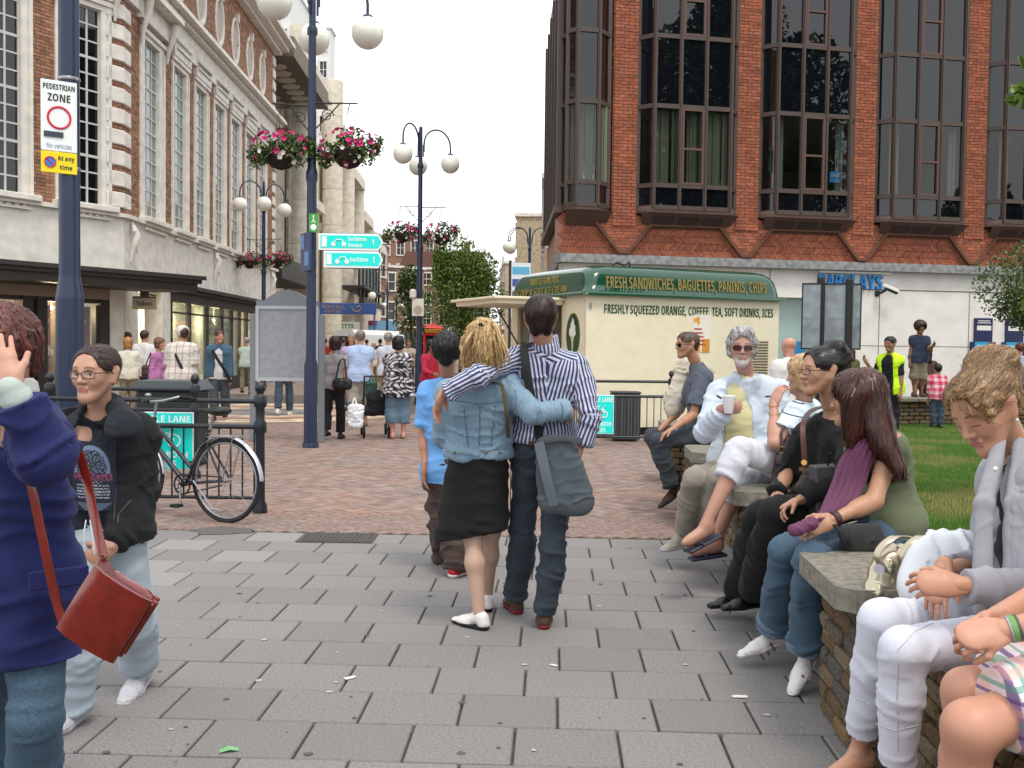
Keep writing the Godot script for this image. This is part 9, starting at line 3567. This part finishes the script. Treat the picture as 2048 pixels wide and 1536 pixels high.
	var dm := extra("man in a blue denim jacket over a white t-shirt walking towards the camera",at.call(440,20.0),V(0.1,0,1),1.74,{"skin": FAIR,"top": {"m": denim("jacket denim",C(0.25,0.37,0.46)),"name": "jacket","hem": 0.02,"sleeve": 1.95,"inf": 0.03,"open": 0.1},"under": {"m": wht,"hem": 0.08,"inf": 0.012},"bottom": {"m": denim("crowd grey denim",C(0.27,0.3,0.32)),"loose": 0.02},"shoe": sh,"hair": [lin(0.25,0.15,0.12),lin(0.36,0.24,0.2)],"look": V(0.6,0,0.8),"stride": 0.1,"g": 1.12})
	band(dm,"strap",[P(424,700,19.8),P(436,720,19.74),P(450,742,19.74),P(462,765,19.8)],V(0.02,0.02,0),0.006,mat("strap black",Color.WHITE))
	extra("bald man in a white polo shirt with a dark strap by the poster stand",at.call(1583,12.6),V(-0.3,0,-1),1.66,{"skin": lin(0.78,0.57,0.5),"top": {"m": wht,"hem": 0.08,"inf": 0.03,"loose": 0.02},"bottom": {"m": khaki},"shoe": sh,"g": 1.12})
	var hv := extra("man in a fluorescent yellow safety vest holding a phone to his ear",at.call(1784,17.2),V(-0.7,0,0.6),1.74,{"skin": lin(0.6,0.43,0.34),"top": {"m": mat("hi vis",C(0.78,0.96,0.08),0.7),"name": "safety_vest","hem": 0.1,"inf": 0.035,"sleeve": 0.0,"open": 0.13},"under": {"m": cloth("crowd navy",C(0.07,0.08,0.13)),"hem": 0.04,"inf": 0.012,"sleeve": 0.9},"bottom": {"m": blk},"shoe": sh,"hair": black_h,"ar": [0.2,0.3,2.75],"g": 1.05})
	var wall_top := 0.682
	var bp: Vector3 = at.call(1838,18.75)
	bp.y = wall_top
	extra("curly haired boy in a navy t-shirt and khaki shorts standing on the back wall",bp,V(-0.1,0,1),1.33,{"skin": DUSK,"head": 1.12,"top": {"m": cloth("boy navy",C(0.16,0.2,0.29)),"hem": 0.06,"inf": 0.02},"bottom": {"m": khaki,"upto": 1.15,"loose": 0.022,"inf": 0.02,"name": "shorts"},"shoe": cloth("brown suede",Color.WHITE),"hair": [lin(0.13,0.08,0.06),lin(0.25,0.17,0.13)],"style": [[0,0.055,-0.02,0,0.055,0.02,0.125,0.12]],"al": [0.35,0.1,2.2],"g": 1.05,"look": V(0.1,-0.4,1)})
	var gin := pattern("gingham",32,32,func(x,y): return C(0.72,0.12,0.25).lerp(C(0.9,0.8,0.84),(0.5 if x > 0.5 else 0.0) + (0.5 if y > 0.5 else 0.0)))
	extra("small child in a red and white checked shirt in front of the back wall",at.call(1878,17.6) + V(0,0.2,0),V(0.2,0,-1),1.08,{"skin": TAN,"head": 1.2,"top": {"m": mat("gingham",Color.WHITE,0.9,{"tex": gin,"tri": true,"scale": 9.0}),"hem": 0.06,"inf": 0.025,"sleeve": 1.5},"bottom": {"m": jean},"shoe": sh,"hair": black_h})
	extra("dark haired person behind the boy on the wall",at.call(1858,19.9),V(-0.2,0,-1),1.6,{"skin": TAN,"top": {"m": cloth("crowd brown",C(0.3,0.2,0.17)),"hem": 0.05},"bottom": {"m": blk},"shoe": sh,"hair": black_h,"style": long,"far": 1.3})
	for q in [[1985,24.0,1.72,C(0.34,0.16,0.16),lin(0.4,0.25,0.2),"person in maroon at the nearer cash machine"],[1958,23.4,1.6,C(0.25,0.28,0.27),lin(0.12,0.1,0.1),"person in dark green waiting left of the cash machine user"],[2042,22.6,1.7,C(0.68,0.7,0.76),lin(0.35,0.16,0.1),"person in a pale top at the right edge cash machine"]]:
		extra(q[5],at.call(q[0],q[1]),away,q[2],{"skin": FAIR,"top": {"m": cloth("top %d" % q[0],q[3]),"hem": 0.06},"bottom": {"m": jean},"shoe": sh,"hair": [q[4],q[4] * 1.5],"far": 1.3})
	extra("person half hidden behind the poster stand",at.call(1698,19.5),away,1.62,{"skin": DUSK,"top": {"m": cloth("crowd moss",C(0.35,0.36,0.2)),"hem": 0.05},"bottom": {"m": blk},"shoe": sh,"hair": black_h,"far": 1.3})
# ---------------------------------------------------------------- bicycle
func make_bicycle() -> void:
	var rear := P(452,951,8.72)
	rear.y = 0.355
	var o := thing("bicycle","dark bicycle with silver mudguard leaning on the near railing","bicycle",V(rear.x,0,rear.z),-0.42)
	var silver := mat("steel",C(0.6,0.6,0.62),0.35,{"metal": 0.8})
	var navy := mat("frame navy",C(0.07,0.08,0.12),0.3)
	var black := mat("strap black",C(0.05,0.05,0.06),0.8)
	var R := 0.345
	var wheels := [V(0,0.355,0),V(-1.04,0.355,0)]
	for w in wheels:
		var m := MB.new()
		var ring := []
		for k in 37:
			var a := TAU * k / 36.0
			ring.append(w + V(cos(a) * R,sin(a) * R,0))
		m.tube(ring,0.018,8,false)
		var tyre := part(o,"wheel",m.mesh(),mat("tyre",C(0.12,0.12,0.12),0.85))
		m = MB.new()
		ring = []
		for k in 37:
			var a := TAU * k / 36.0
			ring.append(w + V(cos(a) * (R - 0.025),sin(a) * (R - 0.025),0))
		m.tube(ring,0.011,6,false)
		m.tube([w + V(0,0,-0.05),w + V(0,0,0.05)],0.022,10)
		part(tyre,"rim",m.mesh(),silver)
		for k in 18:
			m = MB.new()
			var a := TAU * k / 18.0
			m.tube([w + V(cos(a + 0.35) * 0.02,sin(a + 0.35) * 0.02,0.02 if k % 2 else -0.02),w + V(cos(a) * (R - 0.03),sin(a) * (R - 0.03),0)],0.0016,4)
			part(tyre,"spoke",m.mesh(),silver)
		m = MB.new()
		var rings := []
		for k in 19:
			var a := lerpf(0.05,PI * 0.92,k / 18.0)
			var e := V(cos(a),sin(a),0)
			var row := []
			for j in 5:
				var t := (j - 2) / 2.0
				row.append(w + e * (R + 0.042 - 0.014 * t * t) + V(0,0,t * 0.028))
			rings.append(row)
		m.loft(rings,false)
		part(tyre,"mudguard",m.mesh(),mat("guard silver",C(0.78,0.78,0.8),0.25,{"metal": 0.7}))
	var bb := V(-0.43,0.3,0)
	var seat := V(-0.17,0.78,0)
	var headt := V(-0.78,0.86,0)
	var headb := V(-0.84,0.68,0)
	var m := MB.new()
	m.tube([bb,seat],0.017,8)
	m.tube([bb,headb],0.022,8)
	m.tube([bb + V(0.06,0.14,0),headt + V(-0.01,-0.05,0)],0.018,8)
	m.tube([headb,headt],0.021,8)
	for s in [-1.0,1.0]:
		m.tube([bb + V(0,0,s * 0.03),V(0,0.355,s * 0.055)],0.011,6)
		m.tube([seat + V(-0.02,-0.12,s * 0.02),V(0,0.355,s * 0.055)],0.01,6)
		m.tube([headb + V(0,0,s * 0.04),V(-1.04,0.355,s * 0.05)],0.012,6)
	part(o,"frame",m.mesh(),navy)
	m = MB.new()
	m.tube([seat + V(-0.01,-0.04,0),seat + V(0.035,0.13,0)],0.014,8)
	part(o,"seat_post",m.mesh(),silver)
	var f := fielded(0.008,0.0,1.0,1)
	var sp: Vector3 = seat + V(0.03,0.155,0)
	f.flatcap(sp + V(0.1,0.01,-0.035),sp + V(0.1,0.01,0.035),0.055,0.055,Vector3.UP,0.5,0.03)
	f.flatcap(sp + V(0.06,0.0,0),sp + V(-0.15,0.01,0),0.06,0.02,Vector3.UP,0.6,0.04)
	f.off_local = true
	job(o,"saddle",[f],mat("saddle black",C(0.06,0.06,0.065),0.5))
	m = MB.new()
	m.tube([headt,headt + V(0.02,0.14,0)],0.013,8)
	m.tube([headt + V(0.14,0.16,-0.28),headt + V(0.05,0.17,-0.24),headt + V(0.0,0.14,-0.1),headt + V(0.02,0.14,0),headt + V(0.0,0.14,0.1),headt + V(0.05,0.17,0.24),headt + V(0.14,0.16,0.28)],0.012,8)
	var bar := part(o,"handlebar",m.mesh(),silver)
	for s in [-1.0,1.0]:
		m = MB.new()
		m.tube([headt + V(0.06,0.17,s * 0.25),headt + V(0.2,0.155,s * 0.29)],0.017,8)
		part(bar,"grip",m.mesh(),black)
	m = MB.new()
	m.ball(headt + V(0.02,0.2,0.1),0.03,10,V(1,0.6,1))
	part(bar,"bell",m.mesh(),silver)
	m = MB.new()
	var ring := []
	for k in 21:
		var a := TAU * k / 20.0
		ring.append(bb + V(cos(a) * 0.085,sin(a) * 0.085,0.05))
	m.tube(ring,0.008,5,false)
	m.tube([bb + V(0,0,-0.08),bb + V(0,0,0.08)],0.02,8)
	for k in 5:
		var a := TAU * k / 5.0
		m.tube([bb + V(0,0,0.05),bb + V(cos(a) * 0.085,sin(a) * 0.085,0.05)],0.006,4)
	part(o,"chainring",m.mesh(),black)
	m = MB.new()
	m.tube([bb + V(0,0.085,0.05),V(0,0.39,0.05)],0.006,5)
	m.tube([bb + V(0,-0.085,0.05),V(0,0.32,0.05)],0.006,5)
	part(o,"chain",m.mesh(),black)
	m = MB.new()
	m.tube([bb + V(0,0,0.08),bb + V(0.02,-0.17,0.09)],0.01,6)
	m.tube([bb + V(0,0,-0.08),bb + V(-0.02,0.17,-0.09)],0.01,6)
	var cr := part(o,"crank",m.mesh(),silver)
	for q in [V(0.02,-0.17,0.14),V(-0.02,0.17,-0.14)]:
		m = MB.new()
		m.cbox(bb + q,V(0.09,0.025,0.08),0.006)
		part(cr,"pedal",m.mesh(),black)
	m = MB.new()
	for s in [-1.0,1.0]:
		m.tube([V(-0.16,0.72,s * 0.05),V(0.2,0.74,s * 0.06)],0.006,5)
		m.tube([V(0.12,0.735,s * 0.06),V(0.01,0.36,s * 0.06)],0.005,5)
	for k in 4:
		m.tube([V(-0.1 + k * 0.1,0.732,-0.06),V(-0.1 + k * 0.1,0.732,0.06)],0.005,5)
	part(o,"rack",m.mesh(),silver)
	m = MB.new()
	m.tube([V(-0.3,0.34,0.06),V(-0.06,0.12,0.09),V(0.06,0.115,0.1)],0.008,6)
	part(o,"kickstand",m.mesh(),silver)
func _ready() -> void:
	fold.frequency = 1.0
	make_camera_and_light()
	make_ground()
	make_store()
	make_street()
	make_bank()
	make_kiosk()
	make_garden()
	make_railings()
	make_lamps()
	make_boards()
	make_bicycle()
	make_people()
	run_jobs()
	run_seams()
